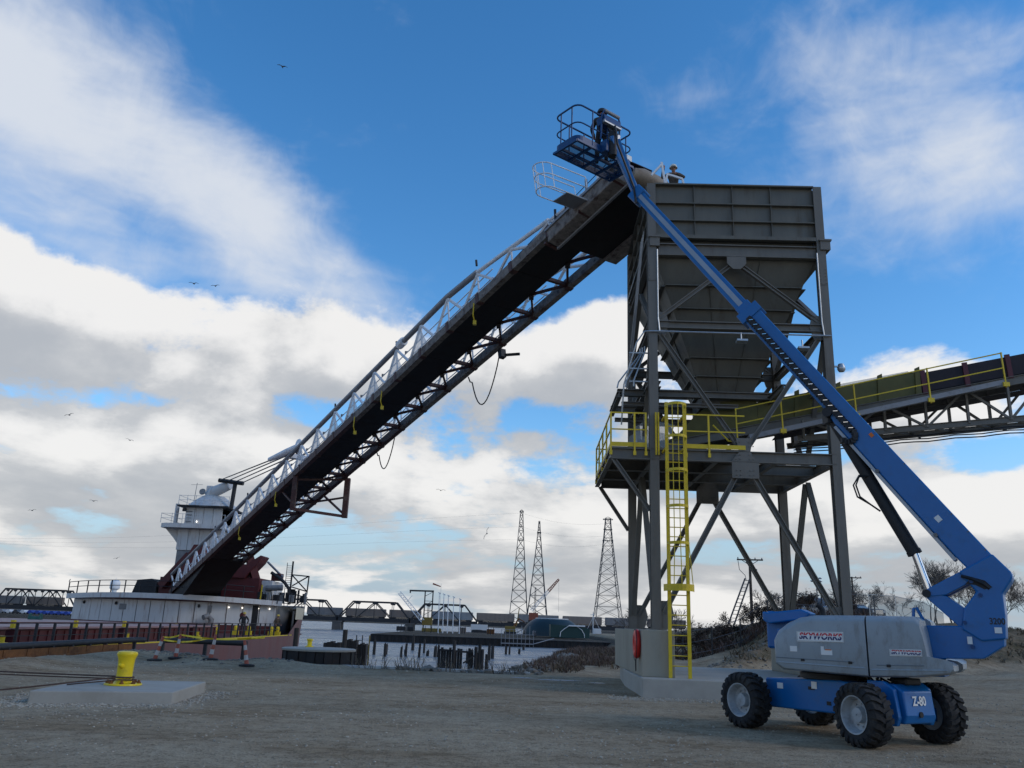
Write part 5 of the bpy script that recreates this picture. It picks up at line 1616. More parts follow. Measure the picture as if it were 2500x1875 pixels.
# machinery, mast and frame to the right of the housings
mast = part('signal_mast', ship)
q = MB(); q.beam((-20.95, 84, 2.9), (-20.95, 84, 7.05), 0.14); q.build('mast_post', 'ship_dark', mast)
for i in range(12):
    q = MB(); q.beam((-21.5, 84, 4.4 + i * 0.2), (-20.95, 84, 4.4 + i * 0.2), 0.04); q.build('mast_rung', 'ship_dark', mast)
q = MB(); q.beam((-21.5, 84, 4.0), (-21.5, 84, 6.9), 0.05); q.build('mast_post', 'ship_dark', mast)
for a, b in (((-20.9, 5.75), (-19.25, 5.65)), ((-19.25, 5.7), (-19.3, 3.9)), ((-20.9, 4.6), (-19.3, 4.2)), ((-20.9, 5.7), (-19.3, 4.2)), ((-20.8, 4.7), (-19.3, 5.65)), ((-20.9, 4.0), (-19.2, 3.6))):
    q = MB(); q.beam((a[0], 84, a[1]), (b[0], 84, b[1]), 0.11); q.build('mast_brace', 'ship_dark', mast)
q = MB(); q.path([(-23.0, 84, 5.9), (-22.3, 84, 5.5), (-21.6, 84, 5.0), (-21.1, 84, 4.4), (-21.0, 84, 3.2)], 0.16, 8); q.build('crane_boom', 'ship_dark', mast)
q = MB(); q.beam((-24.0, 86, 7.0), (-21.9, 84.4, 5.5), 0.16); q.build('crane_boom', 'pipe_grey', mast)
q = MB(); q.box((-22.6, 85, 5.5), (0.9, 1.2, 0.7)); q.build('winch_house', 'ship_red', mast)
rnd = random.Random(3)
for i in range(30):
    x = -24.2 + rnd.random() * 5.0; z = 2.95 + rnd.random() * 0.3
    q = MB(); h_ = rnd.uniform(0.4, 1.3); q.box((x, 82.6 + rnd.random() * 2, z + h_ / 2), (rnd.uniform(0.1, 0.5), 0.3, h_)); q.build('deck_machinery', rnd.choice(['ship_dark', 'ship_grey', 'ship_dark']), mast)
for i in range(7):
    x = -22.8 + i * 0.62
    q = MB(); q.beam((x, 82.0, 2.9), (x, 82.0, 3.95), 0.06); q.build('rail_post', 'ship_dark', mast)
q = MB(); q.tube((-23.0, 82.8, 4.35), (-21.4, 82.8, 4.45), 0.28, 10); q.build('deck_tank', 'ship_grey', mast)
q = MB(); q.beam((-23.1, 81.6, 3.1), (-23.05, 81.6, 4.6), 0.1); q.build('hose_stand', 'safety_yellow', mast)
q = MB(); q.prism([(-36.4, 3.4), (-34.0, 3.4), (-34.0, 4.6), (-34.6, 4.9), (-36.0, 4.75)], lambda x, z, t: V((x, 84 + t, z)), 0, 2.0); q.build('deck_shed', 'ship_dark', ship, bevel=0.03)

# ---------------------------------------------------------------- self-unloading boom
boom = thing('unloading_boom', 'long dark red conveyor boom with white truss sides reaching from freighter to hopper', 'conveyor boom', (-29.4, 81.0, 3.4))
TIP = V((5.10, 28.8, 18.46)); bd = V((-36.25, 55, -15.38)).normalized(); bp = V((0.835, 0.55, 0)).normalized(); bu = bd.cross(bp).normalized()
if bu.z < 0:
    bu = -bu


def B(t, o, h):
    return TIP + bd * t + bp * o + bu * h


BL = 66.5


def bbeam(name, a, b, w, h, m, par=None):
    q = MB(); q.beam(a, b, w, h, bu); return q.build(name, m, par or boom)


NPAN = 22
pl = (BL - 4.5) / NPAN
for side, mm in ((-1, 'boom_brown'), (1, 'boom_caked')):
    o = side * 1.55
    for i in range(NPAN):
        t0, t1 = 4.5 + i * pl, 4.5 + (i + 1) * pl
        bbeam('girder', B(t0 + 0.01, o, 0.22), B(t1 - 0.01, o, 0.22), 0.30, 0.44, 'boom_caked' if (i < 7) else 'boom_brown')
        bbeam('girder_splice', B(t0 - 0.12, o, 0.22), B(t0 + 0.12, o, 0.22), 0.35, 0.49, 'boom_brown')
# deck pan and belt
for i in range(NPAN):
    t0, t1 = 4.5 + i * pl, 4.5 + (i + 1) * pl
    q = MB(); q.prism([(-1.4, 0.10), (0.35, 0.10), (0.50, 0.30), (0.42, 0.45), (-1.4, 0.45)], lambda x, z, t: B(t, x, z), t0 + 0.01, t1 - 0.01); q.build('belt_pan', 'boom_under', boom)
    tm = (t0 + t1) / 2
    bbeam('cross_strut', B(t0, 0.3, 0.18), B(t0, 1.5, 0.18), 0.14, 0.18, 'boom_brown')
    bbeam('plan_brace', B(t0, 1.48, 0.2), B(tm, 0.42, 0.2), 0.10, 0.12, 'boom_brown')
    bbeam('plan_brace', B(t1, 1.48, 0.2), B(tm, 0.42, 0.2), 0.10, 0.12, 'boom_brown')
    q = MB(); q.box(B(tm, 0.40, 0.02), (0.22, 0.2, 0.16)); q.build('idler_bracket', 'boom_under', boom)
bbeam('belt', B(0, -0.5, 0.75), B(BL, -0.5, 0.75), 1.5, 0.04, 'belt_dark')
q = MB()
q.v = [tuple(B(t, o, h)) for t, h in ((54, 0.05), (60, -0.9), (69, -2.2)) for o in (-1.5, 1.5)] + [tuple(B(t, o, 0.3)) for t in (54, 60, 69) for o in (-1.5, 1.5)]
q.f = [(0, 1, 3, 2), (2, 3, 5, 4), (6, 8, 9, 7), (8, 10, 11, 9), (0, 2, 8, 6), (2, 4, 10, 8), (1, 7, 9, 3), (3, 9, 11, 5), (4, 5, 11, 10), (0, 6, 7, 1)]
q.build('pivot_dark_mass', 'boom_under', boom)  # near-black wedge added to give the darkness under the boom's lower end
# side trusses
HT = 2.02


def top_h(t):
    return HT if t > 12 else (0.85 + (HT - 0.85) * (t - 4.5) / 7.5)


for side in (-1, 1):
    o = side * 1.55
    i0 = 0
    for i in range(NPAN):
        t0, t1 = 4.5 + i * pl, 4.5 + (i + 1) * pl
        mm = 'pipe_grey' if t0 > 10 else 'truss_white'
        q = MB(); q.tube(B(t0, o, top_h(t0)), B(t1, o, top_h(t1)), 0.15 if t0 > 10 else 0.10, 10); q.build('top_chord', mm, boom, smooth=True)
        tm = (t0 + t1) / 2
        q = MB(); q.tube(B(t0, o, top_h(t0) - 0.1), B(tm, o, 0.44), 0.075, 6); q.build('truss_diagonal', 'truss_white', boom)
        q = MB(); q.tube(B(t1, o, top_h(t1) - 0.1), B(tm, o, 0.44), 0.075, 6); q.build('truss_diagonal', 'truss_white', boom)
        q = MB(); q.tube(B(t0, o, 0.44), B(t0, o, top_h(t0) - 0.1), 0.05, 6); q.build('truss_post', 'truss_white', boom)
        if side == -1 and i > 3:
            q = MB(); q.plate([B(t0 + 0.05, o - 0.06, top_h(t0) - 0.2), B(t0 + 0.95, o - 0.06, 0.5), B(t0 - 0.65, o - 0.06, 0.5)], 0.004); q.build('net_panel', 'safety_net', boom)
            q = MB(); q.box(B(tm + 0.2, o - 0.1, 1.1), (0.09, 0.09, 0.13)); q.tube(B(tm + 0.2, o - 0.1, 1.1), B(tm + 0.2, o + 0.02, 1.2), 0.02, 5); q.build('walkway_lamp', 'ship_grey', boom)
        if side == -1 and i % 3 == 2:
            q = MB(); q.tube(B(t0, o, HT + 0.1), B(t0, o, HT + 0.42), 0.06, 6); q.build('chord_lug', 'ship_dark', boom)
    for h in (0.8, 1.25):
        q = MB(); q.tube(B(9, o + 0.1, h), B(BL - 6, o + 0.1, h), 0.03, 5); q.build('hand_wire', 'truss_white', boom)
q = MB(); q.lathe([(0.24, -0.28), (0.24, 0.28)], B(18.0, -1.55, HT), 10, bd); q.build('chord_coupling', 'truss_white', boom)
# mid frame hanging below
fr = part('rest_frame', boom)
for o, t, x0 in ((-1.55, 33.6, 0), (1.9, 33.0, 0)):
    a = B(t, o, 0.1); q = MB(); q.beam(a, a + V((0, 0, -2.35 if o < 0 else -2.7)), 0.36 if o > 0 else 0.30, 0.36 if o > 0 else 0.30); q.build('frame_post', 'boom_brown', fr)
a, b = B(33.6, -1.55, 0.1) + V((0, 0, -2.25)), B(33.0, 1.9, 0.1) + V((0, 0, -2.6))
q = MB(); q.beam(a, b, 0.14, 0.18); q.build('frame_tie', 'boom_brown', fr)
q = MB(); q.beam(B(36.5, 1.5, 0.1), b + V((0, 0, 0.1)), 0.12); q.build('frame_tie', 'boom_brown', fr)
q = MB(); q.beam(B(38.2, 1.5, 0.1), B(33.0, 1.9, 0.1) + V((0, 0, -1.3)), 0.12); q.build('frame_tie', 'boom_brown', fr)
q = MB(); q.beam(B(33.6, -1.55, 0.1) + V((0, 0, -0.3)), B(33.0, 1.9, 0.1) + V((0, 0, -0.1)), 0.12); q.build('frame_tie', 'boom_brown', fr)
q = MB(); q.beam(B(36.6, -1.4, 0.0), B(33.6, -1.55, 0.1) + V((0, 0, -1.9)), 0.10); q.build('frame_tie', 'boom_brown', fr)
# head end
q = MB(); q.prism([(-1.80, -0.18), (-1.25, -0.30), (-1.25, 0.42), (-1.80, 0.42)], lambda x, z, t: B(t, x, z - 0.22), 0.0, 4.45); q.build('head_side_box', 'boom_caked', boom, bevel=0.04)
q = MB(); q.prism([(1.2, -0.35), (1.9, -0.35), (1.9, 0.42), (1.2, 0.42)], lambda x, z, t: B(t, x, z - 0.05), -0.2, 4.45); q.build('head_side_box', 'boom_caked', boom, bevel=0.04)
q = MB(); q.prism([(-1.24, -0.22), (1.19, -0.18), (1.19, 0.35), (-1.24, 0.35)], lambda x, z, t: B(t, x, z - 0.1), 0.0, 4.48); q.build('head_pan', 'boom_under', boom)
for t in (4.6, 0.2, 2.3):
    bbeam('head_frame', B(t, -1.84, -0.36), B(t, -1.22, -0.48), 0.1, 0.1, 'boom_brown')
bbeam('head_edge', B(0, -1.82, 0.18), B(4.5, -1.82, 0.18), 0.10, 0.10, 'pipe_grey'); bbeam('head_edge', B(0, -1.27, -0.54), B(4.5, -1.27, -0.54), 0.10, 0.08, 'pipe_grey')
q = MB(); q.path([B(-0.30, -1.25, -0.32), B(-0.42, -0.95, -0.40), B(-0.45, -0.1, -0.52), B(-0.46, 0.12, -0.56)], [0.28, 0.34, 0.34, 0.30], 16); q.build('discharge_hood', 'tan_steel', boom, smooth=True)
for i in range(6):
    t = 0.6 + i * 0.7
    q = MB(); q.beam(B(t, -1.55, 0.2), B(t - 0.1, -1.55, 0.2 + 0.35 + 0.25 * (i % 3)), 0.10, 0.09); q.build('head_fitting', random.choice(['pipe_grey', 'ship_dark', 'truss_white']), boom)
q = MB(); q.tube(B(4.6, -1.5, 0.84), B(1.0, -1.5, 0.45), 0.075, 8); q.build('top_chord', 'truss_white', boom)
for a, b in ((4.6, 3.2), (3.2, 2.0)):
    q = MB(); q.tube(B(a, -1.5, 0.82), B(b, -1.5, 0.2), 0.05, 6); q.build('truss_diagonal', 'truss_white', boom)
# catwalk loops
cat_ = part('head_catwalk', boom)
CW = 2.15


def cw_loop(h):
    c = B(1.75, -1.7, h); pts = [c + bp * 0.0 + bd * 0.0]
    pts = [c, c - bp * (CW - 0.45)]
    for k in range(1, 8):
        a = math.pi * k / 8; pts.append(c - bp * (CW - 0.45 + 0.45 * math.sin(a)) + V((bd.x, bd.y, 0)).normalized() * (0.45 - 0.45 * math.cos(a)))
    e = c - bp * (CW - 0.45) + V((bd.x, bd.y, 0)).normalized() * 0.9
    pts += [e, e + bp * (CW - 0.3)]
    return pts


for h in (1.0, 0.45, -0.2):
    q = MB(); q.path(cw_loop(h), 0.024, 6); q.build('loop_rail', 'truss_white', cat_)
l1, l0 = cw_loop(1.0), cw_loop(-0.2)
for i in (0, 1, 3, 5, 7, 9, 10):
    q = MB(); q.tube(l0[i], l1[i], 0.02, 5); q.build('loop_post', 'truss_white', cat_)
q = MB(); q.plate([l0[0], l0[1] + bp * 0.6, l0[9] + bp * 0.6, l0[10]], 0.04); q.build('catwalk_floor', 'pipe_grey', cat_)
# hanging hoses and cables
for t, o, ln, dp in ((13.5, 1.75, 3.2, 2.5), (25.5, 1.7, 2.5, 1.7)):
    q = MB(); a = B(t, o, 0); b = B(t + ln, o, 0); pts = []
    for i in range(15):
        f = i / 14; p = a.lerp(b, f); p.z = a.z + (b.z - a.z) * (1 if f > 0.9 else 0.25 * f) - dp * math.sin(math.pi * min(1, f * 1.05)) ** 0.8; pts.append(p)
    pts[-1] = b
    q.path(pts, 0.035, 6); q.build('hanging_hose', 'hose_black', boom)
q = MB(); q.beam(B(13.3, 1.7, -0.1), B(13.3, 1.7, -0.55), 0.3); q.beam(B(13.3, 1.7, -0.4), B(12.6, 2.3, -0.55), 0.12); q.build('hose_coupling', 'ship_dark', boom)
for k in range(3):
    q = MB(); q.tube(B(0.4, -1.35 + 0.35 * k, 1.1), B(19 + k, -1.2 + 0.4 * k, 0.55), 0.018, 5); q.build('pull_wire', 'hose_black', boom)
for t in (20.2, 23.8, 10.4, 37.0, 45):
    q = MB(); q.path([B(t, -1.72, 0.1), B(t + 0.1, -1.75, -0.5), B(t + 0.25, -1.6, -0.75)], 0.03, 5); q.box(B(t + 0.25, -1.6, -0.8), (0.16, 0.16, 0.2)); q.build('safety_tag', 'safety_yellow', boom)
# hoist cables and sheaves
for k, (t, o) in enumerate(((35.8, -1.7), (35.2, -1.2), (34.6, -0.6), (34.0, 0.0))):
    a = V((-29.9 + k * 0.75, 86, 15.15 - 0.08 * k)); b = B(t, o - 0.2, HT + 0.25)
    q = MB(); q.tube(a, b, 0.05, 6); q.build('hoist_cable', 'hose_black', boom)
q = MB(); q.path([B(37.2, -2.2, HT + 0.5), B(35.2, -1.7, HT + 0.35), B(33.5, -1.4, HT + 0.2)], [0.16, 0.24, 0.2], 10); q.build('sheave_arm', 'truss_white', boom, smooth=True)
q = MB(); q.lathe([(0.5, -0.08), (0.55, 0), (0.5, 0.08)], B(34.0, -1.3, HT + 0.35), 16, bp); q.build('sheave', 'truss_white', boom)
bbeam('head_beam', B(35, -1.6, HT), B(35, 1.6, HT), 0.3, 0.3, 'truss_white')

# ================================================================== quay edge
qr = thing('quay_rail', 'black pipe rail with short posts along the rusty quay edge beside the ship', 'rail', (-17.5, 34, 0))
pts = [(-17.5, 8, 0.46), (-17.5, 30, 0.46), (-17.5, 41.4, 0.5), (-17.2, 42.0, 0.5)]
q = MB(); q.path([V(p) for p in pts], 0.13, 10); q.build('pipe', 'rail_black', qr, smooth=True)
y = 22.0
while y < 42:
    q = MB(); q.beam((-17.46, y, -0.35), (-17.46, y, 0.42), 0.16, 0.12); q.build('post', 'rail_black', qr); y += 1.5
y = 8.0
while y < 41:
    q = MB(); q.box((-17.33, y + 0.74, 0.10), (0.06, 1.44, 0.52)); q.build('fender_plate', 'rust', qr); y += 1.5
q = MB(); q.tube((-15.2, 39.2, 0.62), (-11.3, 38.6, 0.62), 0.12, 10); q.build('pipe', 'rail_black', qr, smooth=True)
for x in (-15.1, -13.2, -11.5):
    q = MB(); q.beam((x, 38.9, -1.0), (x, 38.9, 0.6), 0.14); q.build('post', 'rail_black', qr)
pw = thing('quay_wall', 'rusty sheet pile wall facing the river along the yard edge', 'wall', (-17.4, 20, -2))
ed = [(-17.42, -40)] + [(-17.42, y) for y in range(-30, 41, 2)] + [(-17.3, 40.7)]
k = 0
for i in range(40):
    y0 = 0.0 + i * 1.02
    dx = -0.16 if i % 2 else 0.0
    q = MB(); q.plate([(-17.45 + dx, y0, -4), (-17.45 + dx, y0 + 0.9, -4), (-17.45 + dx, y0 + 0.9, 0.02), (-17.45 + dx, y0, 0.02)], 0.05); q.build('sheet_pile', 'rust', pw)
q = MB(); q.beam((-17.45, -10, 0.05), (-17.45, 40.6, 0.05), 0.42, 0.14); q.build('wall_cap', 'rust', pw)
for i in range(24):
    x0 = -17.3 + i * 0.76; x1 = x0 + 0.70
    ya, yb = lerp_table(EDGE, x0) + 0.08, lerp_table(EDGE, x1) + 0.08
    dy = 0.12 if i % 2 else 0.0
    q = MB(); q.plate([(x0, ya + dy, -4), (x1, yb + dy, -4), (x1, yb + dy, -0.02), (x0, ya + dy, -0.02)], 0.05); q.build('sheet_pile', 'sheet_pile', pw)
for i in range(12):
    x0 = -6.0 + i * 0.62; 
    q = MB(); q.box((x0, lerp_table(EDGE, x0) + 0.02, 0.02), (0.6, 0.3, 0.10)); q.build('wall_cap', 'kerb_white', pw)

# sheet-pile cells with bollards
def cell(label, c, r, z1, m='sheet_pile'):
    t = thing('mooring_cell', label, 'mooring cell', (c[0], c[1], -3))
    n = 26
    for i in range(n):
        a0, a1 = 2 * math.pi * i / n, 2 * math.pi * (i + 0.93) / n
        rr_ = r + (0.05 if i % 2 else 0)
        q = MB(); q.plate([(c[0] + rr_ * math.cos(a0), c[1] + rr_ * math.sin(a0), -4), (c[0] + rr_ * math.cos(a1), c[1] + rr_ * math.sin(a1), -4), (c[0] + rr_ * math.cos(a1), c[1] + rr_ * math.sin(a1), z1), (c[0] + rr_ * math.cos(a0), c[1] + rr_ * math.sin(a0), z1)], 0.05); q.build('sheet_pile', m, t)
    q = MB(); q.lathe([(r + 0.1, z1 - 0.02), (r + 0.12, z1 + 0.05), (r + 0.05, z1 + 0.08), (0.05, z1 + 0.09)], (c[0], c[1], 0), 32); q.build('cap', 'concrete', t)
    return t


cell('round black sheet pile mooring cell with pale concrete top at the yard edge', (-7.7, 36.8), 1.42, 0.52)
t = thing('mooring_bollard', 'small yellow bollard standing on the round black mooring cell', 'bollard', (-8.3, 37.6, 0.6))
q = MB(); q.lathe([(0.18, 0.6), (0.18, 0.63), (0.10, 0.66), (0.095, 0.83), (0.14, 0.88), (0.13, 0.93), (0.03, 0.95)], (-8.3, 37.6, 0), 16); q.build('post', 'bollard_yellow', t, smooth=True)
td = thing('timber_dolphin', 'stepped black timber dolphin with steel ladder behind the round mooring cell', 'dolphin', (-9.6, 52, -3))
for x0, x1, z1, yy in ((-12.6, -11.6, -0.25, 51), (-11.5, -10.6, 0.05, 51.5), (-10.6, -9.6, 0.4, 52), (-9.6, -8.7, 0.55, 52.5), (-8.7, -8.2, 0.35, 53)):
    n = 5
    for i in range(n):
        xx = x0 + (x1 - x0) * (i + 0.5) / n
        q = MB(); q.box((xx, yy, (z1 - 4) / 2 + 0.05 * ((i * 7) % 3)), ((x1 - x0) / n - 0.02, 0.7, z1 + 4)); q.build('timber', 'dark_timber', td)
for x in (-8.7, -8.35):
    q = MB(); q.beam((x, 51.9, -3), (x, 51.9, 0.9), 0.05); q.build('ladder_rail', 'galvanised' if False else 'sheet_pile', td)
for i in range(9):
    q = MB(); q.beam((-8.7, 51.9, -2.6 + 0.4 * i), (-8.35, 51.9, -2.6 + 0.4 * i), 0.03); q.build('ladder_rung', 'sheet_pile', td)
for x in (-12.05, -9.2):
    q = MB(); q.tube((x, 50.8, -3), (x, 50.8, 1.2), 0.14, 8); q.build('pile', 'dark_timber', td)
q = MB(); q.beam((-8.0, 52.4, -2.0), (-8.0, 52.4, 0.9), 0.07); q.build('yellow_fender', 'crane_yellow', td)

# broken pilings in the river
rp = random.Random(11)
PIL = [(-13.8, 119.6, 2.0), (-14.1, 127.5, 0.9), (-15.2, 148, 3.6), (-11.4, 119.9, 2.7), (-12.2, 136.3, 3.0), (-10.8, 126.4, 1.1), (-9.5, 123.7, 2.2), (-9.1, 124.0, 2.4), (-1.8, 119.6, 2.9), (-1.4, 125.4, 2.6), (0.6, 144.9, 1.9), (1.2, 145.5, 1.7),
       (4.2, 172.8, 1.4), (-16.9, 126.8, 2.1), (-18.4, 117.3, 1.3), (-18.9, 123.0, 1.9), (-18.2, 124.2, 2.9), (-16.0, 119.6, 2.5), (-13.4, 121.6, 2.6), (-22.2, 119.4, 1.6), (-21.0, 126.6, 1.3), (-3.6, 104.2, 2.6), (-3.0, 102.0, 3.0), (-2.3, 101.1, 2.3), (-4.3, 108, 2.2), (2.9, 150, 1.2)]
ORD = 'first second third fourth fifth sixth seventh eighth ninth tenth eleventh twelfth thirteenth fourteenth fifteenth sixteenth seventeenth eighteenth nineteenth twentieth twenty-first twenty-second twenty-third twenty-fourth twenty-fifth twenty-sixth'.split()
PIL.sort(key=lambda p: p[0] / p[1])
for n_p, (x, y, h) in enumerate(PIL):
    h *= 0.66
    q = MB(); r0 = rp.uniform(0.16, 0.27); tl = rp.uniform(-0.10, 0.10)
    q.path([(x, y, -4.5), (x + tl * 0.5, y, -3 + h * 0.5), (x + tl, y, -3 + h)], [r0 * 1.05, r0, r0 * 0.92], 9)
    for k in range(3):
        a = rp.uniform(0, 6.28); q.tube((x + tl + 0.1 * math.cos(a), y + 0.1 * math.sin(a), -3 + h - 0.02), (x + tl + 0.13 * math.cos(a), y + 0.13 * math.sin(a), -3 + h + rp.uniform(0.1, 0.3)), 0.07, 5, 0.02)
    o = q.build('timber_piling', 'dark_timber', loc=(x, y, -3))
    tag(o, ('broken dark timber piling in the river, %s from the left' % ORD[n_p]), 'piling', 'broken timber pilings in the river')
cr = thing('timber_crib', 'collapsed black timber crib with leaning planks at the near waterline', 'timber crib', (-5.2, 96, -3))
for i in range(13):
    x = -6.9 + i * 0.30; h = 1.95 + 0.2 * math.sin(i * 1.9)
    if i in (9, 10):
        continue
    q = MB(); q.box((x, 96 + 0.1 * (i % 2), -4.5 + (h + 1.5) / 2), (0.27, 0.3, h + 1.5)); q.build('plank', 'dark_timber', cr)
for x, h in ((-5.3, 2.9), (-2.9, 2.3), (-2.2, 2.1), (-1.7, 1.6), (-2.5, 2.6)):
    q = MB(); q.tube((x, 95.4, -4.5), (x + 0.05, 95.4, -3 + h), 0.2, 8, 0.18); q.build('pile', 'dark_timber', cr)
q = MB(); q.beam((-4.2, 95.2, -2.4), (-2.4, 95.4, -1.2), 0.16); q.build('brace', 'dark_timber', cr)
q = MB(); q.beam((-6.8, 95.7, -1.1), (-3.2, 95.7, -1.3), 0.25, 0.2); q.build('cap_beam', 'dark_timber', cr)

# ================================================================== opposite dock
od = thing('opposite_dock', 'long low dock with dark corrugated wall across the water', 'dock', (0, 230, -3))
q = MB(); q.box((0.5, 250, -2.25), (61, 105, 1.8)); q.build('dock_deck', 'gravel_ground', od)
for i in range(76):
    x = -29.6 + i * 0.8
    q = MB(); q.box((x, 197.3 - (0.12 if i % 2 else 0), -2.45), (0.72, 0.3, 2.0)); q.build('sheet_pile', 'sheet_pile', od)
for i in range(10):
    q = MB(); q.box((-26.7 + i * 6.1, 197.3, -1.36), (6.05, 0.7, 0.14)); q.build('dock_cap', 'pier_stone', od)
j = thing('dock_landing', 'grey tubular landing stage with handrails on the opposite dock wall', 'landing', (3.3, 194, -3))
for i in range(9):
    x = -0.3 + i * 0.9
    q = MB(); q.beam((x, 194, -3.4), (x, 194, 0.7 + (0.9 if i in (5, 7) else 0)), 0.10); q.build('post', 'pipe_grey', j)
for z in (0.7, -0.3, -1.2, -2.2):
    q = MB(); q.beam((-0.4, 194, z), (7.0 if z < 0 else 5.2, 194, z), 0.08); q.build('rail', 'pipe_grey', j)
q = MB(); q.box((3.3, 195, -2.3), (7.4, 2.6, 0.16)); q.build('floor', 'pipe_grey', j)
q = MB(); q.beam((7.0, 194, -2.2), (11.5, 195, -0.9), 0.7, 0.12); q.build('gangway', 'pipe_grey', j)
# dock crane: gantry, and white lattice arm
dc = thing('dock_gantry', 'black dock gantry with overhanging top beam on a yellow base', 'gantry', (-20, 230, -1))
for x in (-21.2, -19.1):
    q = MB(); q.beam((x, 230, -1), (x, 230, 9.6), 0.30); q.build('leg', 'bridge_black', dc)
q = MB(); q.beam((-25.4, 230, 9.55), (-18.9, 230, 9.6), 0.4, 0.42); q.build('top_beam', 'bridge_black', dc)
for i in range(6):
    z = 2.2 + i * 1.2
    q = MB(); q.beam((-21.2, 230, z), (-19.1, 230, z + 1.2 if i % 2 else z), 0.12); q.build('brace', 'bridge_black', dc)
q = MB(); q.box((-20.2, 230, 1.8), (2.6, 1.6, 2.0)); q.build('base', 'crane_yellow', dc)
q = MB(); q.beam((-25.2, 230, 9.5), (-25.2, 230, 8.9), 0.3); q.build('hook_block', 'bridge_black', dc)


def lattice(mb_parent, name, p0, p1, w0, w1, n, m, r=0.06, up=(0, 1, 0)):
    q = MB(); p0, p1, d, s, u = q.frame(p0, p1, up)
    c0 = [p0 + s * (w0 / 2 * a) + u * (w0 / 2 * b) for a, b in ((-1, -1), (1, -1), (1, 1), (-1, 1))]
    c1 = [p1 + s * (w1 / 2 * a) + u * (w1 / 2 * b) for a, b in ((-1, -1), (1, -1), (1, 1), (-1, 1))]
    for a, b in zip(c0, c1):
        q.beam(a, b, r * 2)
    for k in range(4):
        k2 = (k + 1) % 4
        for i in range(n):
            f0, f1 = i / n, (i + 1) / n
            a, b = (k, k2) if i % 2 else (k2, k)
            q.beam(c0[a].lerp(c1[a], f0), c0[b].lerp(c1[b], f1), r * 1.2)
    return q.build(name, m, mb_parent)


la = thing('unloader_arm', 'white lattice arm leaning up to the left beside the dock gantry', 'crane arm', (-21, 228, -1))
lattice(la, 'lattice_arm', (-21.2, 228, 1.8), (-27.9, 228, 8.9), 0.9, 0.8, 14, 'truss_white', 0.06)
q = MB(); q.beam((-25.6, 228, 6.7), (-24.4, 228, 8.2), 0.12); q.build('jib_strut', 'truss_white', la)
for i in range(5):
    x, z = ((-17.0, 8.9), (-15.8, 8.6), (-14.6, 8.3), (-13.2, 8.0), (-11.5, 7.5))[i]
    t = thing('light_pole', ['tallest pale dock light pole nearest the black gantry', 'second pale dock light pole from the gantry', 'middle one of five pale dock light poles', 'fourth pale dock light pole from the gantry', 'shortest pale dock light pole farthest from the gantry'][i], 'light pole', (x, 225, -1), 'light poles on the opposite dock')
    q = MB(); q.tube((x + 0.2, 225, -1.0), (x, 225, z), 0.13, 7, 0.09); q.build('pole', 'truss_white', t)
    q = MB(); q.box((x + 0.05, 225, z + 0.12), (0.7, 0.4, 0.25), Matrix.Rotation(R(25), 3, 'Y')); q.build('lamp_head', 'truss_white', t)
dm = thing('storage_dome', 'dark teal storage dome on the opposite dock below the lattice towers', 'dome', (13.8, 246, -1))
q = MB(); prof = [(8.3, -1), (8.1, 0.3), (7.5, 1.5), (6.5, 2.6), (5.2, 3.4), (4.6, 3.6), (0.2, 3.7)]
q.lathe(prof, (13.8, 246, 0), 36); q.build('shell', 'dome_teal', dm, smooth=True)
q = MB(); q.lathe([(4.7, 3.61), (4.75, 3.78), (4.6, 3.82)], (13.8, 246, 0), 36, cap=False); q.build('top_ring', 'truss_white', dm)
sh = thing('green_shed', 'dark green shed with pale arched gable in front of the teal dome', 'shed', (18, 226, -1))
q = MB(); q.prism([(12.2, -1), (22.2, -1), (22.2, 1.3), (20.9, 1.7), (12.2, 2.2)], lambda x, z, t: V((x, 222 + t, z)), 0, 7); q.build('wall', 'shed_green', sh)
q = MB(); q.box((18.9, 221.8, 2.0), (4.2, 0.5, 0.3)); q.build('roof_edge', 'truss_white', sh)
q = MB(); q.path([(14.6, 221.9, -0.8), (14.8, 221.9, 0.4), (15.6, 221.9, 1.1), (16.8, 221.9, 1.9)], 0.10, 6); q.build('arch_trim', 'truss_white', sh)
q = MB(); q.path([(18.9, 221.9, 1.9), (20.2, 221.9, 1.0), (20.8, 221.9, 0.0), (20.9, 221.9, -0.8)], 0.08, 6); q.build('arch_trim', 'truss_white', sh)
cn = thing('crawler_crane', 'red and white tipped lattice crane rising between the two left lattice towers', 'crane', (11, 300, -1))
lattice(cn, 'boom', (9.6, 300, 6.6), (15.4, 300, 13.4), 0.9, 0.9, 14, 'truss_white', 0.08)
lattice(cn, 'boom_tip', (15.4, 300, 13.4), (19.0, 300, 17.6), 0.9, 0.5, 8, 'crane_orange', 0.13)
q = MB(); q.box((10.4, 300, 4.6), (3.2, 2.5, 2.6)); q.build('cab', 'crane_orange', cn, bevel=0.1)
q = MB(); q.box((10.4, 300, 1.2), (3.6, 3, 4.4)); q.build('undercarriage', 'bridge_black', cn)
lattice(cn, 'mast', (10.8, 300.5, 4.8), (10.9, 300.5, 14.6), 0.7, 0.3, 10, 'lattice_dark', 0.06)
q = MB(); q.tube((19.0, 300, 17.6), (19.1, 300, 6.5), 0.03, 4); q.build('hoist_line', 'wire_black', cn)
q = MB(); q.beam((4.6, 299, 1.2), (5.4, 299, 7.3), 0.3); q.build('outrigger_mast', 'crane_yellow', cn)
ex = thing('yellow_excavator', 'yellow excavator with rusty arm working beside the teal dome', 'excavator', (2.2, 246, -1))
q = MB(); q.box((2.0, 246, 0.4), (3.0, 2, 1.8)); q.build('body', 'crane_yellow', ex, bevel=0.1)
q = MB(); q.box((2.0, 246, -0.6), (3.4, 2.2, 0.8)); q.build('track', 'bridge_black', ex)
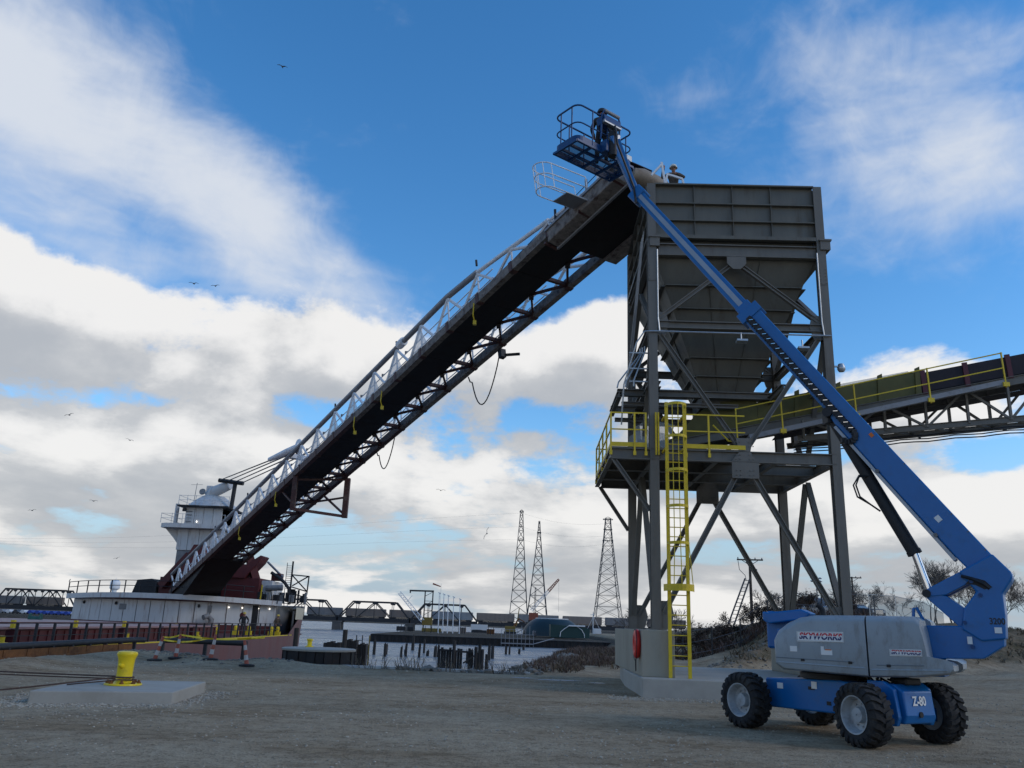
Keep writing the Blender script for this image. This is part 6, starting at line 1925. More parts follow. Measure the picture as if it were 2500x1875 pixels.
q = MB(); q.path([(3.0, 246, 1.2), (4.4, 246, 3.4), (6.0, 246, 2.6)], [0.3, 0.25, 0.15], 6); q.build('arm', 'rust', ex)
tr = thing('white_trailer', 'white box trailer parked on the opposite dock', 'trailer', (-6.6, 240, -1))
q = MB(); q.box((-6.6, 240, 0.75), (4.6, 2.2, 1.4)); q.build('box', 'car_white', tr)
q = MB(); q.box((-6.6, 240, -0.4), (4.2, 2.0, 0.7)); q.build('underframe', 'bridge_black', tr)
rp2 = random.Random(21)
yc = 0
for x, z, w, m_, lab in ((-26.5, 0.2, 2.4, 'car_dark', 'small dark work skiff laid up on the dock end'), (-24.0, 0.1, 1.6, 'ship_dark', 'black equipment skid on the dock end'), (-18.6, 0.0, 5.0, 'crane_yellow', 'long yellow steel rack lying under the light poles'), (-10.6, 0.5, 2.0, 'rail_tan', 'tan pallet load beside the white trailer'), (-3.2, 0.3, 2.0, 'rust', 'rusty scrap heap on the dock past the white trailer'), (8.2, 0.2, 1.0, 'pipe_grey', 'grey tank at the foot of the teal dome')):
    t = thing('dock_equipment', lab, 'equipment', (x, 226, -1))
    q = MB(); q.box((x, 226, -0.7 + (z + 0.7) / 2), (w, 1.4, z + 0.9)); q.build('body', m_, t, bevel=0.12)
    for k in range(3):
        q = MB(); q.beam((x - w / 2 + (k + 0.5) * w / 3, 225.2, -1), (x - w / 2 + (k + 0.5) * w / 3 + 0.1, 225.2, z + rp2.uniform(0.1, 0.7)), 0.14); q.build('upright', 'bridge_black', t)
bt = thing('white_boat', 'white boat with tall mast moored beyond the green shed', 'boat', (28, 262, -2))
q = MB(); q.prism([(25.4, -0.4), (30.6, -0.2), (30.2, -2.2), (26.0, -2.2)], lambda x, z, t: V((x, 261 + t, z)), 0, 2.6); q.build('hull', 'car_white', bt, bevel=0.1)
q = MB(); q.box((28.4, 262.3, 0.6), (2.4, 1.8, 1.7)); q.build('cabin', 'car_white', bt, bevel=0.1)
q = MB(); q.tube((27.2, 262, -0.3), (27.2, 262, 6.2), 0.10, 6); q.build('mast', 'truss_white', bt)
q = MB(); q.tube((27.2, 262, 4.8), (25.0, 262, 0.2), 0.04, 4); q.tube((27.2, 262, 5.2), (29.8, 262, 0.2), 0.04, 4); q.beam((26.4, 262, 5.4), (27.6, 262, 5.5), 0.2); q.build('rigging', 'truss_white', bt)

# ================================================================== bridge
BY = 373.0


def span(label, x0, x1, panels, truss=True):
    t = thing('bridge_span', label, 'bridge', (x0, BY, -3), 'railway bridge spans')
    for yy in (BY - 2.6, BY + 2.6):
        q = MB(); q.box(((x0 + x1) / 2, yy, 1.55), (x1 - x0, 0.5, 1.7)); q.build('deck_girder', 'bridge_black', t)
    q = MB(); q.box(((x0 + x1) / 2, BY, 2.3), (x1 - x0, 4.6, 0.2)); q.build('deck', 'bridge_black', t)
    if truss:
        w = (x1 - x0) / panels
        for yy in (BY - 2.8, BY + 2.8):
            q = MB(); q.beam((x0 + w * 0.8, yy, 8.9), (x1 - w * 0.8, yy, 8.9), 0.5, 0.65); q.build('top_chord', 'bridge_black', t)
            for s in (0, 1):
                xa, xb = (x0, x0 + w * 0.8) if s == 0 else (x1, x1 - w * 0.8)
                q = MB(); q.beam((xa, yy, 2.2), (xb, yy, 9.0), 0.45, 0.55); q.build('end_post', 'bridge_black', t)
            for i in range(1, panels):
                xx = x0 + w * i
                if i % 2 == 0:
                    for dd in (-1, 1):
                        q = MB(); q.beam((xx, yy, 8.8), (xx + dd * w * 0.95, yy, 2.2), 0.34, 0.4); q.build('diagonal', 'bridge_black', t)
                q = MB(); q.beam((xx, yy, 8.7), (xx, yy, 2.2), 0.22); q.build('post', 'bridge_black', t)
                q = MB(); q.prism([(-0.9, 8.55), (0.9, 8.55), (0.5, 7.9), (-0.5, 7.9)], lambda x, z, tt: V((xx + x, yy - 0.3 + tt, z)), 0, 0.1); q.build('gusset', 'bridge_black', t)
    return t


span('far left black truss span behind the freighter bow quarter', -219, -183.5, 6)
for a, b, lab in ((-183, -143, 'low girder span just right of the far left truss'), (-143, -102.5, 'low girder span mostly hidden behind the freighter')):
    span(lab, a, b, 2, False)
span('black truss span emerging right of the freighter bow', -102, -71.4, 4)
span('black truss span standing clear in the middle over open water', -70.8, -40.3, 4)
span('black truss span behind the dock light poles', -39.7, -11.2, 4)
span('low girder span at the right end leading behind the teal dome', -10.8, 70, 2, False)
for x, lab in ((-183, 'stone pier under the right end of the far left truss'), (-102, 'stone pier hidden beside the freighter bow'), (-71.1, 'stone bridge pier standing right of the freighter bow'), (-40, 'stone bridge pier between the two middle truss spans'), (-11, 'stone bridge pier at the right end of the trusses'), (25, 'stone bridge pier behind the teal dome')):
    q = MB(); q.prism([(-1.9, -3.4), (1.9, -3.4), (1.9, 3.4), (0, 5.4), (-1.9, 3.4)], lambda a, b, t: V((x + a * (1 - 0.05 * (t + 5) / 6), BY + b, t)), -5, 0.65); q.box((x, BY, 0.45), (4.6, 7.2, 0.5))
    tag(q.build('bridge_pier', 'pier_stone', loc=(x, BY, -3)), lab, 'pier', 'railway bridge piers')
CARS = [(-85, -69.2, 'rail_grey', 'grey railcar nearest the freighter bow on the bridge'), (-68.4, -50.4, 'rail_tan', 'tan railcar inside the middle truss span'), (-49.6, -35.2, 'rail_tan', 'tan railcar crossing the pier right of the middle truss'), (-31, -12.8, 'rail_silver', 'pale silver railcar behind the dock light poles'),
        (-12.0, 5.2, 'rail_tan', 'brown slatted railcar right of the last truss span'), (6.0, 24.2, 'rail_grey', 'grey railcar behind the foot of the left lattice towers'), (25.2, 42.8, 'rail_tan', 'brown railcar above the teal dome'), (43.6, 61, 'rail_grey', 'dull railcar below the right lattice tower'), (-101, -86, 'rail_grey', 'grey railcar half hidden by the freighter bow'), (-206, -190, 'rail_tan', 'brown railcar inside the far left truss'), (-222, -207, 'rail_grey', 'grey railcar at the far left end of the train'), (61.8, 79, 'rail_tan', 'brown railcar seen between the tower legs')]
for x0, x1, m_, lab in CARS:
    t = thing('railcar', lab, 'railcar', (x0, BY, 2.4), 'railcars crossing the bridge')
    q = MB(); q.box(((x0 + x1) / 2, BY, 4.35), (x1 - x0 - 0.8, 3.0, 3.1)); q.build('body', m_, t, bevel=0.12)
    q = MB(); q.box(((x0 + x1) / 2, BY, 5.98), (x1 - x0 - 1.0, 2.7, 0.18)); q.build('roof', 'rail_grey', t)
    q = MB(); q.box(((x0 + x1) / 2, BY, 2.6), (x1 - x0 - 2.5, 2.4, 0.35)); q.build('underframe', 'bridge_black', t)
    for i in range(9):
        xx = x0 + 0.9 + (x1 - x0 - 1.8) * i / 8
        q = MB(); q.box((xx, BY - 1.53, 4.35), (0.14, 0.08, 2.9)); q.build('side_rib', m_, t)
    for xx in (x0 + 2, x1 - 2):
        q = MB(); q.box((xx, BY, 2.55), (2.4, 2.2, 0.5)); q.build('bogie', 'bridge_black', t)

# ================================================================== lattice power towers
def pylon(label, x, y, z0, z1, wb, wt, head):
    t = thing('lattice_tower', label, 'power tower', (x, y, z0 - 6), 'lattice power towers')
    zb = z0 - 6; nz = 13
    zs_ = [zb + (z1 - zb) * (1 - (1 - i / nz) ** 1.25) for i in range(nz + 1)]

    def wid(z):
        f = (z - zb) / (z1 - zb)
        return wb * (1 - f) ** 1.15 + wt + (0.15 * wb if f < 0.1 else 0) * 0
    cor = lambda z, k: V((x + (-1, 1, 1, -1)[k] * wid(z) / 2, y + (-1, -1, 1, 1)[k] * wid(z) / 2, z))
    for k in range(4):
        q = MB()
        for a, b in zip(zs_, zs_[1:]):
            q.beam(cor(a, k), cor(b, k), 0.30)
        q.build('leg', 'lattice_dark', t)
    for k in range(4):
        k2 = (k + 1) % 4
        q = MB()
        for a, b in zip(zs_, zs_[1:]):
            q.beam(cor(a, k), cor(b, k2), 0.15); q.beam(cor(a, k2), cor(b, k), 0.15); q.beam(cor(b, k), cor(b, k2), 0.15)
        q.build('lacing', 'lattice_dark', t)
    for zh, w in head:
        q = MB(); q.beam((x - w / 2, y, zh), (x + w / 2, y, zh), 0.35, 0.4); q.beam((x - w / 2, y, zh + 0.2), (x, y, zh + 1.4), 0.15); q.beam((x + w / 2, y, zh + 0.2), (x, y, zh + 1.4), 0.15); q.build('cross_arm', 'lattice_dark', t)


pylon('tallest slim lattice power tower, leftmost of the three', 7.4, 430, 1, 58.2, 9.5, 1.3, [(57.5, 2.2), (50, 2.2), (43, 2.2)])
pylon('pointed lattice power tower just right of the tallest one', 15.5, 400, 1, 49.6, 11, 0.5, [(44, 2.0)])
pylon('lattice power tower with twin head arms beside the hopper leg', 50.7, 420, 1, 54.6, 13, 2.4, [(54.0, 5.0), (49.0, 4.4), (43.5, 5.4)])
q = MB()
for k, (z0, z1) in enumerate(((57, 52), (50, 46), (43.5, 42))):
    pts = []
    for i in range(30):
        f = i / 29; x = -330 + f * (7.4 + 330); pts.append((x, 440 - f * 10, 30 + (z0 - 30) * f + 26 * (f - 0.45) ** 2 * (1 - f) * 1.2 - 3 * math.sin(math.pi * f)))
    q.path(pts, 0.022, 4)
    q.path([(7.4 + (50.7 - 7.4) * i / 12, 430 - i * 0.8, z0 + (z1 - z0) * i / 12 - 2.5 * math.sin(math.pi * i / 12)) for i in range(13)], 0.022, 4)
pwl = q.build('power_line', 'wire_black', loc=(0, 430, 30))
tag(pwl, 'thin power lines strung low across the sky from the lattice towers', 'power line')

# water tower, far left
w_ = thing('water_tower', 'bright white water tower on the far left shore', 'water tower', (-408, 900, -1))
q = MB(); q.lathe([(2.6, -1), (2.4, 20), (2.6, 21.5)], (-408, 900, 0), 20); q.build('shaft', 'tower_white', w_, smooth=True)
q = MB(); q.lathe([(2.6, 21.5), (4.5, 22.5), (5.0, 23.5), (5.0, 29), (4.4, 30.6), (2.5, 31.6), (0.2, 31.9)], (-408, 900, 0), 24); q.build('tank', 'tower_white', w_, smooth=True)
q = MB(); q.tube((-408, 900, 31.5), (-408, 900, 34), 0.2, 5); q.build('antenna', 'tower_white', w_)

# vehicles and covered boats on the far left shore
LABC = ['white van parked first on the far left shore', 'grey car parked beside the white van on the far shore', 'white boat on a trailer on the far left shore', 'dark car parked between white boats on the far shore', 'white car parked before the row of blue tarps', 'boat under blue tarp at the row start', 'second boat under blue tarp in the row', 'third boat under blue tarp in the row', 'fourth boat under blue tarp in the row', 'fifth boat under blue tarp in the row', 'boat under blue tarp beside the freighter house', 'white boat shrink wrapped at the freighter house']
for i in range(12):
    x = -193 + i * 2.75; m_ = ['car_white', 'pipe_grey', 'car_white', 'car_dark', 'car_white'][i] if i < 5 else ('car_blue' if i < 11 else 'car_white')
    zt = terrain(x, 330)
    t = thing('parked_vehicle' if i < 5 else 'covered_boat', LABC[i], 'car' if i < 5 else 'boat', (x, 330, zt), 'parked along the far left shore')
    q = MB(); q.prism([(-1.2, zt + 0.25), (1.2, zt + 0.25), (1.25, zt + 0.8), (0.7, zt + 1.0), (0.35, zt + 1.5), (-0.6, zt + 1.5), (-1.1, zt + 0.95)], lambda a, z, tt: V((x + a, 330 + tt, z)), -1.8, 1.8); q.build('body', m_, t, bevel=0.1)
    for dx in (-0.8, 0.8):
        q = MB(); q.tube((x + dx, 328.1, zt + 0.3), (x + dx, 328.4, zt + 0.3), 0.32, 8); q.build('wheel', 'rubber', t)
# windsock
ws = thing('windsock', 'small red windsock flying on a thin pole above the dock', 'windsock', (-16.1, 205, -1))
q = MB(); q.tube((-15.2, 205, -1), (-15.2, 205, 10.6), 0.03, 5); q.build('pole', 'galvanised', ws)
q = MB(); q.tube((-17.2, 205, 10.5), (-15.3, 205, 9.9), 0.20, 8, 0.12); q.build('sock', 'crane_orange', ws)

# ================================================================== near foreground
pad = MB(); pad.prism([(-9.37, 17.67), (-6.81, 18.5), (-7.18, 21.55), (-9.75, 20.85)], lambda x, y, t: V((x, y, t)), -0.2, 0.245)
tag(pad.build('concrete_pad', 'concrete', bevel=0.025, loc=(-8.3, 19.6, 0)), 'low square concrete pad carrying the big yellow bollard', 'concrete pad')
BC = V((-8.42, 19.75, 0.245))
BS = 0.83
bo = thing('yellow_bollard', 'large yellow steel mooring bollard bolted to the concrete pad', 'bollard', BC)
q = MB(); q.lathe([(0.47, 0.0), (0.48, 0.015), (0.47, 0.045), (0.30, 0.055), (0.235, 0.075), (0.205, 0.12), (0.20, 0.30), (0.205, 0.55), (0.215, 0.66), (0.245, 0.735), (0.262, 0.77), (0.262, 0.81), (0.245, 0.845), (0.16, 0.865), (0.02, 0.872)], (0, 0, 0), 40); q.v = [tuple(BC + V(v) * BS) for v in q.v]; post = sub(q.build('post', 'bollard_yellow', bo, smooth=True), bo)
for sg in (-1,):
    hd = V((-0.1, -1, 0)).normalized()
    q = MB(); q.path([BC + hd * 0.13 + V((0, 0, 0.40)), BC + hd * 0.21 + V((0, 0, 0.415)), BC + hd * 0.26 + V((0, 0, 0.445))], [0.062, 0.054, 0.03], 12); q.build('horn', 'bollard_yellow', bo, smooth=True)
for i in range(8):
    a = 2 * math.pi * i / 8 + 0.3; p = BC + V((0.32 * math.cos(a), 0.32 * math.sin(a), 0.034))
    q = MB(); q.lathe([(0.05, 0), (0.05, 0.035), (0.028, 0.04), (0.028, 0.075), (0.005, 0.078)], p, 6); q.build('anchor_bolt', 'rust', bo)


def sag(a, b, d, n=14):
    a, b = V(a), V(b)
    return [a.lerp(b, i / n) + V((0, 0, -d * math.sin(math.pi * i / n))) for i in range(n + 1)]


def wrap(z, a0, a1, r=0.205):
    n = 14
    return [BC + V((r * math.cos(a0 + (a1 - a0) * i / n), r * math.sin(a0 + (a1 - a0) * i / n), z + 0.012 * i / n)) for i in range(n + 1)]


q = MB(); w1 = wrap(0.16, R(100), R(-110)); q.path(sag((-18.2, 21.8, 0.42), w1[0], 0.04) + w1[1:] + sag(w1[-1], (-11.6, 17.1, 0.05), 0.02)[1:] + [V((-17, 14.6, 0.03))], 0.017, 7)
rope1 = q.build('mooring_rope', 'rope_brown', smooth=True, loc=BC); tag(rope1, 'taut brown mooring rope looped round the yellow bollard foot', 'rope')
q = MB(); w2 = wrap(0.11, R(80), R(-95), 0.215); q.path(sag((-18.2, 22.2, 0.36), w2[0], 0.06) + w2[1:] + sag(w2[-1], (-9.3, 19.0, 0.27), 0.0)[1:] , 0.014, 7)
rope2 = q.build('mooring_rope', 'rope_brown', smooth=True, loc=BC); tag(rope2, 'second slacker mooring rope lying low around the yellow bollard', 'rope')

# traffic delineators with caution tape
DEL = [(-13.35, 33.8, 14, 'leaning orange and white delineator post nearest the quay rail'), (-12.75, 34.3, 5, 'upright delineator post second from the quay rail'), (-10.95, 33.0, 6, 'third orange and white delineator post along the gravel edge'), (-9.3, 32.1, -12, 'delineator post nearest the mooring cell, leaning back')]
tops = []
for x, y, tilt, lab in DEL:
    z = terrain(x, y)
    t = thing('delineator_post', lab, 'traffic post', (x, y, z), 'orange delineator posts')
    dv = V((math.sin(R(tilt)), 0, math.cos(R(tilt))))
    for k in range(5):
        q = MB(); q.tube(V((x, y, z + 0.05)) + dv * (0.175 * k), V((x, y, z + 0.05)) + dv * (0.175 * k + 0.175), 0.085 - 0.007 * k, 12, 0.085 - 0.007 * (k + 1)); q.build('stripe', 'orange_plastic' if k % 2 == 0 else 'white_plastic', t, smooth=True)
    q = MB(); q.lathe([(0.28, 0.0), (0.28, 0.06), (0.12, 0.09)], (x, y, z), 12); q.build('base', 'rubber', t)
    tops.append(V((x, y, z + 0.05)) + dv * 0.86)
q = MB()
for a, b, d in ((tops[0], tops[1], 0.05), (tops[1], V((-9.9, 36.3, 1.0)), 0.15), (tops[0] + V((0, 0, -0.1)), V((-12.0, 35.5, 0.85)), 0.1), (V((-12.0, 35.5, 0.85)), V((-9.9, 36.3, 0.95)), 0.05)):
    pp = sag(a, b, d, 12)
    for k in range(12):
        tw = 0.03 * math.sin(k * 1.3)
        q.add([pp[k] + V((0, tw, 0.03)), pp[k + 1] + V((0, tw, 0.03)), pp[k + 1] + V((0, -tw, -0.03)), pp[k] + V((0, -tw, -0.03))], [(0, 1, 2, 3)])
tag(q.build('caution_tape', 'tape_yellow', loc=tops[0]), 'yellow caution tape sagging between the delineator posts', 'tape')
for (x, y, w, d) in ((0.75, 31.9, 0.5, 0.35), (2.0, 31.2, 1.0, 0.35), (3.3, 30.2, 0.35, 0.22)):      # standing water
    zz = max(terrain(x + w * math.cos(a), y + d * math.sin(a)) for a in [i * 0.52 for i in range(12)]) + 0.006
    q = MB(); q.v = [(x + w * (0.8 + 0.3 * math.sin(3 * i + x)) * math.cos(i * 0.3142), y + d * math.sin(i * 0.3142), zz) for i in range(20)]; q.f = [tuple(range(20))]
    structure(q.build('puddle_water', 'river_water'))

# ================================================================== trees and brush on the plateau
def bare_tree(name, label, x, y, h, seed, spread=0.55, levels=5, m='bark', group=None, leaves=0, stems=1, lean=0.0, twig=0.008):
    rnd = random.Random(seed); z0 = terrain(x, y) - 0.15
    t = thing(name, label, 'tree' if h > 3 else 'shrub', (x, y, z0), group)
    trunk, crown, lv = MB(), MB(), MB()

    def grow(p, d, ln, r, lev):
        segs = 3; pts = [p]; rs_ = [r]; dd = d.copy()
        for i in range(segs):
            dd = (dd + V((rnd.gauss(0, 0.13), rnd.gauss(0, 0.13), rnd.gauss(0.03, 0.08)))).normalized()
            pts.append(pts[-1] + dd * (ln / segs)); rs_.append(max(twig, r * (1 - 0.42 * (i + 1) / segs)))
        (trunk if lev >= levels - 1 else crown).path(pts, rs_, 6 if lev >= levels - 1 else (4 if lev > 1 else 3))
        if lev == 0:
            for _ in range(leaves):
                c = pts[rnd.choice((1, 2, 3))] + V((rnd.gauss(0, 0.1), rnd.gauss(0, 0.1), rnd.gauss(0, 0.1))); s = rnd.uniform(0.05, 0.11)
                n1_, n2_ = V((rnd.gauss(0, 1), rnd.gauss(0, 1), rnd.gauss(0, 1))).normalized(), V((rnd.gauss(0, 1), rnd.gauss(0, 1), rnd.gauss(0, 1))).normalized()
                lv.add([c, c + n1_ * s, c + n1_ * s * 0.6 + n2_ * s], [(0, 1, 2)])
            return
        nb = rnd.randint(3, 4) if lev > 1 else rnd.randint(3, 5)
        for k in range(nb):
            i = rnd.choice((1, 2, 2, 3, 3)) if lev < levels else rnd.choice((2, 3, 3))
            a = rnd.uniform(0, 6.28); sp_ = rnd.uniform(spread * 0.6, spread * 1.3)
            base = (pts[i] - pts[i - 1]).normalized(); ort = base.orthogonal().normalized(); ort = Quaternion(base, a) @ ort
            nd = (base * math.cos(sp_) + ort * math.sin(sp_) + V((0, 0, 0.12))).normalized()
            grow(pts[i], nd, ln * rnd.uniform(0.55, 0.78), max(twig, rs_[i] * 0.62), lev - 1)
    for s_ in range(stems):
        d0 = V((rnd.gauss(lean, 0.12 if stems == 1 else 0.38), rnd.gauss(0, 0.12 if stems == 1 else 0.3), 1)).normalized()
        grow(V((x + rnd.gauss(0, 0.1 * stems), y + rnd.gauss(0, 0.1 * stems), z0)), d0, h * 0.36, max(0.03, h * 0.020) / (1 if stems == 1 else 1.6), levels)
    trunk.build('trunk', m, t)
    if crown.v:
        crown.build('crown', m, t)
    if lv.v:
        lv.build('dead_leaves', 'dead_leaf', t)
    return t


TREES = [(12.3, 74, 4.2, 'bare tree seen between the two left hopper columns'), (15.3, 78, 3.8, 'thin bare tree seen just right of the yellow ladder'), (30.5, 76, 3.9, 'thin bare tree left of the right front hopper column'), (34.0, 82, 4.2, 'bushy bare tree right of the right front hopper column'), (36.6, 80, 4.0, 'low bare tree behind the translucent screen'),
         (37.6, 76, 4.8, 'bare tree at the foot of the chrome cylinder rod'), (36.0, 70, 5.0, 'tall twiggy bare tree behind the chrome cylinder rod'), (38.4, 71, 5.4, 'tall bare tree left of the blue upright'), (40.8, 72, 5.3, 'broad bare tree showing through the blue link triangle'), (42.6, 74, 5.0, 'bare tree behind the blue upright'), (47.2, 76, 4.6, 'bare tree at the right picture edge past the lift'), (49.0, 78, 4.4, 'outermost bare tree at the right picture edge'), (26.2, 84, 3.6, 'small bare tree behind the parked pickup')]
for i, (x, y, h, lab) in enumerate(TREES):
    bare_tree('bare_tree', lab, x, y, h * 1.12, 100 + i, 0.60, 5, 'bark' if i % 2 else 'bark_grey', 'bare trees on the bank', stems=2 if i % 3 else 3)
SH = [(13.6, 62), (15.0, 61), (16.4, 62.5), (17.4, 61), (18.6, 62.2), (19.8, 61.5), (21.0, 62.4), (22.2, 61.8), (14.3, 59.8), (12.4, 60.5), (24.8, 63), (10.9, 60)]
SHL = ['first sumac shrub right of the ladder in the seed head row', 'sumac shrub behind the ladder rails', 'second sumac shrub in the seed head row', 'third sumac shrub in the seed head row', 'fourth sumac shrub in the seed head row', 'sumac shrub left of the utility pole', 'sumac shrub at the utility pole foot', 'sumac shrub just right of the utility pole', 'low sumac shrub in front of the row', 'sumac shrub left of the yellow ladder', 'sumac shrub beside the parked pickup', 'outermost sumac shrub near the concrete pier']
for i, (x, y) in enumerate(SH):
    bare_tree('sumac_shrub', SHL[i], x, y, 2.0 + 0.5 * math.sin(i * 2.1), 300 + i, 0.5, 3, 'bark', 'sumac shrubs along the fence', leaves=9, stems=6)


def brush_patch(name, label, m, spots, hmin, hmax, width=0.02):
    q = MB(); rnd = random.Random(len(spots))
    for x, y in spots:
        z = terrain(x, y); h = rnd.uniform(hmin, hmax)
        for _ in range(4):
            a = rnd.uniform(0, 6.28); ln = rnd.uniform(0.3, 1.1) * h
            tip = V((x + ln * math.cos(a), y + ln * math.sin(a), z + h * rnd.uniform(0.6, 1.0))); b = V((x + rnd.gauss(0, 0.08), y + rnd.gauss(0, 0.08), z - 0.03))
            s = V((-math.sin(a), math.cos(a), 0)) * width
            mid = b.lerp(tip, 0.55) + V((0, 0, 0.12 * h))
            q.add([b - s, b + s, mid + s * 0.8, mid - s * 0.8, tip], [(0, 1, 2, 3), (3, 2, 4)])
    o = q.build(name, m); o['kind'] = 'stuff'; o['label'] = label; o['category'] = 'brush'
    return o


rb = random.Random(31)
sp1 = []; sp2 = []; sp3 = []
for _ in range(5200):
    y = rb.uniform(36, 92); x = lerp_table(SHORE, y) + rb.uniform(-0.6, 5.2)
    if mnoise.noise((x * 0.35, y * 0.12, 0)) > -0.12:
        (sp1 if rb.random() < 0.5 else sp2).append((x, y))
for _ in range(3600):
    x = rb.uniform(8, 52); y = 34 + max(0, (x - 9)) * 0.72 + rb.uniform(0, 26)
    if terrain(x, y) > 0.5 and mnoise.noise((x * 0.25, y * 0.25, 6)) > -0.15:
        sp3.append((x, y))
brush_patch('river_brush', 'low reddish brown brush covering the rocky river bank', 'red_brush', sp1, 0.2, 0.55, 0.016)
brush_patch('dry_grass', 'pale dry grass on the rocky river bank', 'dry_grass', sp2, 0.12, 0.42, 0.02)
brush_patch('bank_grass', 'short brown grass over the raised bank behind the tower', 'dry_grass', sp3, 0.10, 0.38, 0.03)
sp4 = [(rb.uniform(-16, 1), 0) for _ in range(150)]
brush_patch('edge_weeds', 'thin dry weeds along the water edge of the yard', 'dry_grass', [(x, lerp_table(EDGE, x) - abs(rb.gauss(0, 0.25))) for x, _ in sp4 if x > -6], 0.2, 0.8, 0.012)
sp5 = []
for _ in range(900):
    x = rb.uniform(9.5, 26); y = 58 + rb.uniform(-2, 5); sp5.append((x, y))
brush_patch('fence_brush', 'tangled brown undergrowth below the sumac row', 'red_brush', sp5, 0.3, 0.9, 0.025)

# utility poles, light pole, fence
def utility(label, x, y, z1, arm, ladder=False):
    z0 = terrain(x, y); t = thing('utility_pole', label, 'utility pole', (x, y, z0), 'utility poles')
    q = MB(); q.tube((x, y, z0 - 0.3), (x, y, z1), 0.15, 9, 0.11); q.build('pole', 'pole_wood', t, smooth=True)
    q = MB(); q.beam((x - arm / 2, y - 0.12, z1 - 0.15), (x + arm / 2, y - 0.12, z1 - 0.12), 0.11, 0.13); q.build('cross_arm', 'pole_wood', t)
    for k in (-0.46, -0.2, 0.2, 0.46):
        q = MB(); q.lathe([(0.03, 0), (0.06, 0.05), (0.05, 0.14), (0.01, 0.17)], (x + arm * k, y - 0.12, z1 - 0.08), 7); q.build('insulator', 'ship_grey', t)
    for sg in (-1, 1):
        q = MB(); q.beam((x, y - 0.1, z1 - 0.65), (x + sg * arm * 0.3, y - 0.12, z1 - 0.2), 0.05); q.build('arm_brace', 'pole_wood', t)
    return t


up1 = utility('wooden utility pole with wide cross arm seen between the tower legs', 22.5, 78, 8.45, 2.4)
q = MB(); q.path([(21.4, 77.9, 8.2), (21.5, 77.9, 7.4), (22.0, 77.9, 6.9), (22.1, 77.9, 6.4)], 0.03, 5); q.build('drop_wire', 'wire_black', up1)
q = MB(); q.box((22.9, 77.9, 7.3), (0.4, 0.25, 0.4)); q.build('transformer', 'ship_grey', up1)
utility('short wooden utility pole right of the right front hopper column', 44.9, 110, 9.3, 2.4)
q = MB(); z0 = terrain(37, 100)
lp = thing('yard_light', 'slim yard light with four lamp heads left of the right hopper column', 'light pole', (34, 100, z0))
q = MB(); q.tube((36.6, 100, z0), (36.6, 100, 8.3), 0.08, 6); q.build('pole', 'galvanised', lp)
for dx in (-0.5, 0.5):
    for dz in (0, -0.35):
        q = MB(); q.lathe([(0.05, 0), (0.22, 0.1), (0.2, 0.2)], (36.6 + dx, 100, 8.2 + dz), 8); q.build('lamp_head', 'galvanised', lp)
q = MB(); q.beam((36.0, 100, 8.25), (37.2, 100, 8.25), 0.06); q.build('arm', 'galvanised', lp)
ld = thing('inclined_ladder', 'dark lattice ladder leaning up against the utility pole', 'ladder', (20.6, 77, 3))
zt = terrain(20.2, 76)
for dx in (0.0, 0.55):
    q = MB(); q.beam((19.4 + dx, 76, zt - 0.1), (21.9 + dx * 0.8, 77.6, 6.6), 0.10); q.build('ladder_rail', 'lattice_dark', ld)
for i in range(15):
    f = (i + 0.5) / 15; a = V((19.4, 76, zt - 0.1)).lerp(V((21.9, 77.6, 6.6)), f); q = MB(); q.beam(a, a + V((0.5, 0, 0)), 0.05); q.build('rung', 'lattice_dark', ld)
fe = thing('wire_fence', 'dark post and wire fence in front of the sumac row', 'fence', (15, 56, 2))
for i in range(9):
    x = 9.5 + i * 2.0; y = 55 + i * 0.5; z = terrain(x, y); q = MB(); q.tube((x, y, z - 0.2), (x, y, z + 1.75), 0.05, 6); q.build('post', 'rail_black', fe)
for dz in (1.7, 1.0, 0.3):
    q = MB(); q.path([(9.5 + i * 2.0, 55 + i * 0.5, terrain(9.5 + i * 2.0, 55 + i * 0.5) + dz) for i in range(9)], 0.015, 4); q.build('wire', 'wire_black', fe)
sc_ = thing('plexi_screen', 'translucent grey framed screen standing behind the lift covers', 'screen', (21.3, 45.5, 2))
zt = terrain(21.3, 45.5)
for x0, x1, h0, h1 in ((19.4, 20.75, 4.05, 4.0), (20.8, 22.2, 4.0, 3.75), (22.25, 23.3, 3.74, 3.2)):
    q = MB(); q.plate([(x0, 45.5, zt), (x1, 45.5, zt), (x1, 45.5, h1), (x0, 45.5, h0)], 0.02); q.build('pane', 'plexi', sc_)
    q = MB(); q.beam((x0, 45.5, h0), (x1, 45.5, h1), 0.03); q.build('top_frame', 'galvanised', sc_)
    q = MB(); q.beam((x0, 45.5, zt), (x0, 45.5, h0), 0.03); q.build('side_frame', 'galvanised', sc_)

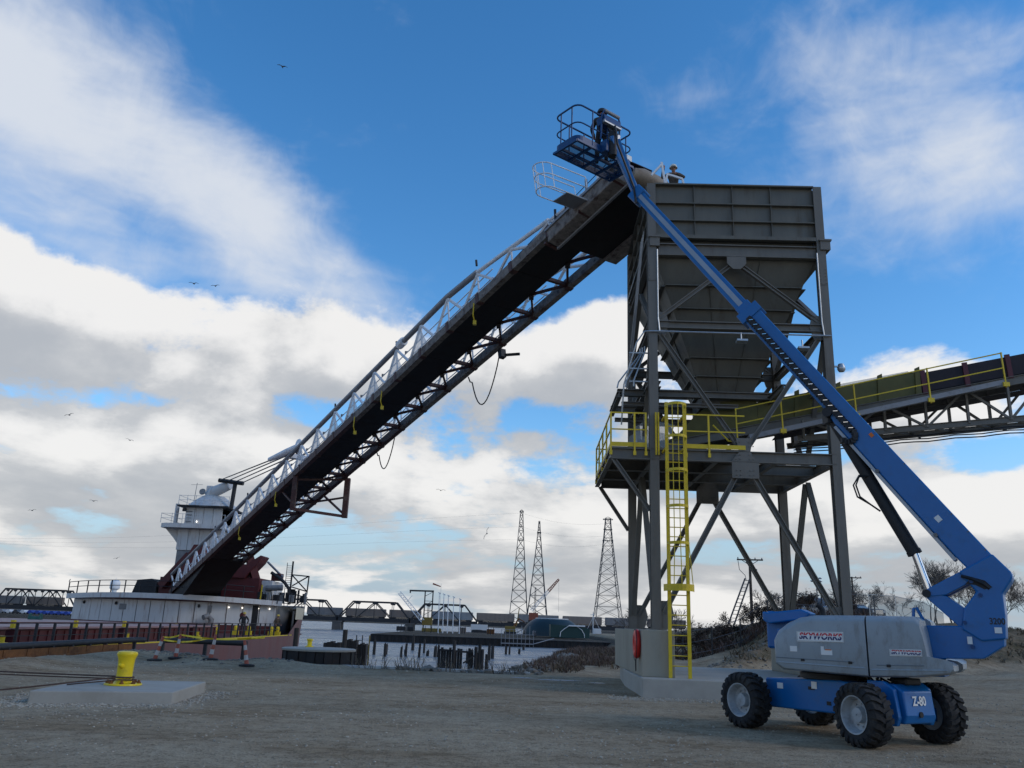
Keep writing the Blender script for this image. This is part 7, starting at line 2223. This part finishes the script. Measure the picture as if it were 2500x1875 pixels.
# pickup and car on the bank
def vehicle(name, label, cat, x, y, yaw, paint, L_, W_v, truck):
    z = terrain(x, y); t = thing(name, label, cat, (x, y, z))
    ca, sa = math.cos(R(yaw)), math.sin(R(yaw))

    def W3(a, b, c):
        return V((x + a * ca - b * sa, y + a * sa + b * ca, z + c))
    hw = W_v / 2
    prof = [(-L_ / 2, 0.45), (L_ / 2, 0.45), (L_ / 2, 1.05), (L_ / 2 - 0.15, 1.15), (L_ * 0.20, 1.22), (-L_ / 2, 1.22)]
    q = MB(); q.prism(prof, lambda a, c, tt: W3(a, tt, c), -hw, hw); q.build('body', paint, t, bevel=0.08)
    cabp = [(L_ * 0.22, 1.2), (L_ * 0.09, 1.86), (-L_ * 0.16, 1.9), (-L_ * 0.20, 1.2)] if truck else [(L_ * 0.22, 1.1), (L_ * 0.08, 1.5), (-L_ * 0.28, 1.48), (-L_ * 0.42, 1.1)]
    q = MB(); q.prism(cabp, lambda a, c, tt: W3(a, tt, c), -hw + 0.12, hw - 0.12); q.build('cab', paint, t, bevel=0.05)
    q = MB(); a0, a1 = cabp[0], cabp[1]
    e = 0.012
    q.plate([W3(a0[0] - 0.05 + e, -hw + 0.22, a0[1] + 0.10), W3(a0[0] - 0.05 + e, hw - 0.22, a0[1] + 0.10), W3(a1[0] + 0.06 + e, hw - 0.28, a1[1] - 0.08), W3(a1[0] + 0.06 + e, -hw + 0.28, a1[1] - 0.08)], 0.02); q.build('windscreen', 'glass_dark', t)
    for sg in (-1, 1):
        q = MB(); q.plate([W3(a0[0] - 0.45, sg * (hw - 0.115), a0[1] + 0.12), W3(cabp[3][0] + 0.2, sg * (hw - 0.115), a0[1] + 0.12), W3(cabp[2][0] + 0.15, sg * (hw - 0.115), a1[1] - 0.1), W3(a1[0] - 0.1, sg * (hw - 0.115), a1[1] - 0.1)], 0.02); q.build('side_window', 'glass_dark', t)
        q = MB(); q.box(W3(L_ / 2 + 0.01, sg * (hw - 0.28), 0.95), (0.1, 0.36, 0.2), Matrix.Rotation(R(yaw), 3, 'Z')); q.build('headlight', 'lamp_glass', t)
        q = MB(); q.box(W3(L_ * 0.16, sg * (hw + 0.12), 1.3), (0.14, 0.22, 0.2), Matrix.Rotation(R(yaw), 3, 'Z')); q.build('mirror', paint, t)
        for a in (-L_ * 0.31, L_ * 0.32):
            q = MB(); q.tube(W3(a, sg * (hw - 0.22), 0.4), W3(a, sg * (hw + 0.01), 0.4), 0.4, 16); w = sub(q.build('wheel', 'rubber', t), t)
            q = MB(); q.tube(W3(a, sg * (hw + 0.005), 0.4), W3(a, sg * (hw + 0.02), 0.4), 0.22, 12); q.build('hub', 'rim_grey', w)
    q = MB(); q.box(W3(L_ / 2 + 0.02, 0, 0.9), (0.08, W_v * 0.5, 0.34), Matrix.Rotation(R(yaw), 3, 'Z')); q.build('grille', 'chrome', t)
    q = MB(); q.box(W3(L_ / 2 + 0.05, 0, 0.55), (0.18, W_v * 0.98, 0.22), Matrix.Rotation(R(yaw), 3, 'Z')); q.build('bumper', 'chrome', t, bevel=0.03)
    return t


vehicle('pickup_truck', 'silver pickup truck facing the yard on the bank behind the tower', 'pickup', 25.0, 68.5, -68, 'pickup_silver', 5.6, 2.0, True)
vehicle('parked_car', 'dark car parked right of the pickup behind the lift', 'car', 29.0, 71, -60, 'car_dark', 4.6, 1.8, False)

# gulls
GULL = [((-20.3, 60, 46.2), 'lone gull high in the blue near the top'), ((-29.1, 70, 30.4), 'gull in the cloud left of the boom, left one of a pair'), ((-31.0, 80, 34.3), 'gull in the cloud left of the boom, right one of a pair'), ((-43.5, 80, 20.1), 'gull over the dark cloud at far left'), ((-41.8, 90, 19.8), 'gull gliding left of the boom above the ship'), ((-44.6, 90, 13.0), 'gull gliding low to the left of the white ship tower'), ((-53.8, 95, 12.3), 'lowest gull at the left edge'), ((-54.8, 120, 8.8), 'small gull above the far truss'), ((-1.4, 60, 8.0), 'gull banking steeply left of the lattice towers'), ((-6.5, 80, 14.0), 'small gull over the open cloud right of the boom')]
for i, (p, lab) in enumerate(GULL):
    p = V(p); q = MB(); s = 0.46; rl_ = R((70 if i == 8 else (-15 + 11 * (i % 4))))
    c_, s_ = math.cos(rl_), math.sin(rl_)
    pts = [(-1.0, 0.12), (-0.5, 0.22), (0, 0), (0.5, 0.22), (1.0, 0.12)]
    for (xa, za), (xb, zb_) in zip(pts, pts[1:]):
        wa, wb = 0.22 * (1 - abs(xa) * 0.7), 0.22 * (1 - abs(xb) * 0.7)
        f_ = lambda x, y, z: p + V((s * (x * c_ - z * s_), s * y, s * (x * s_ + z * c_)))
        q.add([f_(xa, -wa, za), f_(xb, -wb, zb_), f_(xb, wb, zb_ + 0.03), f_(xa, wa, za + 0.03), f_(xa, 0, za - 0.04), f_(xb, 0, zb_ - 0.04)], [(0, 1, 2, 3), (0, 4, 5, 1), (4, 3, 2, 5)])
    q.lathe([(0.01, -0.4 * s), (0.10 * s, -0.1 * s), (0.11 * s, 0.1 * s), (0.02, 0.45 * s)], p, 7, (0.1, 1, 0))
    tag(q.build('gull', 'gull_grey', loc=p), lab, 'bird', 'gulls in the sky')


# ================================================================== people
def person(label, foot, joints, radii, edges, mats, helmet, zsplit, face_dir, scale=1.0):
    t = thing('person', label, 'person', foot)
    me = bpy.data.meshes.new('body'); foot = V(foot)
    me.from_pydata([V(j) * scale for j in joints], edges, [])
    o = bpy.data.objects.new('tmp_body', me); C.objects.link(o)
    o.modifiers.new('skin', 'SKIN'); sv = me.skin_vertices[0].data
    for i, r in enumerate(radii):
        r = r if isinstance(r, tuple) else (r, r)
        sv[i].radius = (r[0] * scale, r[1] * scale); sv[i].use_root = (i == 0)
    ss = o.modifiers.new('sub', 'SUBSURF'); ss.levels = 2; ss.render_levels = 2
    dg = bpy.context.evaluated_depsgraph_get()
    m2 = bpy.data.meshes.new_from_object(o.evaluated_get(dg))
    bpy.data.objects.remove(o)
    m2.materials.clear()
    for m_ in mats:
        m2.materials.append(M[m_])
    jx = [V(j) * scale for j in joints]
    for f in m2.polygons:
        c = f.center
        k = min(range(len(jx)), key=lambda i: (jx[i] - c).length - (radii[i][0] if isinstance(radii[i], tuple) else radii[i]) * 0.4)
        f.material_index = zsplit[k]; f.use_smooth = True
    b = bpy.data.objects.new('body', m2); C.objects.link(b); b.parent = t
    hd = jx[PJ['head']]; fdv = V(face_dir).normalized(); sd = fdv.cross(V((0, 0, 1))).normalized()
    q = MB(); q.lathe([(0.150, 0.035), (0.152, 0.05), (0.135, 0.055), (0.130, 0.10), (0.105, 0.155), (0.06, 0.185), (0.005, 0.195)], foot + hd, 16)
    q.add([foot + hd + fdv * 0.12 + sd * 0.09 + V((0, 0, 0.045)), foot + hd + fdv * 0.12 - sd * 0.09 + V((0, 0, 0.045)), foot + hd + fdv * 0.20 - sd * 0.06 + V((0, 0, 0.03)), foot + hd + fdv * 0.20 + sd * 0.06 + V((0, 0, 0.03))], [(0, 1, 2, 3)])
    q.build('helmet', helmet, t, smooth=True)
    q = MB()
    for sg in (-1, 1):
        q.lathe([(0.004, -0.012), (0.013, 0), (0.004, 0.012)], foot + hd + fdv * 0.098 + sd * (0.034 * sg) + V((0, 0, 0.005)), 6)
    q.build('eyes', 'decal_black', t)
    q = MB(); q.path([foot + hd + fdv * 0.085 + V((0, 0, 0.01)), foot + hd + fdv * 0.125 + V((0, 0, -0.035)), foot + hd + fdv * 0.09 + V((0, 0, -0.045))], [0.012, 0.018, 0.012], 6)
    q.build('nose', 'skin', t, smooth=True)
    return t


PJ = {}
NAMES = ['pelvis', 'waist', 'chest', 'neck', 'head', 'crown', 'lsh', 'lel', 'lwr', 'lha', 'rsh', 'rel', 'rwr', 'rha', 'lhip', 'lkn', 'lan', 'lto', 'rhip', 'rkn', 'ran', 'rto', 'lf1', 'lf2', 'lf3', 'lth', 'rf1', 'rf2', 'rf3', 'rth']
for i, n_ in enumerate(NAMES):
    PJ[n_] = i
EDG = [('pelvis', 'waist'), ('waist', 'chest'), ('chest', 'neck'), ('neck', 'head'), ('head', 'crown'), ('chest', 'lsh'), ('lsh', 'lel'), ('lel', 'lwr'), ('lwr', 'lha'), ('chest', 'rsh'), ('rsh', 'rel'), ('rel', 'rwr'), ('rwr', 'rha'), ('pelvis', 'lhip'), ('lhip', 'lkn'), ('lkn', 'lan'), ('lan', 'lto'), ('pelvis', 'rhip'), ('rhip', 'rkn'), ('rkn', 'ran'), ('ran', 'rto'),
       ('lha', 'lf1'), ('lha', 'lf2'), ('lha', 'lf3'), ('lwr', 'lth'), ('rha', 'rf1'), ('rha', 'rf2'), ('rha', 'rf3'), ('rwr', 'rth')]
EDGES = [(PJ[a], PJ[b]) for a, b in EDG]
RAD = dict(pelvis=(0.155, 0.115), waist=(0.155, 0.115), chest=(0.175, 0.125), neck=0.06, head=(0.085, 0.098), crown=(0.07, 0.08), lsh=0.085, lel=0.062, lwr=0.045, lha=0.045, rsh=0.085, rel=0.062, rwr=0.045, rha=0.045, lhip=0.105, lkn=0.078, lan=0.06, lto=0.05, rhip=0.105, rkn=0.078, ran=0.06, rto=0.05)
for k in ('lf1', 'lf2', 'lf3', 'lth', 'rf1', 'rf2', 'rf3', 'rth'):
    RAD[k] = 0.012
RADII = [RAD[n_] for n_ in NAMES]


def pose(fd, lel, lwr, rel, rwr, lean=0.0, step=0.0, head_turn=None):
    f = V(fd).normalized(); s = f.cross(V((0, 0, 1))).normalized()      # s: the person's right
    P_ = {}
    up = V((0, 0, 1)); ln = f * lean
    P_['pelvis'] = up * 0.93; P_['waist'] = up * 1.10 + ln * 0.35; P_['chest'] = up * 1.34 + ln * 0.8; P_['neck'] = up * 1.50 + ln; P_['head'] = up * 1.63 + ln * 1.05 + f * 0.02; P_['crown'] = up * 1.72 + ln * 1.05 + f * 0.01
    P_['lsh'] = up * 1.42 - s * 0.19 + ln * 0.9; P_['rsh'] = up * 1.42 + s * 0.19 + ln * 0.9
    for side, el, wr in (('l', lel, lwr), ('r', rel, rwr)):
        P_[side + 'el'] = V(el); P_[side + 'wr'] = V(wr)
        d = (V(wr) - V(el)).normalized(); P_[side + 'ha'] = V(wr) + d * 0.08
        o = d.orthogonal().normalized(); o2 = d.cross(o)
        for k, (a, l_) in enumerate(((-0.025, 0.085), (0.0, 0.095), (0.025, 0.08))):
            P_[side + 'f%d' % (k + 1)] = P_[side + 'ha'] + d * l_ + o * a
        P_[side + 'th'] = V(wr) + d * 0.07 + o2 * 0.06
    for side, sg in (('l', -1), ('r', 1)):
        P_[side + 'hip'] = up * 0.88 + s * (0.10 * sg); P_[side + 'kn'] = up * 0.49 + s * (0.12 * sg) + f * (0.04 + step * sg * 0.5); P_[side + 'an'] = up * 0.09 + s * (0.13 * sg) + f * (step * sg); P_[side + 'to'] = up * 0.05 + s * (0.14 * sg) + f * (0.17 + step * sg)
    return [P_[n_] for n_ in NAMES], f, s


SPL = {n_: 0 for n_ in NAMES}
for k in ('head', 'crown', 'neck', 'lha', 'rha', 'lf1', 'lf2', 'lf3', 'lth', 'rf1', 'rf2', 'rf3', 'rth'):
    SPL[k] = 1
for k in ('pelvis', 'lhip', 'rhip', 'lkn', 'rkn', 'lan', 'ran', 'lto', 'rto'):
    SPL[k] = 2
SPLIT = [SPL[n_] for n_ in NAMES]
# on the hopper, one arm raised to the frame, other elbow bent on it
f0 = V((-0.15, -1, 0)).normalized(); s0 = f0.cross(V((0, 0, 1)))
J, f, s = pose(f0, f0 * 0.22 - s0 * 0.38 + V((0, 0, 1.22)), f0 * 0.34 - s0 * 0.12 + V((0, 0, 1.30)), s0 * 0.42 + f0 * 0.08 + V((0, 0, 1.30)), s0 * 0.36 + f0 * 0.16 + V((0, 0, 1.60)), lean=0.10)
HW_ = TW(0.92, 0.62, 16.28)
person('worker in brown coat and pale hard hat standing behind the hopper rim', HW_, J, RADII, EDGES, ['jacket_brown', 'skin', 'trousers'], 'helmet_white', SPLIT, f0)
wk = MB(); wk.box(TW(2.8, 0.62, 16.24), (5.2, 0.8, 0.06), Matrix.Rotation(-YAW, 3, 'Z')); wk.build('inner_walkway', 'steel_paint', hop)
fs_ = thing('hopper_gate_frame', 'small pale steel frame on the hopper rim in front of the worker', 'frame', TW(0.8, 0.15, 16.97))
for a, b in (((0.55, 16.97), (0.42, 17.95)), ((0.62, 17.5), (0.52, 16.97)), ((0.60, 17.48), (1.15, 17.30)), ((1.15, 17.30), (1.20, 16.97)), ((0.05, 17.42), (0.45, 17.9))):
    q = MB(); q.beam(TW(a[0], 0.12, a[1]), TW(b[0], 0.12, b[1]), 0.07); q.build('bar', 'truss_white', fs_)
# in the lift platform, only the head shows
f1 = V((0.1, 1, 0)).normalized(); s1 = f1.cross(V((0, 0, 1)))
J, f, s = pose(f1, -s1 * 0.30 + f1 * 0.1 + V((0, 0, 1.15)), -s1 * 0.25 + f1 * 0.33 + V((0, 0, 1.10)), s1 * 0.30 + f1 * 0.1 + V((0, 0, 1.15)), s1 * 0.25 + f1 * 0.33 + V((0, 0, 1.10)), lean=0.04)
person('operator in dark coat standing at the lift platform controls', PP(PL * 0.62, 0.42, 0.06), J, RADII, EDGES, ['jacket_dark', 'skin', 'trousers'], 'decal_black', SPLIT, f1, 0.93)
# on the ship
f2_ = V((0.25, -1, 0)).normalized(); s2 = f2_.cross(V((0, 0, 1)))
J, f, s = pose(f2_, -s2 * 0.36 + V((0, 0, 1.16)), -s2 * 0.30 + f2_ * 0.12 + V((0, 0, 0.92)), s2 * 0.36 + V((0, 0, 1.16)), s2 * 0.28 + f2_ * 0.16 + V((0, 0, 0.95)), lean=0.02, step=0.06)
person('deckhand in dark green coat standing on the freighter deck by the house', (-22.6, 75.6, 0.14), J, RADII, EDGES, ['jacket_dark', 'skin', 'trousers'], 'helmet_yellow', SPLIT, f2_, 1.06)
f3 = V((0.8, -0.6, 0)).normalized(); s3 = f3.cross(V((0, 0, 1)))
J, f, s = pose(f3, -s3 * 0.32 + V((0, 0, 1.12)), -s3 * 0.28 + f3 * 0.2 + V((0, 0, 0.95)), s3 * 0.32 + V((0, 0, 1.12)), s3 * 0.28 + f3 * 0.2 + V((0, 0, 0.95)), lean=0.08)
person('second deckhand with yellow helmet at the freighter bulwark step', (-20.4, 78.2, 0.14), J, RADII, EDGES, ['jacket_brown', 'skin', 'trousers'], 'helmet_yellow', SPLIT, f3)
